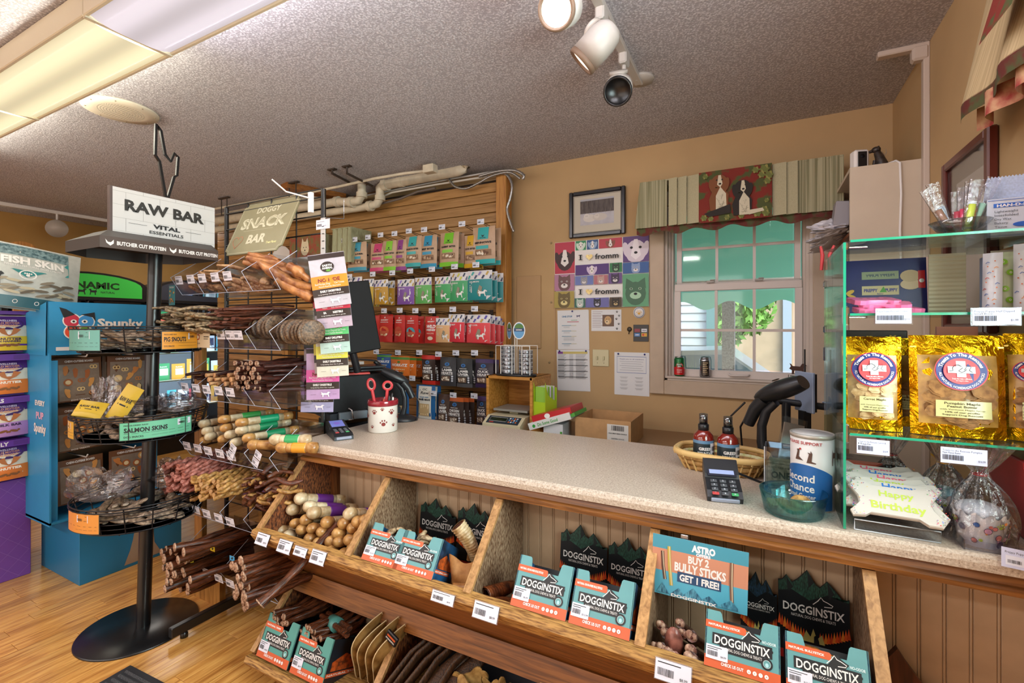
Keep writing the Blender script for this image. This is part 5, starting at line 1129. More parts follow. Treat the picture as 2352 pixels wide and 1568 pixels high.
q_=thing('pine_stand_foot','pine foot board and upright of a stand beside the round black base','stand',(0,0,0));M().prism([(-2.92,0),(-2.47,0),(-2.47,.17),(-2.53,.25),(-2.86,.25),(-2.92,.2)],1.465,1.495,PN2,axis='Y').build('foot_board',q_);M().box((-2.73,1.515,.72),(.07,.03,1.3),PN2,bev=.003).build('upright',q_)
for dx in (0,.03):M().ball((-2.60+dx,1.463,.16-dx*.3),(.007,.004,.007),STEEL,8,5).build('bolt',q_)
t=thing('product_box','white carton with orange squares and dog pictures on the pine shelf','carton',(-2.62,2.32,1.46));M().box((0,.06,.09),(.40,.10,.18),C('#d8d2cc',.5)).build('carton_body',t)
m=M(front(-.002+.01));
for k in range(4):m.rect(-.16+.09*k,.09,-.10+.09*k,.15,C('#d8762e',.5)if k % 2 else WHITE);m.ell(-.13+.09*k,.05,.016,.02,INK,12);m.ell(-.13+.09*k,.045,.008,.009,WHITE,8)
m.build('carton_print',t)
t=thing('product_box','second white carton with dog pictures one shelf lower','carton',(-2.66,2.32,1.01));M().box((0,.06,.10),(.46,.10,.2),C('#d8d2cc',.5)).build('carton_body',t)
m=M(front(.008));
for k in range(3):m.ell(-.14+.12*k,.09,.035,.045,C('#8f8f93',.5),14);m.ell(-.14+.12*k,.09,.018,.024,INK,12)
m.build('carton_print',t)
t=thing('fabric_valance','small pleated sage valance with a red terrier panel fixed to the slatwall','valance',(0,0,0));SAGE=C('#a9a582',.7,name='sage_cloth',h2='#8f8b68',scale=90,stretch=(8,1,.3))
a,b=PY(766,528,2.75),PY(806,603,2.75)
def pleat(u,v,x0,x1,z0,z1,y,n,amp):x=x0+(x1-x0)*u;return (x,y+amp*(abs(((u*n)% 1)-.5)*2)-.01*v,z1+(z0-z1)*v)
m=M();m.grid(lambda u,v:pleat(u,v,a.x,b.x+.03,b.z,a.z,2.72,4,.02),24,2,SAGE,False);m.box((b.x+.03,2.83,(a.z+b.z)/2),(.01,.22,a.z-b.z),SAGE);m.box(((a.x+b.x)/2,2.84,a.z),(b.x-a.x,.22,.01),SAGE);m.build('pleats',t)
a2,b2=PY(672,545,2.75),PY(744,590,2.75);m=M(front(2.72));m.rect(a2.x,b2.z,b2.x,a2.z,C('#9a4030',.7,name='tapestry_red',h2='#6d6a3a',scale=30,detail=5),1);cx=(a2.x+b2.x)/2+.0;m.ell(cx,b2.z+.08,.05,.06,C('#d8c8a8',.7),12);m.poly([(cx-.045,b2.z+.11),(cx-.03,b2.z+.17),(cx-.01,b2.z+.13)],C('#d8c8a8',.7));m.poly([(cx+.045,b2.z+.11),(cx+.03,b2.z+.17),(cx+.01,b2.z+.13)],C('#d8c8a8',.7))
for dx in (-.016,.016):m.ell(cx+dx,b2.z+.09,.005,.005,INK,8)
m.ell(cx,b2.z+.065,.008,.006,INK,8);m.build('terrier_panel',t);M().box(((a2.x+b2.x)/2,2.84,(a2.z+b2.z)/2-.0),(b2.x-a2.x,.22,a2.z-b2.z),SAGE).build('board',t)
p=PY(650,602,2.925);tag(M().lathe([(.0001,.0),(.13,.004),(.15,.018),(.148,.02),(.12,.008),(.0001,.006)],WHITE,32).build('white_platter',None,tuple(p),(R(90),0,0)),'round white platter fixed to the slatwall behind the snack bar sign','platter')
m=M();c=[PZ(130,1568,.004),PZ(410,1495,.004)]
mt=thing('ribbed_doormat','dark grey ribbed carpet doormat on the wood floor by the stand','doormat',(-1.90,.66,0),(0,0,R(3)));RUB=C('#26262a',.6);CARP=C('#4a494c',.95,name='mat_carpet',h2='#232326',scale=300,bump=.6)
M().box((0,0,.004),(.92,.80,.008),RUB,bev=.003).build('rubber_edge',mt)
m=M();m.grid(lambda u,v:(-.43+.86*u,-.37+.74*v,.010+.004*math.cos(v*2*PI*30)),1,180,CARP,True);m.build('ribbed_pile',mt)
DKP=C('#1d1e22',.38,name='dark_plastic');GRP=C('#4a4b50',.4,name='grey_plastic');KEY=C('#c9c9cf',.5)
def terminal(name,label,loc,rot,screen,tilt=0,L=.20,W=.085):
 t=thing(name,label,'card reader',loc,rot);prof=[(-L/2,.0),(-L/2,.018),(-L/2+.02,.028),(.0,.034),(.01,.042),(L/2-.012,.060),(L/2,.055),(L/2,.02),(L/2-.03,.0)]
 M().prism(prof,-W/2,W/2,DKP,smooth=False).build('body',t)
 def top(q):
  y=q.y;z=.028+(y+L/2-.02)*.075 if y<.0 else .043+(y-.01)*.215
  return Vector((q.x,y,z+.0008+q.z))
 m=M(top);m.rect(-W*.42,.0,W*.42,L/2-.012,C('#2a2b38',.2),2);m.rect(-W*.36,.008,W*.36,L/2-.018,C(screen,.2,emit=.25),2);m.ell(0,L*.24,W*.18,L*.07,C('#7a68c8',.3,emit=.2),14);m.build('screen',t)
 pm=None
 for r_ in range(4):
  for c_ in range(3):
   o=M(top).box((-W*.27+c_*W*.27,-.015-r_*.018,.002),(W*.19,.010,.004),GRP if r_<3 else (C('#b03a3a',.5),C('#4a4b50',.4),C('#3a9a5a',.5))[c_],bev=.001).build('key',t)
   M(lambda q,_c=c_,_r=r_:top(Vector((q.x-W*.27+_c*W*.27,q.y-.015-_r*.018,q.z+.0045)))).text('123456789*0#'[r_*3+c_],0,0,.006,KEY).build('key_number',o)
 M().box((0,-L/2-.001,.010),(W*.8,.008,.012),C('#8a8fa0',.2),bev=.002).build('card_slot',t)
 return t
t=terminal('card_terminal','dark card terminal lying flat at the left end of the counter',(-1.775,1.615,CZ),(0,0,R(60)),'#6f78c8')
M().box((.044,.02,.022),(.002,.07,.024),C('#b5b5b8',.4)).build('side_label',t)
cx,cy=-1.672,1.80;CREM=C('#e3ddd6',.18,name='cream_glaze',coat=.4);WINE=C('#8a1f2c',.18,coat=.4)
t=thing('paw_print_crock','cream stoneware crock with brown paw prints and a dark red rim','crock',(cx,cy,CZ));r0=.072
M().lathe([(.0001,0),(r0-.006,0),(r0,.005),(r0,.132),(r0+.001,.134)],CREM,40).build('body',t)
M().lathe([(r0+.001,.130),(r0+.003,.134),(r0+.003,.153),(r0,.158),(r0-.006,.156),(r0-.009,.14),(r0-.01,.06),(.0001,.06)],WINE,40).build('rim',t)
BRP=C('#7a2620',.5)
def onc(q):a=R(-135+90)+q.x/r0;return Vector(((r0+.0006+q.z)*math.sin(a),-(r0+.0006+q.z)*math.cos(a),q.y))
_ang=math.degrees(math.atan2(cx,cy))# face the prints towards the open side
m=M(lambda q:Matrix.Rotation(R(45+45),4,'Z')@ onc(q))
def paw(m,x,y,s,mt=BRP):
 m.ell(x,y,s*.42,s*.38,mt,12)
 for k,(dx,dy)in enumerate(((-.6,.35),(-.25,.7),(.22,.72),(.6,.38))):m.ell(x+dx*s,y+dy*s,s*.15,s*.2,mt,8)
for (x,y,s)in ((-.0,.045,.024),(-.045,.1,.018),(.04,.098,.02),(-.005,.115,.012),(.05,.035,.012),(-.055,.03,.012),(.085,.07,.014),(-.09,.08,.014)):paw(m,x,y,s)
m.build('paw_print',t)
RED=C('#c0393f',.35,name='red_handle')
def scissor(name,label,x,y,w,h,tilt):
 t=thing(name,label,'scissors',(x,y,CZ+.10),(0,R(tilt),R(40)));m=M();n=18;P=[(w*math.cos(2*PI*k/n),0,.105+h+h*math.sin(2*PI*k/n))for k in range(n+1)]
 m.tube(P,.0065,RED,8,cap=False,flat=1);m.tube([(0,0,.105),(0,0,-.03)],.008,RED,8);m.build('handle_loop',t)
 M().tube([(w*.8*math.cos(2*PI*k/n),0,.105+h+h*.8*math.sin(2*PI*k/n))for k in range(n+1)],.003,C('#d9d2c8',.4),6,cap=False).build('inner_grip',t)
scissor('scissors','red handled scissors with the long loop, left in the crock',cx-.032,cy-.015,.017,.028,-10);scissor('scissors','red handled scissors with the round loop, middle of the crock',cx+.012,cy+.005,.021,.020,5)
for k,(c,dx,dy,h,lab)in enumerate([('#1d1d20',.035,.01,.19,'black marker'),('#2a2a2e',.045,-.01,.18,'second dark marker'),('#d8d2cc',.05,.02,.17,'white pen'),('#b8402a',.03,-.02,.165,'red pen'),('#c9c9cf',-.01,.03,.17,'silver pen')]):
 tag(M().lathe([(.004,0),(.0055,.01),(.0055,h-.07),(.003,h-.062)],C(c,.4),10).build('pen',None,(cx+dx*.8,cy+dy,CZ+.062),(R(4*k-6),R(6),0)),lab+' standing in the paw print crock','pen')
def scanner(name,label,loc,rotz,s=1.0,headyaw=0):
 t=thing(name,label,'scanner',loc,(0,0,rotz));t.scale=(s,s,s)
 M().lathe([(.0001,.0),(.070,0),(.072,.006),(.05,.020),(.022,.032),(.0001,.034)],DKP,28,sy=1.15).build('stand_base',t)
 M().tube([(0,.0,.02),(0,.012,.07),(0,.012,.12),(0,-.002,.165),(0,-.03,.195)],[.017,.014,.013,.013,.012],DKP,12).build('neck',t)
 T=Matrix.Translation((0,-.045,.215))@ Euler((R(-32),0,0)).to_matrix().to_4x4()
 m=M(T)
 def hd(u,v):
  a=2*PI*u;s_=v;y=-.075+.15*s_;w=.043*(math.sin(PI*min(1,s_*.9+.12))**.5)*(1.05-.35*s_)+.002;h=.028*(math.sin(PI*min(1,s_*.8+.18))**.5);return (w*math.cos(a),y,.008+h*math.sin(a)+.018*s_)
 m.grid(hd,20,12,DKP);m.add([hd(k/20,0)for k in range(20)],[tuple(range(20))],BLACK);m.build('scanner_head',t)
 m=M(T);m.tube([(0,.05,.012),(0,.09,.0),(0,.135,-.03)],[.022,.019,.017],DKP,12);m.build('grip',t)
 m=M(T @ Matrix.Translation((0,.0,.047)));m.ell(0,-.01,.017,.009,C('#8d9096',.3),16);m.text('SCAN',0,-.01,.006,BLACK);m.build('badge',t)
 M().tube([(0,.055,.15),(.02,.09,.10),(.03,.09,.03),(.045,.085,.006)],.0032,BLACK,6).build('cable',t)
 return t
scanner('barcode_scanner','dark barcode scanner on a curved stand behind the paw print crock',(-1.765,2.055,CZ),R(-62),1.05)
scanner('barcode_scanner','dark barcode scanner on a curved stand behind the donation canister',(.02,2.00,CZ),R(62),1.25)
t=thing('cash_drawer_box','large black steel box behind the crock, a register cabinet','cash drawer',(-1.99,2.02,0),(0,0,R(66)))
M().box((.0,.17,1.075),(.44,.33,.20),C('#16171a',.5,spec=.3,name='steel_black',var=.15,scale=60),bev=.004).build('cabinet',t);M().box((0,.17,.93+.02),(.42,.32,.04),C('#3a3f46',.3,.4),bev=.004).build('drawer_tray',t);M().box((.02,.17,.88),(.40,.30,.05),BLACK,bev=.004).build('lower_tray',t)
M().box((0,.17,.43),(.44,.33,.85),C('#2a2523',.6)).build('stand',t)
M().box((-.09,-.012,.955),(.16,.03,.045),C('#8fa0ae',.25,.5),bev=.004).build('printer_front',t)
T0=t.matrix_basis
def onbox(x,y,z):v=T0 @ Vector((x,y,z));return (v.x,v.y,v.z)
tag(M().prism([(-.13,-.1),(.1,-.12),(.14,.1),(-.10,.12)],0,.008,C('#d8423a',.5),axis='Z').build('red_folder',None,onbox(-.07,.14,1.177),(0,0,R(60))),'bright red folder lying on top of the black register box','folder')
t=thing('black_tray','stack of thin black trays on top of the register box','tray',onbox(-.01,.16,1.186),(0,0,R(62)));M().box((0,0,.008),(.30,.2,.014),DKP,bev=.004).build('lower_tray',t);M().box((.02,.0,.024),(.26,.17,.014),C('#2a2b30',.3),bev=.004).build('upper_tray',t)
m=M();m.grid(lambda u,v:(-.12+.24*u,(-.045+.09*v)*(1-.5*abs(2*u-1)**2.5),.055+.03*(1-u)+.012*math.cos((v-.5)*PI)*1.0),14,8,DKP);m.tube([(.12,0,.055),(.15,.0,.035),(.13,-.02,.03)],.012,DKP,8);tag(m.build('black_handset',None,onbox(-.03,.13,1.185),(0,0,R(62))),'rounded black handset lying on the trays over the register','handset')
tag(M().tube([onbox(-.12,-.03,1.0),onbox(-.11,-.05,.99),onbox(-.10,-.05,.94),onbox(-.12,-.03,.935)],.004,STEEL,7).build('grey_cable'),'grey cable looping down in front of the register trays','cable')
t=thing('register_monitor','black monitor back tilted behind the hanging chew bags','monitor',(-1.985,1.86,1.495),(R(-4),R(-9),R(60)))
M().box((0,.015,0),(.31,.03,.39),C('#0e0e11',.65,spec=.25,name='monitor_black',var=.1,scale=120),bev=.005).build('back_shell',t);M().box((0,.034,0),(.30,.006,.34),BLACK).build('screen',t);M().tube([(.0,.02,-.15),(.02,.06,-.30)],.02,DKP,10).build('stand_arm',t);M().ring(0,0,.004,.006,GRP).build('badge',t,(-.06,-.0035,.09),(R(90),0,0))
t=thing('back_counter','low back counter under the window wall','counter',(0,0,0));M().box((-.5,2.82,.79),(2.2,.46,.03),C('#8a6a48',.5),bev=.003).build('worktop',t);M().box((-.5,2.86,.39),(2.16,.38,.77),C('#6d5238',.6)).build('carcass',t)
CR2=wood('crate_pine','#c58b43','#96601f','#b0762f','X',5,.45,.12,12);BZ=.806
t=thing('wooden_crate','open fronted pine crate box holding a scale on the back counter','crate',(-1.385,2.6,BZ));w,d,h=.325,.29,1.139-BZ
for x,nm in ((-w/2+.009,'side_board'),(w/2-.009,'side_board')):M().box((x,d/2,h/2),(.018,d,h),CR2,bev=.002).build(nm,t)
M().box((0,d/2,h-.009),(w+.004,d,.018),CR2,bev=.002).build('top_board',t);M().box((0,d/2,.008),(w-.036,d,.016),CR2).build('bottom_board',t);M().box((0,d-.008,h/2),(w-.036,.012,h-.03),CR2).build('back_board',t)
t=thing('digital_scale','cream shop scale with a dark keypad inside the pine crate','scale',(-1.385,2.50,BZ+.017));SC=C('#cfc2a2',.4)
M().prism([(.0,0),(.0,.035),(.07,.075),(.26,.075),(.26,0)],-.13,.13,SC).build('body',t);M().prism([(.12,.095),(.12,.108),(.31,.108),(.31,.095)],-.12,.12,C('#a8a69e',.35,.4)).build('weighing_plate',t);M().box((0,.2,.085),(.06,.06,.02),SC).build('column',t)
m=M(Matrix.Translation((0,.035,.0565))@ Matrix.Rotation(math.atan2(.04,.07),4,'X'));m.rect(-.11,-.034,.11,.034,C('#26323c',.4));m.rect(-.095,-.012,.02,.022,C('#0f2218',.2));m.line([(-.095,-.012),(.02,-.012),(.02,.022),(-.095,.022)],.002,WHITE,True)
for r_ in range(3):
 for c_ in range(4):m.ell(.04+.016*c_,.02-.017*r_,.006,.006,(C('#d8d8dc',.4),C('#5f9ad0',.4),C('#d86a3a',.4))[(r_+c_)% 3],8)
m.rect(-.09,-.028,-.06,-.022,C('#c23a2a',.5));m.build('control_panel',t)
t=thing('tin_rack','white wire rack with two oval fish topped cards holding stacked tins','rack',(-1.375,2.68,1.140));m=M();m.lathe([(.0001,0),(.14,0),(.14,.012),(.0001,.014)],DKP,28,sy=.55);m.build('base',t)
WW=C('#e2dcd6',.4)
for (x0,x1,y0,y1,hh)in ((-.115,.125,-.055,-.055,.19),(-.115,.125,.055,.055,.19)):
 m=M();m.tube([(x0,y0,.012),(x0,y0,hh),(x1,y1,hh),(x1,y1,.012)],.0028,WW,6);m.tube([(.0,y0,.012),(.0,y0,hh)],.0028,WW,6);m.tube([(-.08,y0,.012),(-.08,y0,hh)],.0028,WW,6);m.tube([(.07,y0,.012),(.07,y0,hh)],.0028,WW,6);m.build('wire_frame',t)
m=M()
for dx in (-.008,.008):m.tube([(dx,0,.012),(dx,0,.27)],.0028,WW,6)
m.build('card_stem',t)
for k,(dx,ry)in enumerate(((-.045,-25),(.025,10))):
 m=M(Matrix.Translation((dx,-.005,.285))@ Matrix.Rotation(R(ry*1.6),4,'Z')@ front());m.ell(0,0,.040,.055,WHITE,24);m.ell(0,-.0,.034,.049,C('#5f9ac8',.4),24);m.ell(0,.022,.028,.022,C('#4f7a3a',.5),16);m.rect(-.033,-.005,.033,.015,C('#1a3f6a',.4));m.text('DERMA',0,.005,.009,WHITE,.04);m.build('oval_card',t)
TINS=C('#b8bcc4',.25,.6,name='tin_side',h2='#4a3a38',scale=60);TINT=C('#d5d9e0',.2,.7);pr=None
for k in range(13):
 x=-.058 if k<7 else .07;z=.013+.0255*(k if k<7 else k-7)
 if pr is None:
  pr=thing('pet_food_tin','flat pet food tin in the left stack of the wire rack','tin',(0,0,0),group='tins in the left stack');M().lathe([(.0001,0),(.044,0),(.045,.002),(.045,.021),(.043,.023),(.0001,.022)],TINS,20).build('can',pr);M().lathe([(.0455,.018),(.0465,.021),(.0455,.0245),(.042,.0245)],TINT,20).build('lid_rim',pr);o=pr
 else:o=dup(pr,label=None if k<7 else 'flat pet food tin in the shorter right stack of the wire rack',group=None if k<7 else 'tins in the right stack')
 o.location=(-1.375+x,2.68,1.140+z);o.rotation_euler=(0,0,k)
t=thing('leaflet_box','lime green counter display box full of slim packs beside the crate','display box',(-1.17,2.66,.985),(0,0,R(-12)));LIME=C('#a8cc2a',.4)
m=M();m.prism([(-.05,-.09),(.07,-.09),(.07,.0),(-.02,.05),(-.05,.13)],-.045,-.043,LIME);m.prism([(-.05,-.09),(.07,-.09),(.07,.0),(-.02,.05),(-.05,.13)],.043,.045,LIME);m.box((0,-.05,-.04),(.09,.002,.10),LIME);m.box((0,.07,.0),(.09,.002,.18),LIME);m.build('holder',t)
for k in range(6):M().box((0,-.035+.018*k,.03),(.075,.006,.14),C('#d8d4dc',.4)if k % 2 else C('#8fbf4a',.4),bev=.001).build('slim_pack',t)
t=thing('leaflet_shelf','small wooden ledge carrying the lime leaflet box','shelf',(-1.165,2.70,.806));M().box((0,0,.044),(.12,.2,.088),CR2,bev=.002).build('block',t)
a,b=PY(1219,985,2.50),PY(1322,950,2.50)
t=thing('leaning_box','long white box reading do some good, leaning against the cardboard box','carton',(a.x+.005,2.48,a.z-.012),(0,R(-19),0));M().box((.135,.11,.028),(.27,.22,.04),C('#dcdad8',.5),bev=.001).build('carton_body',t);m=M(front(-.001));m.text('Do Some Good',.125,.028,.018,C('#3a9a3a',.5),.13,1);m.ell(.035,.026,.010,.010,C('#2f9a3a',.5),10);m.build('carton_print',t);M().box((.28,.11,.028),(.03,.2,.02),C('#4f9a3a',.5)).build('green_end',t)
t=thing('red_box','red and white treat box lying on the leaning white box','carton',(a.x+.02,2.49,a.z+.036),(0,R(-17),0));M().box((.125,.1,.022),(.25,.2,.04),C('#b8232a',.35),bev=.001).build('carton_body',t);m=M(front(-.001));m.ell(.10,.024,.018,.014,WHITE,14);m.rect(.01,.004,.09,.008,WHITE);m.build('carton_print',t)
t=thing('white_carton','small white carton tucked beside the cardboard box','carton',(-1.045,2.50,BZ));M().box((0,.07,.045),(.12,.14,.09),C('#d5d5d8',.5),bev=.002).build('carton_body',t);M().box((.05,.0,.03),(.012,.005,.04),C('#4f9a3a',.5)).build('green_mark',t)
a,b=PY(1322,957,2.52),PY(1448,966,2.52)
w=b.x-a.x;hz=a.z-BZ
t=thing('cardboard_box','open brown cardboard box with a barcode label on the back counter','carton',((a.x+b.x)/2,2.52,BZ));d=.30
for (c,s,nm)in (((0,.003,hz/2),(w,.005,hz),'front_panel'),((0,d,hz/2),(w,.005,hz),'back_panel'),((-w/2,d/2,hz/2),(.005,d,hz),'side_panel'),((w/2,d/2,hz/2),(.005,d,hz),'side_panel'),((0,d/2,.004),(w,d,.006),'bottom')):M().box(c,s,KRAFT).build(nm,t)
m=M(front(.0));L=.058;cx0=.085;m.rect(cx0-.058,hz-.16,cx0+.058,hz-.022,C('#d6d2cc',.5));q=random.Random(2);x=cx0-.035
while x<cx0+.035:ww=q.choice((.0015,.003,.004));m.rect(x,hz-.055,x+ww,hz-.028,INK);x+=ww+q.choice((.0015,.0025))
m.text('WILD MEAT BEAR CRUNCH',cx0,hz-.070,.006,INK,.10);m.text('CONTAINS: 12 X 4 OZ',cx0,hz-.098,.006,INK,.07);m.rect(cx0-.04,hz-.12,cx0-.02,hz-.117,INK);m.rect(cx0+.01,hz-.12,cx0+.045,hz-.112,INK);m.build('shipping_label',t)
t=thing('wicker_basket','shallow wicker basket with green gingham lining holding two bottles','basket',(-.125,1.885,CZ),(0,0,R(-6)));WK=C('#c79a5a',.5,name='wicker',h2='#8f6530',scale=60);WK2=C('#dcb878',.45);GIN=C('#c5cf6a',.8,name='gingham',h2='#efe9c8',scale=50)
def oval(a,b,z,n=40,sq=3.0):return [(a*(abs(math.cos(x))**(2/sq))*(1 if math.cos(x)>0 else-1),b*(abs(math.sin(x))**(2/sq))*(1 if math.sin(x)>0 else-1),z)for x in [2*PI*k/n for k in range(n+1)]]
m=M();A0,B0,A1,B1,H=.125,.075,.155,.098,.062
for k in range(3):s=k/2.6;m.tube(oval(A0+(A1-A0)*s,B0+(B1-B0)*s,.006+H*.32*k+.004),.0045,WK,6,cap=False,flat=2.2)
tag(m.build('weave_strand',t),kind='stuff')
m=M();m.tube(oval(A1+.003,B1+.003,H),.006,WK2,8,cap=False,flat=1.8);m.tube(oval(A1-.006,B1-.006,H+.002),.005,WK2,6,cap=False,flat=1.6);m.build('rim',t)
m=M()
for k in range(22):
 p,q_=oval(A0,B0,.0,22)[k],oval(A1+.001,B1+.001,H,22)[k];m.tube([p,q_],.004,WK2,5)
tag(m.build('upright_strand',t),kind='stuff');m=M();m.grid(lambda u,v:oval(A0-.004+(A1-A0)*v,B0-.004+(B1-B0)*v,.008+(H-.012)*v,36)[min(36,int(u*36))],36,2,GIN);m.add([(x,y,.006)for x,y,z in oval(A0,B0,0,30)[:-1]],[tuple(range(30))],GIN);m.build('gingham_lining',t)
m=M()
for k in (2,6,10,14,18,22,26,30,34,38):p=oval(A1+.003,B1+.003,H)[k];m.tube([(p[0]*1.0,p[1]*1.0,H-.014),(p[0]*1.03,p[1]*1.03,H),(p[0]*.95,p[1]*.95,H+.01)],.003,WK2,5)
tag(m.build('binding',t),kind='stuff')
AMB=C('#7a1c12',.08,name='amber_bottle',spec=.8,coat=.6);CLP2=film('clear_cap','#e8e8ee',.15,.1)
def spray(label,loc,seed):
 t=thing('spray_bottle',label,'bottle',loc,(0,0,R(28)),group='amber spray bottles in the basket');r=.030;t.scale=(1.2,1.2,1.12)
 M().lathe([(.0001,0),(r*.95,0),(r,.004),(r,.088),(r*.93,.104),(r*.6,.116),(.014,.121)],AMB,28).build('glass_body',t);M().lathe([(.0155,.119),(.0155,.138),(.011,.140)],BLACK,20).build('collar',t);M().lathe([(.0105,.138),(.0105,.158),(.008,.166),(.0001,.167)],C('#2a2a2d',.25,.4),16).build('spray_nozzle',t);M().lathe([(.0125,.139),(.0125,.172),(.0001,.173)],CLP2,16).build('clear_cap',t)
 m=M(lambda q:Vector(((r+.0006+q.z)*math.sin(q.x/r),-(r+.0006+q.z)*math.cos(q.x/r),q.y)));m.rect(-.05,.018,.05,.090,C('#1f2c33',.4),20,1);m.rect(-.05,.08,.05,.090,C('#5f86a8',.4),20,1);m.rect(-.05,.018,.05,.035,C('#3a5a3a',.4),20,1);m.text('GREEN',-.006,.064,.010,WHITE,.038,2);m.text('MOUNTAIN',-.006,.050,.010,WHITE,.044,2);m.text('DOG',-.006,.038,.009,WHITE,.024,2);m.rect(.008,.052,.034,.082,C('#d8d5dc',.4),8,1)
 for k in range(7):m.rect(.011+.0026*k,.058,.0122+.0026*k+.0006*(k % 3),.072,INK)
 m.build('label',t);return t
spray('amber spray bottle standing at the left in the wicker basket',(-.183,1.865,CZ+.008),1);spray('amber spray bottle with a price sticker, right one in the wicker basket',(-.100,1.845,CZ+.008),2)
terminal('card_terminal','black card terminal propped up on the counter before the wicker basket',(-.105,1.60,CZ+.022),(R(19),0,R(12)),'#8f9ac0',L=.145,W=.098)
tag(M().tube([(-.06,1.68,CZ+.05),(-.0,1.72,CZ+.02),(.03,1.76,CZ+.004),(.03,1.9,CZ+.004)],.004,BLACK,7).build('black_cable'),'black cable running back from the propped card terminal','cable')
t=thing('donation_box','clear acrylic box stuffed with a folded dollar note','money box',(.062,1.775,CZ),(0,0,R(-4)));w,h,d=.046,.132,.040
m=M();
for s in (-1,1):m.box((s*w,0,h/2),(.002,d*2,h),ACR);m.box((0,s*d,h/2),(2*w,.002,h),ACR)
m.box((0,0,h),(2*w,2*d,.002),ACR);m.build('clear_case',t)
m=M()
for s in (-1,1):
 for u in (-1,1):m.box((s*w,u*d,h/2),(.0025,.0025,h),C('#dfe6ea',.15,spec=.8))
m.box((.02,0,h+.002),(.03,.008,.003),C('#8a8f94',.3));tag(m.build('case_edge',t),kind='stuff')
m=M(Matrix.Translation((0,-d+.006,0))@ FRONT);m.rect(-w+.004,.004,w-.004,.088,C('#a7ab86',.6,name='dollar_paper',h2='#6e7552',scale=80),2);m.line([(-w+.008,.01),(w-.008,.01),(w-.008,.08),(-w+.008,.08)],.002,C('#4a5238',.6),True);m.text('ONE',0,.045,.022,C('#3f4a30',.6),.055,2);m.text('THE UNITED STATES OF AMERICA',0,.068,.005,C('#3f4a30',.6),.078,1);m.ell(.03,.016,.013,.013,C('#1f5a6a',.4),16);m.ring(.03,.016,.012,.014,C('#c99a6a',.4));m.build('dollar_note',t)
M().box((0,.01,.045),(.07,.03,.08),C('#8f946f',.7)).build('folded_notes',t)
r=.055;t=thing('donation_canister','tall white cardboard canister with a blue second chance label','canister',(.135,1.625,CZ))
M().lathe([(.0001,0),(r,0),(r,.210)],C('#dcdada',.4,name='white_card_tube'),40).build('tube',t);M().lathe([(r+.001,.202),(r+.0015,.212),(r-.002,.213),(r-.004,.206),(.0001,.206)],C('#b9b4ae',.3,.3),40).build('lid',t);M().box((-.005,-.005,.2066),(.03,.004,.001),BLACK).build('coin_slot',t)
m=M(lambda q:Matrix.Rotation(R(-8),4,'Z')@ Vector(((r+.0006+q.z)*math.sin(q.x/r),-(r+.0006+q.z)*math.cos(q.x/r),q.y)));BL2=C('#2463a8',.4)
m.grid(lambda u,v:((-.10+.16*u),.004+v*(.125-4.5*(-.10+.16*u+.02)**2-.0),.0004),30,1,BL2);m.k=.0006
m.text('PLEASE SUPPORT',-.02,.190,.0085,C('#b03a3a',.5),.095,1);m.text('Second',-.032,.092,.022,WHITE,.082,1);m.text('Chance',-.032,.064,.022,WHITE,.082,1);m.text('Animal Center',-.032,.040,.013,WHITE,.088,1);BRN2=C('#5a4038',.5)
m.poly([(-.010,.135),(-.004,.16),(-.008,.165),(-.001,.163),(.0,.17),(.004,.162),(.002,.14),(.012,.137),(.012,.134)],BRN2);m.poly([(-.040,.14),(-.034,.165),(-.036,.17),(-.028,.172),(-.030,.15),(-.018,.14)],BRN2);m.ell(-.026,.172,.003,.003,C('#b8302a',.5),8);m.poly([(.058,.13),(.060,.175),(.063,.165),(.072,.165),(.078,.178),(.075,.155),(.074,.13),(.071,.13),(.070,.15),(.063,.15),(.061,.13)],BRN2);m.build('printed_label',t)
TG0=bpy.data.materials.new('teal_glass_solid');TG=TG0;TG.use_nodes=True;nt=TG.node_tree;b=nt.nodes['Principled BSDF'];b.inputs['Base Color'].default_value=srgb('#7fe3e8');b.inputs['Roughness'].default_value=.05;b.inputs['Transmission Weight'].default_value=.92;b.inputs['IOR'].default_value=1.25
t=thing('glass_bowl','teal glass bowl with a few dog biscuits at the counter edge','bowl',(.082,1.535,CZ));M().lathe([(.0001,.0),(.066,0),(.072,.004),(.083,.058),(.084,.064),(.081,.064),(.072,.012),(.066,.008),(.0001,.008)],film('teal_bowl_glass','#b2eef2',.05),48).build('bowl_glass',t)
BIS=C('#c99a5a',.7,name='biscuit',h2='#8f6332',scale=80,bump=.3)
def bone(m,c,L,w,th,mt,yaw=0,tilt=0):
 T=Matrix.Translation(c)@ Euler((tilt,0,yaw)).to_matrix().to_4x4();P=[]
 for (ex,ey,a0,a1)in ((1,1,-60,150),(-1,1,30,240),(-1,-1,120,330),(1,-1,210,420)):
  for k in range(6):a=R(a0+(a1-a0)*k/5);P.append((ex*(L/2-w*.3)+w*.36*math.cos(a),ey*w*.30+w*.36*math.sin(a)))
 T2=T;n=len(P);vs=[(x,y,-th/2)for x,y in P]+[(x,y,th/2)for x,y in P];m.add(vs,[tuple(range(n))[::-1],tuple(range(n,2*n))]+[(i,(i+1)% n,n+(i+1)% n,n+i)for i in range(n)],mt,False,T2);return m
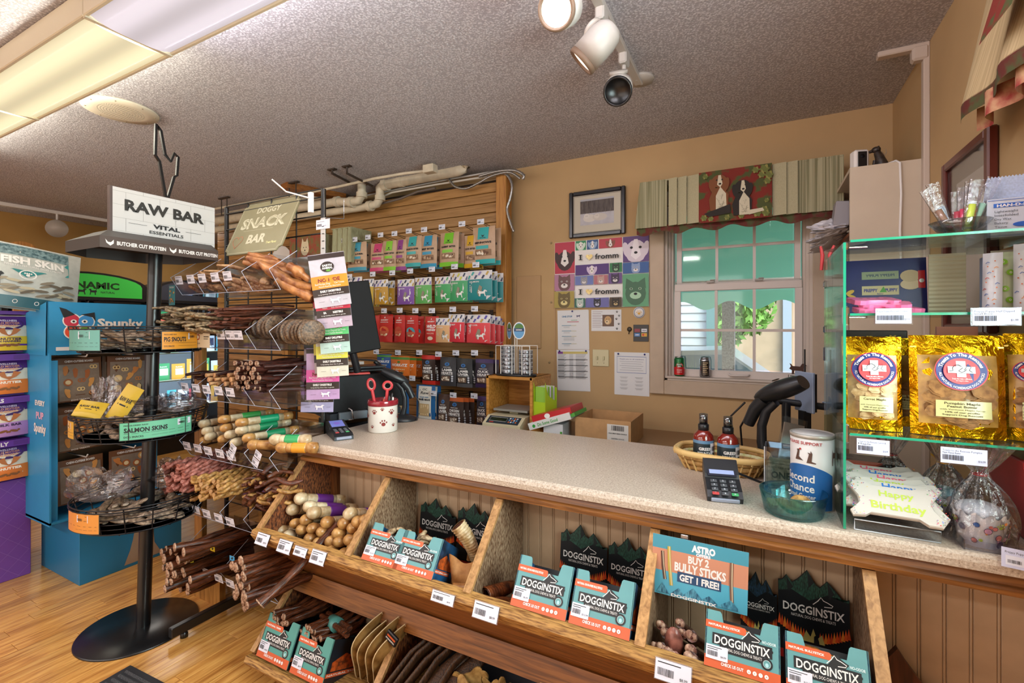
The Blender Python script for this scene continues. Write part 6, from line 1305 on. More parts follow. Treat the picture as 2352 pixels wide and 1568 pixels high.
for k,(dx,dy,dz,yaw,tl,lab)in enumerate([(-.035,.01,.018,.5,.3,'darker biscuit at the left in the teal bowl'),(.0,-.02,.014,2.2,0,'bone biscuit flat on the bottom of the teal bowl'),(.01,.02,.016,1.2,.2,'bone biscuit at the back of the teal bowl'),(.02,0,.030,.2,.5,'round biscuit with a hole on top in the teal bowl'),(-.01,-.03,.016,0,0,'small bone biscuit at the front of the teal bowl')]):
 if k==3:o=M().tube([(.018*math.cos(a),.018*math.sin(a),0)for a in [2*PI*i/16 for i in range(17)]],.010,BIS,8,cap=False).build('dog_biscuit',None,(.082+dx,1.535+dy,CZ+dz),(tl,0,yaw))
 else:o=bone(M(),(0,0,0),.055,.028,.012,BIS).build('dog_biscuit',None,(.082+dx,1.535+dy,CZ+dz),(tl,0,yaw))
 tag(o,lab,'dog biscuit','biscuits in the teal bowl')
t=thing('monitor_arm','black and chrome desk clamp arm with star knobs behind the scanner','monitor arm',(.12,2.10,0));m=M();m.tube([(-.08,0,1.165),(.10,.01,1.150)],.013,DKP,10);m.tube([(-.03,.0,.931),(-.03,.0,1.16)],.016,DKP,10);m.build('arm',t)
for (x,z)in ((-.095,1.185),(.112,1.165)):
 m=M()
 for k in range(5):a=2*PI*k/5+.5;m.tube([(x,0,z),(x+.026*math.cos(a),.0,z+.026*math.sin(a))],[.008,.003],C('#5a6478',.25,.6),6)
 m.build('star_knob',t)
t=thing('small_monitor','thin grey blue screen edge standing by the window corner','monitor',(.150,2.09,1.205),(0,0,R(-58)));M().box((0,0,0),(.10,.012,.15),C('#8795ad',.3),bev=.003).build('panel',t);M().box((0,.01,0),(.09,.01,.14),BLACK).build('screen',t);M().box((.0,.0,-.173),(.03,.03,.204),DKP).build('stand',t)
M().tube([(0,0,.07),(0,0,.16)],.003,BLACK,6).build('antenna',t)
t=thing('brochure_holder','clear acrylic brochure holder leaning by the glass case','holder',(.085,1.93,CZ),(R(-14),R(12),R(10)));m=M();m.box((0,0,.10),(.075,.002,.20),ACR);m.box((0,.025,.10),(.075,.002,.20),ACR);m.box((0,.012,.06),(.002,.024,.12),ACR);m.build('clear_case',t);M().box((0,.012,.095),(.065,.012,.17),C('#a89478',.6),bev=.001).build('leaflets',t);M().box((0,.012,.001),(.08,.05,.002),ACR).build('foot',t)
tag(M().tube([(-.05,2.02,1.16),(-.10,2.04,1.10),(-.09,2.04,.99),(-.085,2.03,.935),(-.03,2.03,.935)],.004,BLACK,7).build('black_cable'),'black cable hanging in a loop left of the scanner by the canister','cable')
DBK=C('#1a1d22',.45,name='dark_card');OUT=C('#15171c',.4)
def logo(m,cx,cy,w,dark=True):
 h=w*.15
 if dark:
  m.poly([(cx-w*.54,cy-h*.62),(cx-w*.54,cy+h*.70),(cx+w*.02,cy+h*.72),(cx+w*.16,cy+h*2.0),(cx+w*.27,cy+h*1.5),(cx+w*.36,cy+h*1.2),(cx+w*.30,cy+h*.72),(cx+w*.54,cy+h*.70),(cx+w*.54,cy-h*.62)],OUT);m.rect(cx-w*.40,cy-h*1.35,cx+w*.40,cy-h*.55,OUT)
 m.text('DOGGINSTIX',cx,cy,h,WHITE,w,1)
 m.line([(cx+w*.00,cy+h*.8),(cx+w*.08,cy+h*1.35),(cx+w*.13,cy+h*1.85),(cx+w*.17,cy+h*1.5),(cx+w*.24,cy+h*1.35),(cx+w*.32,cy+h*1.1),(cx+w*.30,cy+h*.88),(cx+w*.18,cy+h*.78)],w*.014,WHITE)
 m.text('NATURAL DOG CHEWS & TREATS',cx,cy-h*.92,h*.34,WHITE,w*.72,0)
def carton(label,loc,rx,rz,w,h,d,word,odor=False,icons=True,side='#1f5a8a',seed=1,teal='#5f979b',ear=.22,group='teal chew cartons in the bins'):
 t=thing('chew_carton',label,'carton',loc,(R(rx),0,R(rz)),group=group);TL=C(teal,.4,var=.04,scale=12)
 n=h*.24
 fp=[(-w/2,0),(w/2,0),(w/2,h),(w/2-w*ear*.9,h),(w/2-w*ear,h-.004),(w/2-w*ear-.006,h-n),(-w/2+w*ear+.006,h-n),(-w/2+w*ear,h-.004),(-w/2+w*ear*.9,h),(-w/2,h)]
 M().prism(fp,0,.0025,TL,axis='Y').build('front_panel',t)
 SD=C(side,.4,name='card_side',h2='#15202c',scale=14);
 for s in (-1,1):M().prism([(.0,0),(d,0),(d,h*.92),(0,h)],s*(w/2-.002)-.0015,s*(w/2-.002)+.0015,SD).build('side_panel',t)
 M().box((0,d,h*.46),(w,.003,h*.92),DBK).build('back_panel',t);M().box((0,d/2,.002),(w,d,.003),DBK).build('bottom_panel',t)
 m=M(front(-.0006));hb=h*.20;m.rect(-w/2,0,w/2,hb,C('#cc5a30',.4));m.poly([(-w/2,h*.68),(w*.04,h*.68),(w*.06,h*.71),(w*.06,h*.785),(w*.04,h*.81),(-w/2,h*.81)],C('#cc5a30',.4));m.text(word,-w*.46,h*.745,h*.04,WHITE,w*.44,2,'L')
 logo(m,w*.0,h*.50,w*.74)
 m.ring(w*.39,h*.84 if 0 else h*.53+h*.0,.001,.0035,OUT);m.ell(w*.33,h*.26+.006,h*.10,h*.10,OUT,22);m.ell(w*.33,h*.26+.006,h*.068,h*.068,C(teal,.4),20);m.ring(w*.33,h*.26+.006,h*.062,h*.066,WHITE);m.ell(w*.33,h*.26+.004,h*.03,h*.036,C('#a9d4dc',.4),10)
 m.text('CHECK US OUT',-w*.12,hb*.5,h*.055,WHITE,w*.30,2)
 for k in range(4):m.ell(w*.10+w*.075*k,hb*.5,h*.036,h*.036,WHITE,14);m.text('of*A'[k],w*.10+w*.075*k,hb*.5,h*.03,C('#cc5a30',.4))
 if odor:m.text('NO-ODOR',w*.36,h*.66,h*.05,C('#cfe3e6',.4),w*.18,2)
 price_tag(m,-w*.33,h*.26,w*.30,h*.24,seed,title=2);m.build('front_print',t)
 m=M(Matrix.Translation((w/2+.0004,0,0))@ Matrix.Rotation(R(90),4,'Z')@ front());m.poly([(d*.1,h*.5),(d*.4,h*.66),(d*.7,h*.5),(d*.9,h*.55),(d*.9,h*.3),(d*.1,h*.3)],C('#c8581e',.5,name='autumn',h2='#5f2a12',scale=60));m.rect(.004,h*.18,d*.8,h*.27,C('#cc5a30',.4));m.text(word[:12],d*.4,h*.225,h*.04,WHITE,d*.7,1);m.build('side_print',t)
 return t
def boardcard(label,loc,w,h,lines=True,rz=0,blue=False):
 """cut-out display card with a mountain skyline"""
 t=thing('display_card',label,'display card',loc,(R(-6),0,R(rz)),group='dark mountain cards at the back of the bins')
 sk=[(-.5,.86),(-.44,.87),(-.38,.92),(-.30,.86),(-.22,.90),(-.08,1.0),(.04,.88),(.1,.86),(.2,.93),(.34,.84),(.42,.78),(.5,.80)]
 P=[(w*.5,0)]+[(x*w,y*h)for x,y in sk[::-1]]+[(-w*.5,0)]
 M().prism(P,0,.003,C('#10151a',.4),axis='Y').build('card',t);m=M(front(-.0006))
 MT=C('#2c5a4a' if not blue else '#2a4a66',.45,name='mountain_print',h2='#10201c',scale=90,stretch=(3,1,1))
 m.poly([(x*w*.985,y*h*.992)for x,y in sk]+[(w*.49,h*.77),(w*.2,h*.80),(-w*.05,h*.72),(-w*.3,h*.79),(-w*.49,h*.76)],MT)
 for (b,tp)in ((-.08,.985),(.2,.915),(-.38,.905)):m.poly([(b*w,tp*h),((b+.10)*w,(tp-.09)*h),((b+.02)*w,(tp-.15)*h),((b+.01)*w,(tp-.07)*h)],C('#0c1618',.6))
 logo(m,0,h*.63,w*.86,False)
 for k in range(26):
  x=-.48+.96*k/25;
  if abs(x)<.09:continue
  y=.44-.12*math.cos(x*3.2)*.9+.06;m.poly([(w*(x-.03),h*(y-.05)),(w*(x+.03),h*(y-.05)),(w*x,h*(y+.05))],C(('#e0541c','#c9441a','#e8822a')[k % 3],.5))
 m.poly([(-.16*w,h*.34),(-.1*w,h*.44),(-.04*w,h*.39),(0,h*.47),(.05*w,h*.38),(.12*w,h*.43),(.16*w,h*.34)],C('#b8a860',.5));m.poly([(.0,h*.22),(.01*w,h*.40),(.05*w,h*.42),(.08*w,h*.36),(.09*w,h*.22)],C('#0a0c10',.5));m.poly(dogpts(-.14*w,h*.22,w*.12,h*.12),C('#0a0c10',.5))
 if lines:m.rect(-w*.5,h*.14,w*.5,h*.22,C('#a8201c',.4));m.text('ONE INGREDIENT - PREMIUM GRADE',0,h*.18,h*.028,WHITE,w*.84,2);m.text('NEVER ANY FILLERS, ADDITIVES, DYES OR CHEMICALS',0,h*.11,h*.016,WHITE,w*.8,0);m.text('BULLYSTICK',0,h*.06,h*.045,WHITE,w*.6,2)
 m.build('card_print',t)
def frombl(u,v,X=None,z=.60):
 p=PZ(u,v,z);return p
UP=[(806,1300,893,1324,.605,'NATURAL LAMB COLLAGEN','teal lamb collagen carton beside the pale rolls',True,1.0),(891,1315,986,1342,.605,'NATURAL LAMB COLLAGEN','teal lamb collagen carton right of its twin',True,.98),
  (1167,1397,1294,1441,.605,'NATURAL ODOR-FREE BULLYSTICK','teal bully stick carton with an empty top in the third bin',False,1),(1298,1444,1442,1490,.605,'NATURAL ODOR-FREE BULLYSTICK','teal bully stick carton with sticks showing in the third bin',False,1),
  (1613,1545,1796,1600,.605,'NATURAL BULLYSTICK','teal carton with thick sticks left of the last one in the fourth bin',True,1),(1806,1610,2012,1660,.605,'NATURAL BULLYSTICK','last teal carton at the right end of the fourth bin',True,1)]
CP=[]
for k,(u0,v0,u1,v1,z,wd,lab,od,hs)in enumerate(UP):
 a=PZ(u0,v0,z);b=PZ(u1,v1,z);w=abs(b.x-a.x)-.003;y=1.262
 c=((a.x+b.x)/2,y,.612);hh=(.128,.128,.142,.142,.124,.120)[k]
 o=carton(lab,c,-33,0,w,hh,.12,wd,od,seed=k*3+2,ear=.22 if k>1 else .28);CP.append((c,w))
for (u0,u1,vt,vb,lab,bl_)in [(958,1040,1150,1300,'dark mountain card, left one in the second bin',0),(1044,1132,1162,1310,'dark mountain card, right one in the second bin',0),(1282,1391,1213,1400,'dark mountain card, left one in the third bin',0),(1393,1500,1243,1430,'dark mountain card half hidden by the offer sign',0),(1700,1786,1322,1500,'dark mountain card right of the offer sign',1),(1787,1956,1322,1560,'large dark mountain card at the right end of the fourth bin',0)]:
 Y=1.60;a=PY(u0,vt,Y);b=PY(u1,vt,Y);zt=PY((u0+u1)/2,vt,Y).z;zb=max(.42,PY((u0+u1)/2,vb,Y).z);boardcard(lab,((a.x+b.x)/2,Y,zt-(zt-.44)),b.x-a.x-.002,zt-.44,True,0,bl_)
ends=[(375,205,0),(320,290,0),(440,265,0),(470,315,0),(225,440,0),(290,490,0),(345,395,1),(395,440,1),(425,372,1),(470,430,2),(450,505,1),(510,535,1),(540,455,2),(580,385,2),(600,530,1),(655,468,2),(700,390,2),(665,530,1),(740,510,2),(770,425,2),(740,320,0),(805,380,2),(815,485,2),(865,370,2),(765,575,2),(700,620,1),(620,600,2),(500,590,1)]
rp={}
for k,(cxp,cyp,kind)in enumerate(ends):
 u,v=560+cxp/3.213,1080+cyp/3.213;Y=1.30+(v-1280)/-700*.42;p=PY(u,v,Y);yaw=R(rnd.uniform(-8,24));D=Vector((math.sin(yaw),math.cos(yaw),rnd.uniform(-.36,-.2))).normalized()
 if kind not in rp:
  o=roll(.0235 if kind==0 else .021,.24,'#5a2370' if kind==0 else None,HIDE,(HIDE,HIDE2,HIDE2)[kind],kind*3+1).build('rawhide_roll');rp[kind]=o;tag(o,['large milky rawhide roll with a purple sleeve in the first upper bin','pale tan rawhide roll in the first upper bin','shiny amber rawhide roll in the first upper bin'][kind],'dog chew',['milky rawhide rolls in the first upper bin','pale rawhide rolls in the first upper bin','amber rawhide rolls in the first upper bin'][kind])
 else:o=dup(rp[kind])
 o.rotation_euler=D.to_track_quat('Y','Z').to_euler();o.rotation_euler.rotate_axis('Y',rnd.random()*6);o.location=p+D*.12;s=rnd.uniform(.92,1.08);o.scale=(s,1,s)
CURL=MAT('#c9b08c','#6e5236','curled_skin',70)
for (ci,n,mt,r,lab,grp)in ((0,16,CURL,.012,'curled pale lamb skin piece in the first carton','curls in the first carton'),(1,9,CURL,.010,'thin curled strip in the second carton','strips in the second carton'),(3,7,BUL,.012,'brown stick in the carton of the third bin','sticks in the third bin carton'),(4,8,MAT('#b87a34','#6a3a14','amber_stick',30,.25),.02,'thick amber bully stick in the fourth bin carton','thick sticks in the fourth bin carton'),(5,6,MAT('#b87a34','#6a3a14','amber_stick',30,.25),.017,'tan stick in the last carton','sticks in the last carton')):
 (cx,cy,cz),w=CP[ci];P=None
 for k in range(n):
  if P is None:o=(lump(M(),(0,0,0),.05 if ci<2 else .12,r,mt,(1,.2,0),k,8,8,.7,1.6 if ci<2 else .5)).build('chew_piece');P=o;tag(o,lab,'dog chew',grp)
  else:o=dup(P)
  T=Matrix.Translation((cx,cy,cz))@ Euler((R(-33),0,0)).to_matrix().to_4x4();q=T @ (Vector((rnd.uniform(-.32,.32)*w,rnd.uniform(.025,.10),.080+rnd.uniform(0,.04)))if ci<2 else Vector((rnd.uniform(-.12,.12)*w,.03+.012*k,.058+.007*(k % 5))));o.location=q;o.rotation_euler=(rnd.uniform(-.6,.6),rnd.uniform(-.9,.9),rnd.uniform(0,3.1))if ci<2 else (R(-33),0,rnd.uniform(-.25,.25))
def trachea(label,p0,p1,r,mt,seed=1,rings=15):
 a,b=Vector(p0),Vector(p1);d=b-a;m=M();pts=[];rr=[]
 side=d.cross(Vector((0,1,0))).normalized()
 for i in range(rings*3+1):
  s=i/(rings*3);pts.append(a+d*s+side*.012*math.sin(s*3));rr.append(r*(1-.35*s)*(1+.10*(1 if i % 3==1 else-.3)))
 m.tube(pts,rr,mt,12,cap=False);m.tube(pts[:6],[x*.8 for x in rr[:6]],C('#5a3018',.6),10,cap=False);o=m.build('trachea_chew');return tag(o,label,'dog chew')
TRP=MAT('#c9b08a','#8f6e44','pale_trachea',50);TRB=MAT('#8a4a24','#3a180c','brown_trachea',40,.3)
trachea('pale ribbed trachea chew standing up in the second bin',PY(1052,1205,1.38),PY(1092,1285,1.42),.028,TRP);trachea('brown ribbed trachea chew lying behind the others in the third bin',PY(1115,1368,1.33),PY(1176,1345,1.48),.026,TRB);trachea('brown ribbed trachea chew with its open end forward in the third bin',PY(1118,1395,1.28),PY(1172,1385,1.40),.026,TRB);trachea('small brown trachea chew at the lip of the third bin',PY(1156,1402,1.27),PY(1175,1380,1.38),.018,TRB)
EAR=MAT('#cf9c62','#8a5526','curled_ear',16,.35)
def ear(label,c,w,h,seed,rot):
 m=M();q=random.Random(seed)
 def f(u,v):a=(u-.5)*2.6;rr=w*(.5+.3*v+.12*math.sin(u*9+seed));return (rr*math.sin(a),-rr*math.cos(a)*.6+.3*w,h*v+.14*h*math.sin(u*7+seed)*v)
 m.grid(f,14,8,EAR);m.grid(lambda u,v:tuple(Vector(f(u,v))+Vector((0,.004,0))),14,8,EAR);return tag(m.build('curled_ear',None,tuple(c),rot),label,'dog chew')
ear('tan curled ear chew at the lip of the second bin',PY(1062,1348,1.33),.07,.085,1,(R(-20),0,.3));ear('folded tan ear chew behind the first ear',PY(1090,1330,1.40),.055,.10,4,(R(-10),R(15),-.5));ear('pale ear tip poking up right in the second bin',PY(1085,1290,1.42),.04,.06,6,(0,R(20),1));p=PY(1040,1350,1.29);tag(M().tube([p,p+Vector((.05,.03,-.005))],.016,EAR,10).build('rolled_chew'),'small rolled tan chew at the lip of the second bin','dog chew');tag(lump(M(),PY(1052,1368,1.28),.09,.017,EAR,(1,.1,0),5,8,8,.6,.8).build('ear_strip'),'flat tan ear strip on the bin lip','dog chew')
KN=MAT('#a86a5c','#3a1612','fleshy_stick',30,.3);KE=MAT('#d8b49a','#8a5a48','knuckle_end',90,.5)
for k,(cxp,cyp,s)in enumerate([(225,1000,1),(270,1075,1.1),(400,985,1),(425,1080,1),(505,1100,1.2),(175,1190,.9),(235,1205,1.1),(120,1255,1.1),(205,1285,1),(345,1160,1.8),(350,1300,1.4),(285,1290,1),(500,1230,1.2),(500,1310,1.5),(530,1385,1.2),(300,1235,.9)]):
 u,v=1460+cxp/3.92,1180+cyp/3.92;Y=1.27+(1535-v)*.0011;p=PY(u,v,Y);m=M();D=Vector((.08,.75,-.55)).normalized();r=.0125*s
 m.tube([p,p+D*.03,p+D*.10,p+D*.17],[r,r*.85,r*.8,r*.9],KN,9);
 if s<1.6:m.ball(p+Vector((-r*.35,0,r*.2)),(r*.75,r*.6,r*.8),KE,9,6);m.ball(p+Vector((r*.4,0,-r*.1)),(r*.7,r*.6,r*.75),KE,9,6);m.ball(p+Vector((0,-.002,0)),(r*.35,r*.7,r*.35),C('#5a2a1e',.5),7,5)
 else:m.ball(p,(r*1.1,r*.8,r*1.9),KN,12,8)
 tag(m.build('tendon_stick'),'knuckle ended dark tendon stick in the fourth bin' if s<1.6 else 'wrapped pink fleshy stick in the middle of the fourth bin','dog chew','tendon sticks in the fourth bin')
LT=Matrix.Rotation(R(-32),4,'X')
for k,(u,v,w,s,lab)in enumerate([(601,1242,.075,1,'leftmost'),(666,1252,.075,2,'second'),(701,1264,.068,0,'third, narrow'),(747,1274,.075,2,'fourth'),(1022,1372,.085,0,'one below the ear chews'),(1122,1402,.085,1,'one below the brown tracheas'),(1546,1548,.085,1,'one below the tendon sticks')]):
 p=PZ(u,v,.585);t=thing('shelf_label','white barcode price label on the upper bin lip, '+lab,'label',(p.x,1.228,.59),(R(-25),0,0));hh=.044 if s else .03
 M().box((0,.001,0),(w+.004,.001,hh+.004),TAGFILM).build('sleeve',t);m=M(front(-.001));price_tag(m,0,0,w,hh,k+60,title=s or 1);m.build('printed_card',t)
TLp,TRp,BLp=PY(1500,1217,1.43),PY(1721,1277,1.43),PY(1487,1368,1.43)
w=(TRp-TLp).length*1.0;h=.165
t=thing('offer_sign','blue and orange paper offer sign clipped under the counter rail','sign',((TLp.x+TRp.x)/2,1.435,(TLp.z+TRp.z)/2),(R(-4),R(1.5),R(2)))
w*=.99
def bend(q):y=q.y;return Vector((q.x,-(.004+q.z)-.06*max(0,-y-.08)**1.0*.5,y))
m=M(bend);m.rect(-w/2,-h,w/2,0,C('#d8e4ea',.35),4,6);m.build('paper',t)
m=M(bend);m.k=.0005;SKY_,SAL=C('#4894aa',.35),C('#c98a70',.35);m.rect(-w/2,-h,w/2,0,SKY_,2,8);m.rect(-w/2,-h*.60,w/2,-h*.23,SAL,2,4);m.rect(-w/2,-h,w/2,-h*.60,C('#56a8c2',.35),2,6)
m.text('ASTRO',.0+.012,-h*.115,.020,C('#e6e6ee',.4),.062,3);m.text('OFFERS',.012,-h*.215,.009,C('#e6e6ee',.4),.038,3);m.text('BUY 2',.0,-h*.32,.021,WHITE,.055,2);m.text('BULLY STICKS',.004,-h*.475,.024,WHITE,.135,2);m.rect(-.055,-h*.73,.06,-h*.56,C('#2b4a6e',.4));m.text('GET 1 FREE!',.003,-h*.645,.019,WHITE,.104,2)
for (x0,y0,x1,y1,c)in ((-.098,-.27,-.088,-.74,'#5a4038'),(-.08,-.17,-.07,-.82,'#b9a24a'),(.085,-.22,.088,-.86,'#7a5a4a')):m.line([(x0,y0*h),((x0+x1)/2-.002,(y0+y1)/2*h),(x1,y1*h)],.009,C(c,.5));m.line([(x0+.001,y0*h),((x0+x1)/2,(y0+y1)/2*h),(x1+.001,y1*h)],.002,C('#d8c8a8',.5))
MNT=C('#1f4a66',.4,name='mountain_blue',h2='#5fa8c0',scale=50,stretch=(4,1,1));
for (a_,b_,c_,t_)in ((-.11,-.095,-.075,-.80),(-.075,-.05,-.03,-.83),(-.045,-.012,.02,-.78),(.0,.03,.06,-.84),(.05,.085,.11,-.82)):m.poly([(a_,-h*.97),(b_,h*t_),(c_,-h*.97)],MNT)
m.text('DOGGINSTIX',-.01,-h*.965,.008,WHITE,.12,2);m.build('offer_print',t);M().box((-.04,.003,.004),(.02,.006,.012),STEEL,bev=.001).build('clip',t)
for k,(u0,v0,u1,v1,lab)in enumerate([(577,1509,645,1548,'teal carton of dark tripe sticks, first in the lower bin'),(648,1552,722,1592,'teal carton of dark sticks, second in the lower bin')]):
 a=PZ(u0,v0,.115);b=PZ(u1,v1,.115);w=b.x-a.x-.004;c=((a.x+b.x)/2,1.225,.112);carton(lab,c,-24,0,w,.155,.22,'NATURAL TRIPE',seed=k+80,side='#2a1c18',teal='#4f958d',ear=.24,group='teal cartons in the lower bin')
 P=None
 for j in range(12):
  if P is None:o=bully(j+50,.20,.011).build('dark_stick');P=o;tag(o,'dark tripe stick poking up in the %s lower carton' % ('first','second')[k],'dog chew','tripe sticks in the %s lower carton' % ('first','second')[k])
  else:o=dup(P)
  o.location=(c[0]+rnd.uniform(-.35,.35)*w,1.38,.215+rnd.uniform(0,.05));D=Vector((rnd.uniform(0,.5),1,rnd.uniform(-.1,.25)));o.rotation_euler=D.to_track_quat('Y','Z').to_euler()
t=thing('paper_wrapped_bundle','bundle of dark sticks with a teal and white paper band in the lower bin','dog chew bundle',(0,0,0));p=PY(770,1432,1.36);T=Matrix.Translation(p)@ Matrix.Rotation(R(70),4,'Z')@ Matrix.Rotation(R(80),4,'X');M().lathe([(.028,-.03),(.028,.03)],C('#4a8a84',.4),16,xf=T).build('paper_band',t);m=M()
for dx,dy in ((0,0),(.014,.006),(-.013,.007),(.002,-.014)):m.tube([T @ Vector((dx,dy,-.11)),T @ Vector((dx,dy,.11))],.011,BUL,8)
tag(m.build('sticks',t),kind='stuff')
for (u,vt,w,ti,sub,lab)in [(795,1385,.17,'NATURAL TRIPE','','dark card reading natural tripe at the back of the lower bin'),(1060,1460,.23,'NATURAL BEEF COLLAGEN','','dark red and black card reading natural beef collagen')]:
 p=PY(u,vt,1.60);t=thing('display_card',lab,'display card',(p.x,1.60,.04));h=.28 if u<900 else .24;h=min(h,p.z-.04+.06);M().box((0,.002,h/2),(w,.003,h),C('#10151a',.4)).build('card',t);m=M(front(-.0006));m.rect(-w/2,h*.88,w/2,h,C('#5a1a18',.4));m.rect(-w/2,h*.60,w/2,h*.87,C('#1d3a38',.4));m.text(ti,0,h*.74,.022,C('#d8dcdc',.5),w*.88,1);m.text('WITH LOVE & MADE WITH CARE',0,h*.65,.007,WHITE,w*.7,0);m.build('card_print',t)
SHELL=MAT('#b08a52','#6e4e26','hide_shell',18,.4)
for k,(x,lean,s)in enumerate(((-1.395,.50,1.0),(-1.372,.58,.93),(-1.33,.62,1.05),(-1.30,.70,1.0))):
 m=M()
 def f(u,v,s=s):
  a=PI*v;wd=.085*s*math.sin(a)**.8;return (.018*math.cos((u-.5)*PI)*math.sin(a),(u-.5)*2*wd+.02*math.sin(a*2),.27*s*v)
 m.grid(f,8,14,SHELL);m.grid(lambda u,v:tuple(Vector(f(u,v))+Vector((-.003,0,0))),8,14,SHELL)
 E_=[f(0,i/14)for i in range(15)];m.tube(E_,.0022,C('#d8bf94',.5),5);m.tube([f(1,i/14)for i in range(15)],.0022,C('#d8bf94',.5),5)
 tag(m.build('hide_shell',None,(x,1.36,.075),(R(-14),R(lean*30),R(-12))),('outermost','second','third','innermost')[k]+' big tan ear shaped hide shell standing beside the lower cartons','dog chew','hide shells in the lower bin')
JER=MAT('#5a3a22','#24140c','long_jerky',60,.5,(4,4,1))
for k in range(7):
 x=-1.19+.036*k+.008*math.sin(k*5);j=.02*math.sin(k*3);tag(M().tube([(x,1.27+j,.09),(x+.01+j,1.30,.17+j),(x+.05,1.38,.24+j),(x+.11-j,1.50,.29+j*.5),(x+.15,1.58,.30)],[.016,.024,.026,.022,.010],JER,9,flat=.35).build('long_jerky'),'long dark curved jerky strip standing in the second lower bin','dog chew','long jerky strips in the second lower bin')
p=PY(900,1465,1.34);t=thing('paper_band','small black and orange band round the long jerky strips','label',tuple(p),(0,R(28),0));M().box((0,0,0),(.055,.012,.04),BLACK,bev=.003).build('band',t);m=M(front(-.007));m.rect(-.02,.002,.02,.010,C('#cc5a30',.4));m.text('DOGGINSTIX',0,-.006,.006,WHITE,.042,2);m.build('band_print',t)
t=thing('treat_tray','dark open carton of ear shaped treats at the bottom of the picture','carton',(-.83,1.30,.06),(R(-18),0,0));w=.36
for s in (-1,1):M().box((s*w/2,.11,.07),(.004,.26,.14),C('#161c2c',.4)).build('side_panel',t)
M().box((0,-.02,.05),(w,.004,.10),C('#4f958d',.4)).build('front_panel',t);M().box((0,.24,.09),(w,.004,.16),C('#161c2c',.4)).build('back_panel',t);M().box((0,.11,.004),(w,.26,.006),DBK).build('bottom_panel',t)
FL=MAT('#b9965c','#7e5c2c','ear_treat',40);
def flower(k):
 m=M();P=[]
 for i in range(30):a=2*PI*i/30;r=.034*(1+.28*math.cos(3*a));P.append((r*math.cos(a),r*math.sin(a)))
 m.prism(P,-.003,.003,FL,axis='Y');return m
P=None
for k,(dx,dy,dz,rz)in enumerate([(-.05,.05,.12,0),(-.03,.08,.14,.2),(.0,.04,.11,-.2),(-.01,.1,.13,.1),(-.08,.08,.11,.3),(.06,.06,.135,1.2),(.07,.07,.13,1.25),(.08,.08,.135,1.3),(.095,.08,.125,1.35),(.105,.09,.12,1.3),(.03,.09,.12,-.1)]):
 if P is None:P=o=flower(0).build('ear_treat');tag(o,'flat tan lobed treat standing in the dark bottom tray','dog chew','lobed treats in the bottom tray')
 else:o=dup(P)
 o.location=(-.84+dx,1.30+dy,.07+dz+.03);o.rotation_euler=(R(-15),k,rz)
ROL=MAT('#7a4a26','#30180c','seed',30)
GX,GXR,GYF,GYB,GZT=.193,.598,1.473,1.885,1.668
GE=C('#1f8f6e',.15,name='green_glass_edge',spec=.8);CG=film('case_glass','#eefaf6',.03)
t=thing('glass_display_case','glass display case with two shelves on the right end of the counter','display case',(0,0,0))
M().box((GX,(GYF+GYB)/2,(CZ+GZT)/2),(.005,GYB-GYF,GZT-CZ-.004),CG).build('side_pane',t)
M().box((GX,GYF-.0005,(CZ+GZT)/2),(.006,.002,GZT-CZ-.004),GE).build('pane_edge',t)
for nm,z in (('shelf_pane',1.481),('shelf_pane',1.175),('top_pane',GZT)):
 y0=GYF-(.004 if nm=='top_pane' else-.004);M().box(((GX+GXR)/2+.006,(y0+GYB)/2,z),(GXR-GX-.012,GYB-y0,.006),CG).build(nm,t);M().box(((GX+GXR)/2+.006,y0-.0008,z),(GXR-GX-.012,.0015,.006),GE).build('pane_edge',t)
for z in (1.478,1.175,GZT-.01):M().box((GX+.004,GYF+.012,z),(.014,.022,.050 if z<1.6 else .02),CHROME,bev=.004).build('chrome_clip',t);M().tube([(GX+.01,GYF+.012,z-.004),(GX+.05,GYF+.02,z-.004)],.003,CHROME,8).build('shelf_pin',t)
for z in (1.36,1.44,1.59):M().box((GX+.0,GYB-.006,z),(.012,.012,.05 if z<1.4 else .028),CHROME,bev=.005).build('chrome_clip',t)
for k,(dx,dy)in enumerate(((-.006,.0),(.014,-.01))):
 tag(M().tube([(GX+dx*1.5,GYB+.01,1.64),(GX+dx,GYB+.008,1.69),(GX+dx*1.9,GYB+.006,1.72)],[.005,.006,.004],RED,8).build('red_peg',None),('left','right')[k]+' red tipped clip standing on the back corner of the glass case','clip','red clips')
def gold_mat():
 m,nt,b=_nodes('gold_foil');b.inputs['Metallic'].default_value=1;b.inputs['Roughness'].default_value=.22;b.inputs['Base Color'].default_value=srgb('#e0a818');tc=nt.nodes.new('ShaderNodeTexCoord');n=nt.nodes.new('ShaderNodeTexNoise');n.inputs['Scale'].default_value=22;n.inputs['Detail'].default_value=4;n.inputs['Distortion'].default_value=1.5
 bp=nt.nodes.new('ShaderNodeBump');bp.inputs['Strength'].default_value=.8;bp.inputs['Distance'].default_value=.012;nt.links.new(tc.outputs['Object'],n.inputs['Vector']);nt.links.new(n.outputs[0],bp.inputs['Height']);nt.links.new(bp.outputs[0],b.inputs['Normal']);return m
GOLD=gold_mat();NAVY,RDD=C('#1f2a78',.35),C('#c8242c',.35)
BC1=C('#d9bd8c',.6,name='pale_biscuit',h2='#b08a58',scale=70,bump=.2);BC2=C('#a87a44',.6,name='brown_biscuit',h2='#7a5228',scale=70,bump=.2)
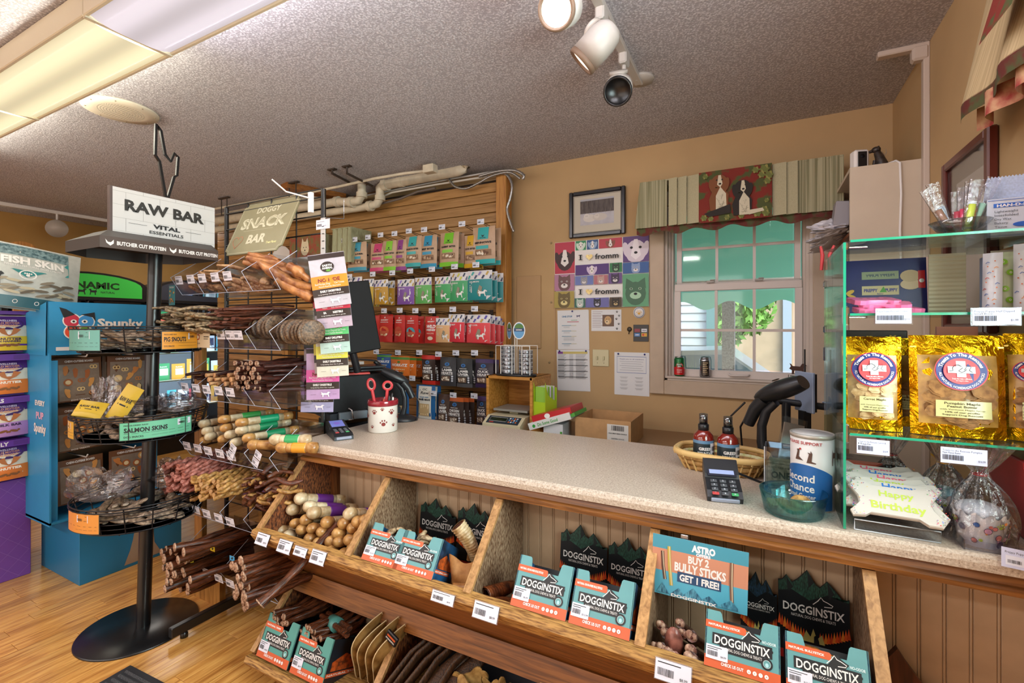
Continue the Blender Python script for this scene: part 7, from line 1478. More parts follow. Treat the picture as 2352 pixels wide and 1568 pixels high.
def badge(p,cx,cy,r):
 p.ell(cx,cy,r*1.05,r*.98,RDD,40);p.ell(cx,cy,r,r*.93,NAVY,40);p.ell(cx,cy,r*.72,r*.66,RDD,36)
 p.text('Treats To The Rescues',cx,cy,r*.17,WHITE,r*2.3,2,arc=(r*.86,1));p.text('ALL NATURAL HOMEMADE DOG SNACKS',cx,cy,r*.12,WHITE,r*2.5,1,arc=(r*.84,-1))
 G_=C('#c9c9cc',.4);p.rect(cx-r*.19,cy-r*.30,cx+r*.19,cy+r*.52,G_);p.rect(cx-r*.55,cy-r*.10,cx+r*.55,cy+r*.24,G_)
 L=[(-.5,0),(-.34,.02),(-.36,.16),(-.25,.30),(-.1,.32),(.02,.24),(.05,.17),(-.03,.10),(-.12,.02),(.0,-.06),(.12,.0),(.2,.1)];p.line([(cx+a*r,cy+b*r)for a,b in L],r*.025,INK);L=[(.1,.05),(.2,.2),(.24,.36),(.3,.22),(.36,.34),(.38,.2),(.3,.06),(.42,-.04)];p.line([(cx+a*r,cy+b*r)for a,b in L],r*.02,INK)
 p.text('Treats that make a difference',cx,cy-r*.38,r*.07,WHITE,r*.8,1);p.text('one wag at a time',cx,cy-r*.48,r*.06,WHITE,r*.5,1)
def goldbag(label,x,y,w,h,bc,l1,l2,rz=0,badge_=True,seed=1):
 WD=C('#c79a4a',.3,name='clear_window_amber',h2='#8a6222',scale=26,spec=.8)
 def d(p,W,H):
  p.rect(-W*.42,H*.12,W*.40,H*.80,WD,5,6);q=random.Random(seed)
  for i in range(20):
   cx,cy=q.uniform(-.26,.26)*W,H*q.uniform(.16,.48);a=q.uniform(-40,40);p.ell(cx,cy,W*.15,W*.10,bc,8,a);p.ell(cx+.001,cy+.001,W*.135,W*.085,(BC1,BC2)[bc is BC2] ,8,a)
   p.line([(cx-W*.12,cy-W*.06),(cx+W*.10,cy-W*.07)],.0012,C('#7a5a34',.7))
  p.rect(-W*.32+.01,H*.20,W*.30,H*.36,C('#c9c78a',.3,name='holo_label',spec=.9),4,2);p.text(l1,0,H*.335,H*.022,C('#4a3a1a',.5),W*.36,1);p.text(l2,0,H*.305,H*.020,C('#4a3a1a',.5),W*.3,1);p.text('with Vermont Maple Syrup',0,H*.275,H*.013,C('#4a3a1a',.5),W*.45,0);p.text('10% of our profits',0,H*.25,H*.014,C('#4a3a1a',.5),W*.34,1);p.text('Support Dog Rescues',0,H*.225,H*.014,C('#4a3a1a',.5),W*.4,1)
  if badge_:badge(p,0,H*.645,min(W*.36,H*.19))
 o=make_bag('gold_treat_pouch',label,'treat bag',(x,y,1.179),w,h,.055,GOLD,d,(R(-4),0,R(rz)),'gold foil pouches on the middle case shelf',10,14,.0035);m=M(lambda q:Vector((q.x,-(.004+q.z),q.y)));m.rect(-w*.49,h*.875,w*.49,h*.89,C('#f0cf72',.2,.6),2);m.build('zip_seal',o);return o
goldbag('gold foil pouch of pale carrot maple biscuits, left on the case shelf',.262,1.545,.128,.245,BC1,'Carrot Maple',' ',0,seed=3);goldbag('wide gold foil pouch of brown pumpkin maple biscuits',.430,1.54,.180,.250,BC2,'Pumpkin Maple','Peanut Butter',0,seed=5);goldbag('gold foil pouch at the right edge against the wall',.560,1.56,.072,.255,BC2,'Pumpkin','Maple',-8,seed=8)
goldbag('gold foil pouch standing behind the gap between the front two',.345,1.64,.11,.24,BC2,'Pumpkin','Maple',10,badge_=False,seed=9)
t=thing('bakery_flyer','dark blue preppy puppy bakery card with a muzzle picture on the top case shelf','card',(.333,1.78,1.486),(R(-6),0,0));NV=C('#1d2560',.35,name='navy_card',var=.15,scale=6);M().box((0,0,.085),(.20,.003,.168),NV).build('card',t)
m=M(front(-.002));GB=C('#c9b98a',.4);m.rect(-.055,.060,.035,.088,GB);m.text('PREPPY',-.033,.075,.010,NAVY,.034,2);m.text('PUPPY',.017,.075,.010,NAVY,.03,2);m.poly([(-.012,.068),(-.002,.086),(.006,.068)],C('#4f9a3a',.4));m.text('Bakery',-.01,.064,.004,NAVY);m.rect(-.055,.108,.035,.132,C('#8f9a7a',.4));m.text('PREPPY PUPPY',-.01,.120,.008,C('#2a3f58',.4),.07,1,flip=True)  # the reversed wordmark is a mirror reflection painted onto the card
for k in range(4):m.line([(-.07+.006*k,.038-.009*k),(.065,.036-.009*k)],.0012,C('#8f9ad8',.4))
m.ell(.062,.09,.024,.016,C('#d9c4a0',.5));m.ell(.062,.115,.024,.018,C('#c9b48e',.5));m.rect(.080,.078,.096,.13,C('#b8242c',.4));m.ell(.088,.10,.006,.006,C('#c9c9cc',.3,.5));m.ell(-.085,.07,.012,.006,C('#c9a03a',.4),10,30);m.ell(-.082,.058,.012,.004,C('#c9a03a',.4),10,-20);m.build('card_print',t)
t=thing('ribbed_paper','cream ribbed paper liner standing in the middle of the top case shelf','paper',(.468,1.75,1.486));m=M();m.grid(lambda u,v:(-.04+.08*u,.0012*math.sin(v*90),.002+.168*v),1,90,C('#d6d2b4',.6),False);m.build('sheet',t);M().box((0,.004,.086),(.08,.003,.168),C('#cfcbb0',.6)).build('backing',t)
def patt(label,x,y,w,h,rz,bg,kind,seed):
 def d(p,W,H):
  q=random.Random(seed)
  for i in range(9):
   cx,cy=q.uniform(-.36,.36)*W,H*(.1+.09*i)
   if kind=='apple':p.ell(cx,cy,W*.16,W*.15,C('#8fbf3a',.4),14);p.ell(cx,cy,W*.05,W*.06,C('#e9efc8',.4),10);p.ell(cx,cy,W*.018,W*.02,C('#5a4020',.5),6)
   else:p.line([(cx-W*.1,cy-W*.05),(cx,cy+W*.06),(cx+W*.1,cy)],W*.05,C(q.choice(('#5f6fa8','#e08a4a','#b8423a')),.4));p.ell(cx*-.8,cy+W*.1,W*.04,W*.05,C('#c8643a',.4),8)
 make_bag('patterned_treat_bag',label,'treat bag',(x,y,1.486),w,h,.03,C(bg,.35),d,(R(-5),0,R(rz)),'printed bags on the top case shelf',5,6,.002)
patt('white bag printed with green apples at the back of the top case shelf',.575,1.68,.07,.165,-5,'#d8d6c8','apple',2);patt('white bag with curly confetti print, left one on the top case shelf',.500,1.56,.035,.145,-25,'#c9c3cc','conf',4);patt('white bag with curly confetti print, right one on the top case shelf',.560,1.57,.036,.165,-20,'#cfcad0','conf',6);patt('green apple bag leaning between the confetti bags',.528,1.60,.05,.150,-15,'#c9cfae','apple',8);tag(M().box((0,0,.07),(.03,.02,.14),C('#6f7a9a',.4),bev=.002).build('slate_box',None,(.515,1.625,1.486)),'slate blue narrow box behind the left confetti bag','box')
PINK=C('#e0709c',.3,name='pink_icing',coat=.4)
for k,(dx,dy,dz,yaw)in enumerate(((0,0,.0,.2),(.012,.02,.013,-.1),(-.008,.035,.026,.3),(.045,.03,.004,.7))):
 o=bone(M(),(0,0,0),.105,.05,.012,PINK).build('iced_cookie',None,(.275+dx,1.525+dy,1.492+dz),(R(12),0,yaw));tag(o,('lowest','second','topmost','rightmost')[k]+' pink iced bone cookie at the left of the top case shelf','cookie','pink cookies on the case shelf');m=M(Matrix.Translation((0,0,.007)))
 for i in range(4):m.ell(-.03+.02*i,.004*(i % 2),.005,.003,C('#4a2a20',.5),8)
 m.build('icing_dots',o)
t=thing('mirrored_carton','black and gold carton lying under the top case shelf','carton',(.29,1.72,1.179));M().box((0,.06,.13),(.17,.11,.26),C('#23201f',.3,name='dark_gold_carton',var=.3,scale=10),bev=.002).build('carton_body',t);m=M(front(-.001));m.text('Shop',-.02,.235,.02,C('#c9a23a',.3,.5),.05,2,flip=True);m.text('puppy',-.02,.205,.02,C('#c9a23a',.3,.5),.06,2,flip=True);m.ell(.05,.24,.010,.003,C('#c9a23a',.3),8,40);m.ell(.05,.24,.010,.003,C('#c9a23a',.3),8,-40);m.build('carton_print',t)
tag(M().box((0,.006,.02),(.085,.012,.26),C('#d98a72',.5)).build('salmon_card',None,(.475,1.70,1.19+.11)),'salmon pink card standing behind the wide gold pouch','card')
for k,(x,z,w,l1,l2,pr,lab)in enumerate([(.290,1.476,.070,'Preppy Puppy Assorted Cookies','','$3.99','left one on the top case shelf edge'),(.475,1.473,.080,'Preppy Puppy Half Dipped','Small Bone','$1.99','right one on the top case shelf edge'),(.250,1.150,.066,'Treats to the Rescues Carrot &','Maple','$16.99','left one on the middle case shelf edge'),(.420,1.148,.082,'Treats to the Rescues Pumpkin','Maple Peanut Butter','$16.99','right one on the middle case shelf edge')]):
 t=thing('price_holder','clear price holder with a barcode card, '+lab,'label holder',(x,GYF-.010,z));M().box((0,0,0),(w+.006,.0015,.042),TAGFILM,bev=.0004).build('holder',t);m=M(front(-.0012));m.rect(-w/2,-.018,w/2,.019,C('#c9cbe6',.4));m.text(l1,-w*.46,.012,.0042,INK,w*.85,0,'L');m.text(l2,-w*.46,.0065,.0042,INK,w*.4,0,'L')if l2 else None
 q=random.Random(k);a=-w*.46
 while a<w*(.3 if not l2 else .0):b=.0005+.0012*q.random();m.rect(a,-.010,a+b,.002,INK);a+=b+.0009
 m.text(pr,w*.38,-.008,.0045,INK,w*.15,0);m.build('printed_card',t)
ICE=C('#c6c0b8',.3,name='white_icing',coat=.3)
t=thing('acrylic_stand','clear acrylic stand holding the birthday cookies at the counter edge','stand',(.300,1.485,CZ));m=M();m.grid(lambda u,v:(-.085+.17*u,.0+.12*v,.004+.045*v),1,1,ACR);m.grid(lambda u,v:(-.085+.17*u,-.004+.006*v,.028-.028*v),1,1,ACR);m.build('tray',t);m=M();m.tube([(-.085,-.004,.002),(.085,-.004,.002),(.085,-.004,.028),(-.085,-.004,.028),(-.085,-.004,.002)],.0016,C('#cfd3dc',.15,spec=.8),5);tag(m.build('tray_edge',t),kind='stuff')
def bigbone(m,L,w,th,mt):
 P=[(-L*.50,-w*.50),(-L*.36,-w*.47),(-L*.30,-w*.38),(L*.24,-w*.38),(L*.33,-w*.50),(L*.47,-w*.50),(L*.52,-w*.36),(L*.42,-w*.10),(L*.40,w*.08),(L*.50,w*.34),(L*.44,w*.50),(L*.30,w*.47),(L*.22,w*.40),(-L*.26,w*.40),(-L*.34,w*.50),(-L*.48,w*.48),(-L*.53,w*.32),(-L*.43,w*.06),(-L*.42,-w*.12),(-L*.53,-w*.36)]
 n=len(P);Q=[(x*.96,y*.96)for x,y in P];m.add([(x,0,y)for x,y in P]+[(x,-th*.7,y)for x,y in P]+[(x,-th,y)for x,y in Q],[tuple(range(n)),tuple(range(2*n,3*n))[::-1]]+[(i+o,(i+1)% n+o,n+(i+1)% n+o,n+i+o)for i in range(n)for o in (0,n)],mt,False)
LIME2,BLU3,PNK3=C('#b5c94a',.4),C('#2a6fc0',.4),C('#e0607a',.4)
cols=[LIME2,BLU3,LIME2,PNK3,BLU3,PNK3]
for k in range(6):
 yy,zz=.0225*k,.020+.0045*k;sh=(-.0,.012,-.008,.01,-.004,-.02)[k]
 t2=thing('birthday_cookie','white iced bone cookie with %s writing, %s in the leaning stack' % (('lime','blue','lime','pink','blue','pink')[k],('front','second','third','fourth','fifth','last')[k]),'cookie',(.300+sh,1.498+yy,CZ+zz+.055),(R(-50),0,R(-2)),group='birthday cookies on the stand')
 m=M();bigbone(m,.178,.105,.010,ICE);m.build('cookie_body',t2);m=M(front(-.0105));m.text('Happy',.004,.020 if k==0 else .030,.017,cols[k],.070,1)
 if k==0:m.text('Birthday',.004,-.014,.021,LIME2,.108,1)
 m.build('icing_lettering',t2);m=M(front(-.0115));q=random.Random(k);m.eps=.00001
 for i in range(150 if k==0 else 60):
  s_=q.choice((-1,1));x=s_*(.089-abs(q.gauss(0,.010)));y=q.uniform(-.048,.048)
  if abs(y)<.02 and abs(x)>.074:continue
  m.ell(x,y,.0016,.0009,C(q.choice(('#e0403a','#3f7ad8','#e8c83a','#7a3a9a','#f0f0f0','#e86aa8','#3fa85a','#2a2a5a')),.4),5,q.uniform(0,180))
 tag(m.build('sprinkles',t2),kind='stuff')
def cupcake(label,x,y,r,h,seed,tie,icing):
 t=thing('cupcake_bag',label,'cupcake',(x,y,CZ+(.0 if seed !=3 else .0)),(0,0,seed),group='cupcakes in cellophane bags');CW=C('#e2e0e4',.4)
 m=M();m.grid(lambda u,v:((r*(.74+.26*v)*(1+.03*v*math.sin(u*2*PI*12)))*math.cos(2*PI*u),(r*(.74+.26*v)*(1+.03*v*math.sin(u*2*PI*12)))*math.sin(2*PI*u),h*v+.006*v*math.sin(u*2*PI*12)),96,3,CW);m.lathe([(.0001,.002),(r*.74,.002)],CW,24);m.build('paper_cup',t)
 m=M(lambda q:Vector(((r*(.74+.26*q.y/h)*1.075+q.z)*math.sin(q.x/r),-(r*(.74+.26*q.y/h)*1.075+q.z)*math.cos(q.x/r),q.y)));q=random.Random(seed);m.eps=.00003
 for i in range(46):cx,cy,rr=q.uniform(-3.0,3.0)*r,q.uniform(.14,.86)*h,q.uniform(.03,.14)*r*1.3;c=C(q.choice(('#2f6ab8','#b5c94a','#e07a7a','#e8955a','#3a2a5a','#e8a8c8')),.4);m.ell(cx,cy,rr,rr,C('#5a4a6a',.4)if rr>.1*r else c,14);m.ell(cx,cy,rr*.8,rr*.8,c,14)
 for cx in (-2.2*r,-.6*r,1.2*r):paw(m,cx,h*.72,r*.20,LIME2)
 m.text('PREPPY',.35*r,h*.5,h*.08,C('#8a2a6a',.4),r*.5,2);m.text('PUPPY',.35*r,h*.38,h*.08,C('#8a2a6a',.4),r*.5,2);m.build('cup_print',t)
 M().ball((0,0,h*1.0),(r*.86,r*.86,r*.42),icing,18,10).build('icing',t)
 m=M();off=Vector((seed*5.1,0,0));H=h*2.1
 def f(u,v):
  a=2*PI*u
  if v<.6:s_=v/.6;rad=r*(1.12-.0*s_)*(1-s_**3*.9)+.005;z=.0+s_*H
  else:s_=(v-.6)/.4;rad=r*(.12+1.1*s_**.8);z=H+s_*h*1.1
  n=mnoise.noise(Vector((math.cos(a)*3,math.sin(a)*3,v*4))+off);rad*=1+.16*math.sin(a*11+seed)*(v**.5)+.22*n
  return (rad*math.cos(a),rad*math.sin(a),z+.02*n*(v>.6))
 m.grid(f,44,16,CELLO,False);m.build('cellophane_wrap',t);M().tube([(.012*math.cos(a),.012*math.sin(a),H)for a in [2*PI*k/12 for k in range(13)]]+[(.04,.0,H+.012)],.0022,tie,6).build('twist_tie',t)
cupcake('largest cellophane wrapped cupcake with dotted cup, nearest the wall',.470,1.535,.052,.078,1,RED,C('#dfe3ea',.4));cupcake('middle cellophane wrapped cupcake with a gold tie behind the cookies',.438,1.665,.044,.074,2,C('#d8a02a',.3,.5),C('#9fd0d8',.4));cupcake('smaller cellophane wrapped cupcake at the back left',.345,1.76,.040,.068,3,RED,C('#5a7ad0',.4))
tag(M().box((0,0,.10),(.012,.22,.2),C('#b0242e',.4),bev=.003).build('red_bag',None,(.578,1.66,CZ+.001),(0,R(-6),0)),'red glossy bag standing against the wall behind the cupcakes','bag')
t=thing('black_wrapped_tray','black wrapped tray lying at the back of the case floor','tray',(.300,1.81,CZ+.001));M().box((0,0,.055),(.18,.12,.11),C('#1a171a',.25,name='black_wrap',bump=.6,scale=30),bev=.012).build('wrapped_body',t);tag(M().prism([(-.02,0),(.08,0),(.10,.03),(.0,.03)],0,.006,C('#d8604a',.4),axis='Z').build('coral_folder',None,(.222,1.72,CZ+.11)),'coral folder corner poking out beside the black wrapped tray','folder');tag(M().box((0,0,.05),(.05,.03,.10),C('#c9c3bc',.5),bev=.002).build('pale_stand',None,(.235,1.735,CZ+.001)),'pale little block standing under the coral folder','block')
t=thing('acrylic_stand','clear acrylic stand with a price card under the largest cupcake','stand',(.48,1.462,CZ));m=M();m.box((0,.01,.012),(.115,.002,.022),ACR);m.box((-.057,.04,.012),(.002,.07,.022),ACR);m.build('tray',t);m=M(Matrix.Translation((.040,-.018,.004))@ Matrix.Rotation(R(4),4,'Y')@ Matrix.Rotation(R(-12),4,'X')@ front());m.rect(-.042,-.020,.042,.022,C('#c9cbe6',.4));m.text('Preppy Puppy PB Cupcake',-.036,.013,.0045,INK,.064,0,'L');price_tag(m,-.010,-.004,.05,.020,5,title=0);m.build('price_card',t)
TZ=GZT+.0032
crumple('plastic_sheet','loose clear plastic sheet lying along the top of the glass case',(.33,1.74,TZ+.001),.13,.11,.022,4,CELLO,cat='plastic sheet',k=.7)
t=thing('straw_dish','footed clear glass dish full of candy straws on top of the case','dish',(.455,1.61,TZ));CLG=film('clear_glass_dish','#f4f8fa',.12,.04);M().lathe([(.0001,0),(.028,0),(.012,.006),(.012,.012),(.045,.026),(.062,.048),(.060,.049),(.04,.028),(.0001,.016)],CLG,32).build('dish_glass',t)
q=random.Random(4)
for k,(c,an,tl,hh)in enumerate([('#8a6a5a',200,24,.13),('#c8d8e8',170,15,.14),('#d84a6a',60,-2,.12),('#c83a3a',20,4,.13),('#e08a3a',330,6,.12),('#c8d85a',300,9,.13),('#a8d8c8',350,20,.14),('#b84a5a',90,0,.11)]):
 x=.455+.018*math.cos(R(an));y=1.61+.018*math.sin(R(an));s_=thing('candy_straw',('speckled','pale blue','rose','red','orange','lime','mint','dark pink')[k]+' candy straw in a clear sleeve in the glass dish','candy',(x,y,TZ+.020),(0,R((-1 if 90<an<270 else 1)*abs(tl)),0),group='candy straws in the dish');M().lathe([(.0001,0),(.008,.0),(.008,hh*.52),(.0001,hh*.52)],C(c,.25,coat=.5),10).build('candy',s_);M().grid(lambda u,v:(.011*math.cos(2*PI*u)*(1+.3*v),.005*math.sin(2*PI*u)*(1-.6*v),hh*v),12,3,CELLO).build('sleeve',s_)
t=thing('tissue_box','white and blue box of bakery tissue with a raised serrated lid','carton',(.552,1.60,TZ),(0,0,R(-3)));BB=C('#2a62c0',.4);WB2=C('#c9cede',.4);M().box((0,.09,.048),(.095,.18,.096),WB2,bev=.001).build('carton_body',t)
lid=[(-.047,.096)]+[(-.040,.155)]+[(-.040+.088*(i+.5*(j))/14,.155+.004*j)for i in range(14)for j in (0,1)]+[(.048,.155),(.047,.096)]
M().prism(lid,.030,.0325,C('#b5c6e6',.5,name='pale_blue_card',var=.1,scale=200),axis='Y').build('lid',t);m=M(front(-.0008));m.line([(-.046,.004),(.046,.004)],.0012,BB);m.line([(-.046,.092),(.046,.092)],.0012,BB);m.rect(-.036,.074,.046,.084,BB);m.text('HAN-D-PAK',.006,.079,.007,WHITE,.072,2)
for i,s_ in enumerate(('Lightweight','Interfolded','Dry Wax','Bakery','Tissue')):m.text(s_,-.034,.064-.0095*i,.0055,C('#4a4f5a',.5),(.042,.042,.03,.024,.022)[i],0,'L')
m.ell(.018,.030,.02,.006,BB,18);m.build('carton_print',t)
t=thing('white_cabinet','tall cream cabinet side standing in the corner with open brown shelves','cabinet',(0,0,0));CC=C('#c9b9a4',.5,name='cream_cabinet',var=.04,scale=6)
M().box((.474,2.508,1.45),(.255,.016,1.38),CC,bev=.001).build('side_panel',t);M().box((.474,3.05,1.45),(.255,.02,1.38),CC).build('side_panel',t);M().box((.474,2.78,2.132),(.255,.54,.016),CC).build('top_panel',t);M().box((.598,2.78,1.45),(.01,.54,1.36),C('#6d3e20',.5)).build('back_panel',t)
for z in (1.05,1.32,1.60,1.86):M().box((.470,2.78,z),(.24,.52,.014),C('#7a4424',.5)).build('shelf',t)
M().box((.47,2.78,.76),(.25,.53,.02),C('#7a4424',.5)).build('bottom_panel',t);M().box((.474,2.78,.375),(.25,.5,.75),CC).build('base',t)
for k,(x,z,n)in enumerate(((.41,1.61,5),(.42,1.33,6))):
 for i in range(n):tag(M().box((0,0,.09),(.10,.02+.006*(i % 3),.18),C(('#8a3a2a','#d8d0c0','#3a4a6a','#c9b08a','#5a6a4a')[(i+k)% 5],.6),bev=.002).build('file_folder',None,(x,2.56+.035*i,z)),'%s coloured folder on the %s brown shelf of the corner cabinet' % (('rust','ivory','navy','tan','moss')[(i+k)% 5],('upper','lower')[k]),'folder','folders in the corner cabinet')
for k in range(6):
 x,y,z=.31-.012*(k % 3),2.80-.03*k,1.875+.012*k;o=crumple('white_paper',('lowest','second','third','fourth','fifth','topmost')[k]+' loose white sheet or bag sticking out of the corner cabinet shelf',(x+.0,y,z-.03),.075,.09,.035,20+k,C('#d2cfd6',.6),(R(-8+5*k),R(-24+4*k),0),'paper',1.2,'white papers in the cabinet')
tag(M().box((0,0,0),(.06,.10,.11),C('#8f8a8f',.5),bev=.003).build('grey_box',None,(.33,2.62,1.96),(0,R(6),0)),'grey box with a round mark standing among the white papers','box')
a=PY(1990,378,2.62);t=thing('security_camera','small white security camera with a dark front on top of the cabinet','camera',(.405,2.60,2.141),(0,0,R(20)));M().box((0,.02,.052),(.062,.045,.10),WHITE,bev=.008).build('housing',t);M().box((0,-.004,.055),(.036,.004,.072),BLACK,bev=.001).build('front_glass',t);M().lathe([(.009,0),(.007,-.004),(.0001,-.004)],C('#2a2f3a',.1),14,xf=Matrix.Translation((0,-.006,.07))@ Matrix.Rotation(R(90),4,'X')).build('lens',t)
DKF=C('#241f1c',.4,name='dark_figurine',h2='#4a3c34',scale=60)
t=thing('dog_figurine','dark sitting dog figurine beside the security camera','figurine',(.475,2.62,2.141),(0,0,R(-20)));m=M();m.tube([(0,0,.0),(.004,.0,.03),(-.004,0,.062),(-.012,0,.085)],[.022,.024,.017,.013],DKF,12);m.ball((-.016,0,.098),(.018,.014,.014),DKF,12,8);m.tube([(-.03,0,.096),(-.042,0,.093)],[.008,.006],DKF,8);m.tube([(-.02,.008,.05),(-.026,.008,.0)],.006,DKF,8);m.tube([(-.02,-.008,.05),(-.026,-.008,.0)],.006,DKF,8);m.build('body',t);M().ball((-.012,0,.008),(.05,.03,.008),C('#a89a80',.7,name='stone_base',bump=.5,scale=60),14,6).build('base',t)
for s in (-1,1):M().tube([(-.006,s*.010,.108),(-.004,s*.016,.090)],[.005,.003],DKF,6).build('ear',t)
t=thing('deer_figurine','small tan lying deer figurine behind the white cord','figurine',(.535,2.66,2.141),(0,0,R(10)));DR=C('#b09a80',.5);m=M();m.ball((0,0,.022),(.04,.02,.02),DR,14,8);m.tube([(-.03,0,.03),(-.04,0,.055),(-.05,0,.062)],[.010,.008,.006],DR,8);m.ball((-.052,0,.062),(.012,.008,.008),DR,10,6);m.build('body',t)
for s in (-1,1):M().tube([(-.045,s*.006,.068),(-.038,s*.014,.085),(-.042,s*.018,.10)],[.003,.002,.001],DR,6).build('antler',t)
tag(M().lathe([(.0001,0),(.03,0),(.045,.05),(.043,.052),(.028,.006),(.0001,.005)],C('#b5a794',.4),24).build('white_bowl',None,(.56,2.78,2.141)),'small pale bowl at the back on top of the cabinet','bowl')
tag(M().tube([(.47,2.57,2.148),(.51,2.52,2.15),(.516,2.488,2.13),(.520,2.487,2.0),(.516,2.487,1.85),(.522,2.487,1.6)],.0045,WHITE,8).build('charger_cable'),'white cord running down the front of the cream cabinet','cord')
STR=C('#a8a283',.75,name='striped_valance',h2='#7f7c5c',scale=20,stretch=(9,.05,.05),detail=1,lo=.46,hi=.54)
TAP=C('#7a2418',.8,name='tapestry',h2='#4a5228',scale=16,detail=6,lo=.44,hi=.52);TAPF=C('#5f241c',.8,name='tapestry_floral',h2='#4a4f2c',scale=26,detail=6,lo=.42,hi=.56)
t=thing('window_valance','pleated sage green window valance with a tapestry panel of two spaniels','valance',(0,0,0));VY=2.885;zt,zb_=2.317,2.04
def vx(u):return PY(u,450,VY).x
segs=[(1470,1532,0),(1536,1556,1),(1556,1578,1),(1578,1606,1),(1774,1806,1),(1806,1832,1),(1832,1885,0),(1885,1938,0)]
for k,(u0,u1,kd)in enumerate(segs):
 x0,x1=vx(u0),vx(u1);m=M();fl=-.03 if k==0 else (.0)
 m.grid(lambda u,v:(x0+(x1-x0)*u+(fl*v*(1-u)),VY-.014*u*(kd)-.008*v-(.004*math.sin(u*PI*4)if not kd else 0),zt-(zt-zb_)*v),8,4,STR if not kd else C('#ada686',.75,name='plain_sage',var=.06,scale=200),True);m.build('pleat',t)
xa,xb=vx(1606),vx(1773)
m=M();m.grid(lambda u,v:(xa+(xb-xa)*u,VY-.018-.008*v,zt+.003-(zt-zb_+.01)*v),4,4,TAP);m.build('tapestry_panel',t)
m=M();m.grid(lambda u,v:(vx(1462)+(vx(1938)-vx(1462))*u,VY+.006+.006*math.sin(u*60),zb_+.01-(.045+.012*math.sin(u*34))*v),90,2,TAPF);m.build('hem',t)
m=M();m.box(((vx(1470)+vx(1938))/2,(VY+YB)/2,zt-.004),(vx(1938)-vx(1470),YB-VY,.008),STR);m.box((vx(1470)+.004,(VY+YB)/2+.005,(zt+zb_)/2),(.006,YB-VY-.012,zt-zb_),STR);m.box((vx(1938)-.004,(VY+YB)/2+.005,(zt+zb_)/2),(.006,YB-VY-.012,zt-zb_),STR);m.build('board_and_returns',t)
m=M(Matrix.Translation(((xa+xb)/2,VY-.027,zb_))@ front());W_,H_=xb-xa,zt-zb_;IV,BRN3,BK3,GRN3=C('#cfc6ae',.8),C('#7a4a2a',.8),C('#2a2420',.8),C('#6a7038',.8)
for (x,y,r_)in ((.42,.95,.08),(.5-.02,.82,.07),(.38,.84,.06),(.46,.70,.06),(-.42,.95,.05),(.30,.95,.06),(.42,.12,.06),(.32,.06,.07),(.44,.04,.06),(-.44,.06,.06),(-.34,.03,.05),(-.1,.03,.05),(.1,.03,.05),(.45,.3,.04)):
 for j in range(3):m.ell(x*W_*.96,y*H_*.94+.004,r_*W_*.9,r_*W_*.4,(GRN3,C('#8f8a4a',.8))[j % 2],10,j*60)
def spaniel(cx,cy,s,dark):
 body=IV;q=random.Random(3)
 m.poly([(cx-s*.30,cy),(cx-s*.34,cy+s*.4),(cx-s*.2,cy+s*.75),(cx+s*.1,cy+s*.8),(cx+s*.28,cy+s*.5),(cx+s*.26,cy)],dark);m.poly([(cx-s*.12,cy),(cx-s*.12,cy+s*.5),(cx+s*.02,cy+s*.8),(cx+s*.2,cy+s*.55),(cx+s*.22,cy)],body)
 m.ell(cx-s*.02,cy+s*1.0,s*.24,s*.22,dark,16);m.ell(cx-s*.24,cy+s*.86,s*.10,s*.24,dark,12,12);m.ell(cx+s*.20,cy+s*.86,s*.10,s*.24,dark,12,-12);m.poly([(cx-s*.04,cy+s*1.2),(cx+s*.04,cy+s*1.2),(cx+s*.09,cy+s*.9),(cx+s*.02,cy+s*.78),(cx-s*.08,cy+s*.88)],body)
 for dx in (-.09,.08):m.ell(cx+s*dx,cy+s*1.04,s*.03,s*.03,BK3,8)
 m.ell(cx+s*.01,cy+s*.9,s*.045,s*.035,BK3,8)
 for i in range(10):m.line([(cx+s*q.uniform(-.1,.18),cy+s*q.uniform(.05,.6)),(cx+s*q.uniform(-.1,.18),cy+s*q.uniform(0,.5))],s*.012,C('#a09880',.8))
spaniel(-W_*.20,H_*.20,H_*.58,BRN3);spaniel(W_*.12,H_*.06,H_*.56,BK3);m.poly([(-W_*.42,H_*.15),(-W_*.05,H_*.30),(-W_*.05,H_*.12),(-W_*.35,H_*.08)],BK3);m.poly([(W_*.2,H_*.05),(W_*.4,H_*.10),(W_*.38,H_*.16),(W_*.2,H_*.14)],IV);m.build('spaniel_picture',t)
t=thing('side_valance','cream striped valance with red tapestry lining on the right wall','valance',(0,0,0));CRS=C('#c5ae85',.7,name='cream_weave',h2='#b39c74',scale=26,stretch=(.05,8,.05),detail=1,lo=.44,hi=.56)
def vz(u):return 2.075-.03*u
m=M();m.grid(lambda u,v:(.590-.085*v-.012*math.sin(u*40)*v,1.835-.06*v*(1-u)-1.5*u,2.46-(.40)*v),60,6,CRS);m.build('pleats',t)
m=M();m.grid(lambda u,v:(.503-.012*math.sin(u*40)+.002,1.776-1.44*u,2.062-.040*v),60,1,TAPF);m.build('hem',t);m=M();m.grid(lambda u,v:(.530+.02*math.sin(u*55),1.75-1.42*u,2.05-.062*v),90,2,C('#a23a38',.75,name='rose_tapestry',h2='#c8a07a',scale=22,detail=5,lo=.36,hi=.6));m.build('lining',t)
m=M();m.grid(lambda u,v:(.575-.085*v-.02,1.56-.17*u-.02*v,2.46-.33*v),6,4,TAP);m.build('tapestry_panel',t);M().box((.595,1.08,2.46),(.03,1.5,.01),CRS).build('board',t)
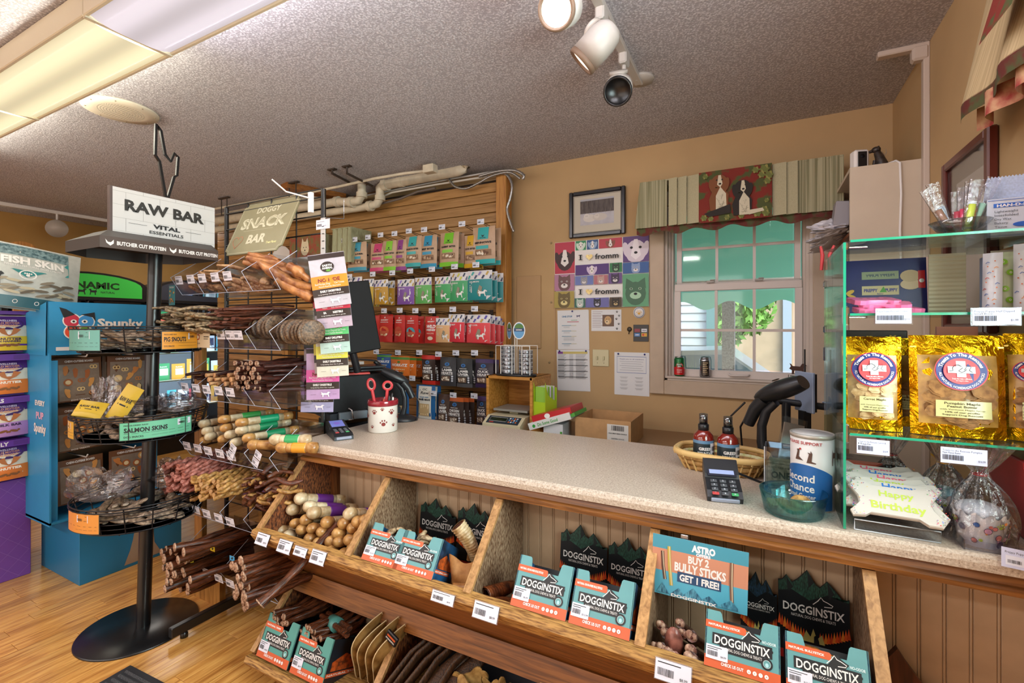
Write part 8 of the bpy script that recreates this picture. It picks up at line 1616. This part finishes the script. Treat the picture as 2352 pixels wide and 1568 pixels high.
def onwall(name,label,cat,u0,u1,v0,v1,v0b=None,v1b=None,d=.003):
 a=PY(u0,v0,YB);b=PY(u1,v1,YB);w=b.x-a.x;z1=(PY(u0,v0,YB).z+PY(u1,v0b or v0,YB).z)/2;z0=(PY(u0,v1b or v1,YB).z+PY(u1,v1,YB).z)/2
 return thing(name,label,cat,((a.x+b.x)/2,YB-d,z0)),w,z1-z0
PGL=film('picture_glass','#ffffff',-.08)
FRM=C('#1b1a1e',.25,name='black_frame',spec=.7)
t,w,h=onwall('framed_photo','black framed photo of white dogs lying in a snowy wood','picture',1309.5,1438,446,535,426,551,.004);bw=.028
for (c,s)in (((-w/2+bw/2,-.01,h/2),(bw,.022,h)),((w/2-bw/2,-.01,h/2),(bw,.022,h)),((0,-.01,bw/2),(w-2*bw,.022,bw)),((0,-.01,h-bw/2),(w-2*bw,.022,bw))):M().box(c,s,FRM,bev=.005).build('frame_side',t)
m=M(front(-.006));m.rect(-w/2+bw,bw,w/2-bw,h-bw,C('#cfc6b4',.6));m.line([(-w/2+bw+.005,bw+.005),(w/2-bw-.005,bw+.005),(w/2-bw-.005,h-bw-.005),(-w/2+bw+.005,h-bw-.005)],.002,INK,True);px0,px1,pz0,pz1=-w*.30,w*.30,h*.26,h*.82
m.rect(px0,pz0,px1,pz1,C('#6a605c',.6,name='forest_print',h2='#4a4242',scale=60,stretch=(4,1,.4)));m.rect(px0,pz0,px1,pz0+(pz1-pz0)*.45,C('#c2bfc6',.6,name='snow_print',var=.08,scale=20));q=random.Random(2)
for i in range(7):x=px0+(px1-px0)*(.06+.14*i);m.rect(x,pz0+(pz1-pz0)*.42,x+.0015+.004*(i==1),pz1,C('#6a605c' if i % 2 else '#7a7272',.6))
m.rect(px0,pz1-.012,px1,pz1,C('#b9b9c2',.6));m.ell(-.05,pz0+.045,.045,.026,C('#ddd6cf',.6));m.ell(.02,pz0+.048,.05,.024,C('#d3cbc4',.6));m.ell(-.07,pz0+.06,.02,.018,C('#e3dcd6',.6));m.ell(.0,pz0+.055,.018,.016,C('#e0d8d0',.6))
for x in (-.075,-.066,-.004,.005):m.ell(x,pz0+.06,.002,.002,INK,6)
m.build('mounted_photo',t);M().box((0,-.012,h/2),(w-2*bw,.0015,h-2*bw),PGL).build('glass',t)
t,w,h=onwall('pet_poster','colourful collage poster of dogs and cats reading I love fromm','poster',1274.5,1491.5,556,706,541,706,.001);M().box((0,0,h/2),(w,.001,h),WHITE).build('paper',t)
m=M(front(-.001))
def tile(x0,y0,x1,y1,c,kind,c2,c3='#e8e2e0'):
 """one tinted animal portrait; fractions of the poster, y measured from the top"""
 X0,X1,Y1,Y0=-w/2+x0*w,-w/2+x1*w,h*(1-y0),h*(1-y1);m.rect(X0+.0015,Y0+.0015,X1-.0015,Y1-.0015,C(c,.5));W,H=X1-X0-.003,Y1-Y0-.003;cx,cy=(X0+X1)/2,(Y0+Y1)/2;A,B=C(c2,.5),C(c3,.5);s=min(W,H);mx=lambda x:max(X0+.002,min(X1-.002,x));my=lambda y:max(Y0+.002,min(Y1-.002,y))
 def e(x,y,rx,ry,mt,n=16,rot=0):
  pts=[(mx(x+rx*math.cos(2*PI*i/n)*math.cos(R(rot))-ry*math.sin(2*PI*i/n)*math.sin(R(rot))),my(y+rx*math.cos(2*PI*i/n)*math.sin(R(rot))+ry*math.sin(2*PI*i/n)*math.cos(R(rot))))for i in range(n)];m.poly(pts,mt)
 e(cx,cy-H*.1,s*.40,s*.46,A)
 if kind=='dog':e(cx-s*.38,cy+.0,s*.13,s*.30,A,12,12);e(cx+s*.38,cy,s*.13,s*.30,A,12,-12);m.poly([(mx(cx-s*.07),my(cy+s*.38)),(mx(cx+s*.07),my(cy+s*.38)),(mx(cx+s*.2),my(cy-s*.25)),(mx(cx),my(cy-s*.42)),(mx(cx-s*.2),my(cy-s*.25))],B)
 else:
  for sg in (-1,1):m.poly([(mx(cx+sg*s*.40),my(cy+s*.05)),(mx(cx+sg*s*.36),my(cy+s*.48)),(mx(cx+sg*s*.08),my(cy+s*.30))],A)
  e(cx,cy-s*.2,s*.22,s*.14,B)
 for sg in (-1,1):e(cx+sg*s*.17,cy+s*.06,s*.06,s*.05,B if kind=='cat' else INK,10);e(cx+sg*s*.17,cy+s*.06,s*.03,s*.04,INK,8)
 e(cx,cy-s*.14,s*.07,s*.05,INK,10)
r0x,r1x,r2x=.235,.735,1.0
tile(0,0,.23,.48,'#b8304a','dog','#3a2024');tile(.235,0,.355,.145,'#2f8a5a','dog','#cfe0d2');tile(.36,0,.485,.145,'#33548a','dog','#8fa8c8');tile(.49,0,.735,.145,'#b8384a','dog','#8a4a3c');tile(.74,0,1,.37,'#5a3a7a','dog','#d8ccda','#efe8f0')
tile(.235,.36,.60,.52,'#4f2f78','dog','#d0bedb');tile(.605,.36,.735,.50,'#2a7a4a','cat','#1d3a2a','#9ac0a0');tile(.74,.37,1,.53,'#2f5a9a','cat','#8aa0c8');tile(0,.485,.23,.74,'#b07a98','cat','#6a4a4c');tile(.235,.525,.435,.665,'#6a7ab8','cat','#8f8f9a');tile(.44,.525,.59,.665,'#b06a74','cat','#c09a92');tile(.595,.505,.735,.665,'#6a4a8a','cat','#3a2a4a')
tile(.74,.535,1,1,'#5fa078','cat','#3f6a50','#a8d0b0');tile(0,.745,.23,1,'#a8954a','cat','#6a5a34','#e0d090');tile(.235,.855,.35,1,'#2f6a5a','cat','#b8c8c0');tile(.355,.855,.605,1,'#6a6aa8','cat','#2a2a34','#c8c8e0');tile(.61,.855,.735,1,'#4a3a2a','cat','#2a2018','#b8a070')
for yy in (.255,.765):
 Y=h*(1-yy);m.text('I',-w/2+w*.30,Y,.032,INK,.010,2);m.rect(-w/2+w*.28,Y+.014,-w/2+w*.32,Y+.018,INK);m.rect(-w/2+w*.28,Y-.018,-w/2+w*.32,Y-.014,INK);hp=[(-w/2+w*.395+.0015*16*math.sin(a)**3,Y+.0014*(13*math.cos(a)-5*math.cos(2*a)-2*math.cos(3*a)-math.cos(4*a)))for a in [2*PI*k/24 for k in range(24)]];m.poly(hp,C('#b89440',.35,.3,name='gold_print',h2='#e8d9a0',scale=90,stretch=(1,1,6)));m.text('fromm',-w/2+w*.58,Y,.036,INK,w*.245,1)
m.build('poster_print',t)
def sheet(name,label,u0,u1,v0,v1,draw,rz=0,n=1):
 t,w,h=onwall(name,label,'paper',u0,u1,v0,v1);t.rotation_euler=(0,R(rz),0)
 for k in range(n):M().box((.002*k,.0006*k,h/2-.002*k),(w,.0005,h),PAPER).build('paper_sheet',t)
 m=M(front(-.0006));draw(m,w,h);m.build('print',t);return t,w,h
def d_one(m,w,h):
 m.text('ONE STOP',-w*.18,h*.84,h*.045,C('#1f6a9a',.5),w*.34,2);m.poly(dogpts(w*.12,h*.81,w*.14,h*.06),C('#2a2a5a',.5));m.rect(-w*.05,h*.735,w*.15,h*.745,C('#3a8a4a',.5));m.rect(-w*.18,h*.69,w*.20,h*.705,C('#b83a4a',.5))
 for k,y in enumerate((.60,.46,.32,.13)):
  m.rect(-w*.36,h*y,-w*.05,h*(y+.012),C('#2a7a9a',.5));m.rect(-w*.05,h*y,w*.12,h*(y+.008),C('#a89a3a',.5))
  for j in range(2+(k==2)*2):m.rect(-w*.30,h*(y-.028-.025*j),-w*(.1-.15*(k==2)),h*(y-.024-.025*j),C('#6a6a70',.5))
def d_list(m,w,h):
 m.rect(-w*.46,h*.90,w*.46,h*.955,C('#c9b86a',.5));m.rect(-w*.46,h*.90,-w*.3,h*.955,C('#7a3a8a',.5))
 for k in range(26):
  y=h*(.88-.0235*k);m.rect(-w*.46,y,-w*(.2+.1*(k % 3)/3),y+h*.008,C('#8a8a90',.5));m.rect(w*.10,y,w*(.42-.08*(k % 4)/4),y+h*.008,C('#8a8a90',.5));m.rect(-w*.1,y,w*.02,y+h*.008,C('#9a9aa4',.5))
  if k % 6==5:m.rect(-w*.46,y-h*.012,w*.46,y,C('#2a2a2e',.5))
def d_notice(m,w,h):
 m.line([(-w*.42,h*.52),(w*.42,h*.52),(w*.42,h*.90),(-w*.42,h*.90)],w*.02,C('#8a94b8',.5),True);m.text('Thank you to all members',0,h*.84,h*.018,C('#2a3a7a',.5),w*.7,1)
 for k in range(5):m.rect(-w*(.34-.05*(k % 2)),h*(.78-.05*k),w*(.34-.05*(k % 2)),h*(.785-.05*k),C('#5a5f70',.5))
 for c_ in (-1,1):
  for r_ in range(4):
   for j in range(3):m.rect(c_*w*.22-w*.12+.004*j,h*(.42-.085*r_-.016*j),c_*w*.22+w*.12-.004*j,h*(.424-.085*r_-.016*j),C('#8a8a90',.5))
def pin(t,x,z):M().ball((x,-.006,z),(.006,.006,.006),C('#2a2a7a',.3),8,6).build('push_pin',t)
t,w,h=sheet('notice_sheet','white sheet with coloured lines headed one stop, pinned under the poster',1282,1352.5,712,801,d_one,-1,3);pin(t,.0,h*.97)
t,w,h=sheet('notice_sheet','white table sheet with a yellow header row, lowest at the left',1281,1355,803,896,d_list,-1.5,3);pin(t,-w*.4,h*.97);pin(t,w*.42,h*.97)
t,w,h=sheet('notice_sheet','white notice with a blue bordered text box beside the window casing',1411.5,1491,809,907,d_notice,0,2);pin(t,-w*.38,h*.96);pin(t,w*.38,h*.96)
def d_dogcard(m,w,h):
 for k in range(10):m.rect(-w*.46,h*(.90-.08*k),-w*(.12+.05*(k % 2)),h*(.915-.08*k),C('#8a6a70',.5))
 m.rect(-w*.12,h*.22,w*.26,h*.76,C('#6a5040',.5));m.ell(w*.06,h*.50,w*.12,h*.2,C('#c09a6a',.5));m.ell(w*.04,h*.42,w*.07,h*.1,C('#d8c09a',.5));m.ell(w*.03,h*.44,w*.02,h*.03,INK,8);m.ell(w*.02,h*.56,w*.012,h*.02,INK,8);m.ell(w*.10,h*.56,w*.012,h*.02,INK,8)
 for (x,y)in ((.36,.88),(.43,.70),(.34,.55),(.42,.32),(.36,.10)):paw(m,w*x,h*y,w*.05,INK)
sheet('dog_card','white card with a dog photo and paw prints under the poster',1358.5,1427.5,711,760,d_dogcard)
t,w,h=onwall('paw_sticker','round white sticker with a gold paw on the wall','sticker',1455,1481.5,705,730);M().lathe([(.0001,0),(w/2,0),(w/2,.002),(.0001,.002)],WHITE,28,xf=Matrix.Translation((0,0,h/2))@ Matrix.Rotation(R(90),4,'X')).build('disc',t);m=M(Matrix.Translation((0,0,h/2))@ front(-.003));m.ring(0,0,w*.40,w*.44,C('#3a5a8a',.5));paw(m,0,-.006,w*.30,C('#c8952a',.4));m.build('paw_print',t)
t,w,h=onwall('wall_hook','small dark paw shaped hook on the wall','hook',1440,1452,747,763);m=M();m.lathe([(.0001,0),(.016,.0),(.012,.006),(.0001,.008)],C('#4a4238',.4,.5),16,xf=Matrix.Translation((0,0,.02))@ Matrix.Rotation(R(90),4,'X'));m.build('back_plate',t);M().tube([(0,-.006,.01),(0,-.014,-.01),(0,-.022,-.006)],.003,C('#4a4238',.4,.5),6).build('prong',t)
t,w,h=onwall('card_payment_sign','black sign with four payment card emblems beside the window','sign',1455,1490,745.5,784);M().box((0,0,h/2),(w,.004,h),BLACK,bev=.001).build('board',t);m=M(front(-.003))
for k,(c,x,y,tx)in enumerate((('#8a2a3a',-.24,.66,''),('#d8d8dc',.22,.66,'VISA'),('#3f7ab8',-.24,.40,'AMEX'),('#d8b03a',.22,.40,''))):
 m.rect(w*(x-.18),h*(y-.10),w*(x+.18),h*(y+.10),C(c,.4));m.text(tx,w*x,h*y,h*.07,NAVY if k==1 else WHITE,w*.28,2)if tx else None
m.ell(w*.16,h*.40,w*.08,w*.08,C('#c8302a',.4),12);m.ell(w*.28,h*.40,w*.08,w*.08,C('#e0902a',.4),12);m.build('emblems',t)
t,w,h=onwall('light_switch','ivory double light switch plate among the papers','switch',1361.5,1399,802.5,841,d=.004);IVR=C('#c9bf9a',.4);M().box((0,0,h/2),(w,.006,h),IVR,bev=.003).build('plate',t)
for s in (-1,1):M().box((s*w*.2,-.008,h*.5),(.010,.014,.024),IVR,bev=.002).build('toggle',t);M().lathe([(.0001,0),(.003,.0),(.0001,.002)],C('#9a9070',.4),8,xf=Matrix.Translation((s*w*.2,-.003,h*.2))@ Matrix.Rotation(R(90),4,'X')).build('screw',t)
for k,(u,v)in enumerate(((1266,558),(1266,694),(1262,832),(1167,570),(1503,853))):
 p=PY(u,v,YB);tag(M().lathe([(.0001,0),(.008,.0),(.006,.004),(.0001,.005)],C('#a08a66',.5),12,xf=Matrix.Rotation(R(90),4,'X')).build('wall_screw',None,tuple(p-Vector((0,.001,0)))),('painted screw head left of the poster top','painted screw head left of the poster bottom','painted screw head left of the table sheet','painted screw head beside the slatwall post','round plug on the window casing')[k],'screw','screw heads on the wall')
def can(label,u,body,txt,tc,seed):
 p=PY(u,866,YB+.012);t=thing('drink_can',label,'can',(p.x,YB+.018,OZ0+.0255),group='drink cans on the sill');r=.031;SV=C('#b5b8bd',.2,.9)
 M().lathe([(.0001,.004),(.024,0),(r,.008),(r,.104),(.026,.116)],body,28).build('can_body',t);M().lathe([(.0262,.113),(.0275,.119),(.0255,.121),(.024,.117),(.0001,.117)],SV,24).build('can_top',t)
 m=M(Matrix.Rotation(R(8),4,'Z'));m.xf=lambda q:Matrix.Rotation(R(10),4,'Z')@ Vector(((r+.0005+q.z)*math.sin(q.x/r),-(r+.0005+q.z)*math.cos(q.x/r),q.y))
 if seed==1:m.rect(-.09,.010,.09,.058,C('#c8242a',.3),24,1);m.ell(0,.066,.022,.018,RDD,16);m.text('CANADA',0,.074,.008,WHITE,.034,2);m.text('DRY',0,.062,.009,WHITE,.02,2);m.text('CRANBERRY',0,.040,.006,WHITE,.034,1);m.text('GINGER ALE',0,.028,.005,WHITE,.03,1)
 else:
  m.rect(-.022,.010,.022,.10,C('#2c2420',.3),10,1)
  for k in range(7):m.rect(-.015,.02+.011*k,.015-.004*(k % 3),.025+.011*k,C('#c9b08a',.4),4,1)
 m.build('can_print',t)
can('green and red ginger ale can at the left of the window sill',1560,C('#1f6a3a',.25,.3),'x',0,1);can('silver drink can on the window sill',1619,C('#a8a8ae',.2,.9),'y',0,2)
p=PY(1832,880,YB-.005);t=thing('card_holder','brown dog silhouette card holder with business cards on the sill','card holder',(p.x,YB+.0,OZ0+.0255));M().box((0,.01,.018),(.088,.03,.036),C('#4a3026',.5),bev=.001).build('base',t);M().prism([(x*.085-.04,.036+z*.065)for x,z in DOGP] ,.004,.009,C('#4a2a1e',.5),axis='Y').build('dog_silhouette',t);m=M(front(-.006));m.rect(-.042,.010,.042,.042,C('#cfcac6',.5));m.rect(-.036,.030,-.014,.034,INK);m.rect(-.042,.010,.042,.013,C('#3a5a4a',.5));paw(m,.028,.014,.010,INK);m.build('business_card',t)
Ya,Yb=2.235,1.84;w=Ya-Yb;h=.60;CH=C('#5a1f16',.3,name='cherry_frame',spec=.6)
t=thing('framed_drawing','cherry framed pencil drawing of a dog on the right wall','picture',(XR-.002,(Ya+Yb)/2,2.03-h),(0,0,R(-90)));bw=.03
for (c,s)in (((-w/2+bw/2,-.012,h/2),(bw,.026,h)),((w/2-bw/2,-.012,h/2),(bw,.026,h)),((0,-.012,bw/2),(w-2*bw,.026,bw)),((0,-.012,h-bw/2),(w-2*bw,.026,bw))):M().box(c,s,CH,bev=.005).build('frame_side',t)
m=M(front(-.004));m.rect(-w/2+bw,bw,w/2-bw,h-bw,C('#8f8576',.7));m.rect(-w/2+bw+.05,bw+.05,w/2-bw-.05,h-bw-.06,C('#cfc8bc',.7));q=random.Random(6)
for i in range(70):a=q.uniform(20,160);rr=q.uniform(.03,.075);x,y=rr*math.cos(R(a)),.30+rr*1.6*math.sin(R(a))-.06;m.line([(x,y),(x+q.uniform(-.008,.008),y-q.uniform(.02,.05))],.0008,C('#8f8a84',.7))
for s in (-1,1):m.ell(s*.02,.30,.005,.004,C('#4a4744',.6),10)
m.ell(0,.265,.012,.009,C('#4a4744',.6),12);m.build('drawing',t);M().box((0,-.014,h/2),(w-2*bw,.0015,h-2*bw),PGL).build('glass',t)
p=PY(2057,1484,1.60);t=thing('wooden_finial','pointed dark wooden board tip leaning on the beadboard at the bottom right','wood board',(p.x+.02,1.60,0));hh=p.z;M().prism([(-.08,0),(-.08,hh-.12),(-.05,hh-.05),(-.018,hh),(.0,hh-.03),(.05,hh-.10),(.10,hh-.14),(.10,0)],-.01,.01,wood('dark_board','#5a2a18','#32140a',None,'Z',6),axis='Y').build('board',t)
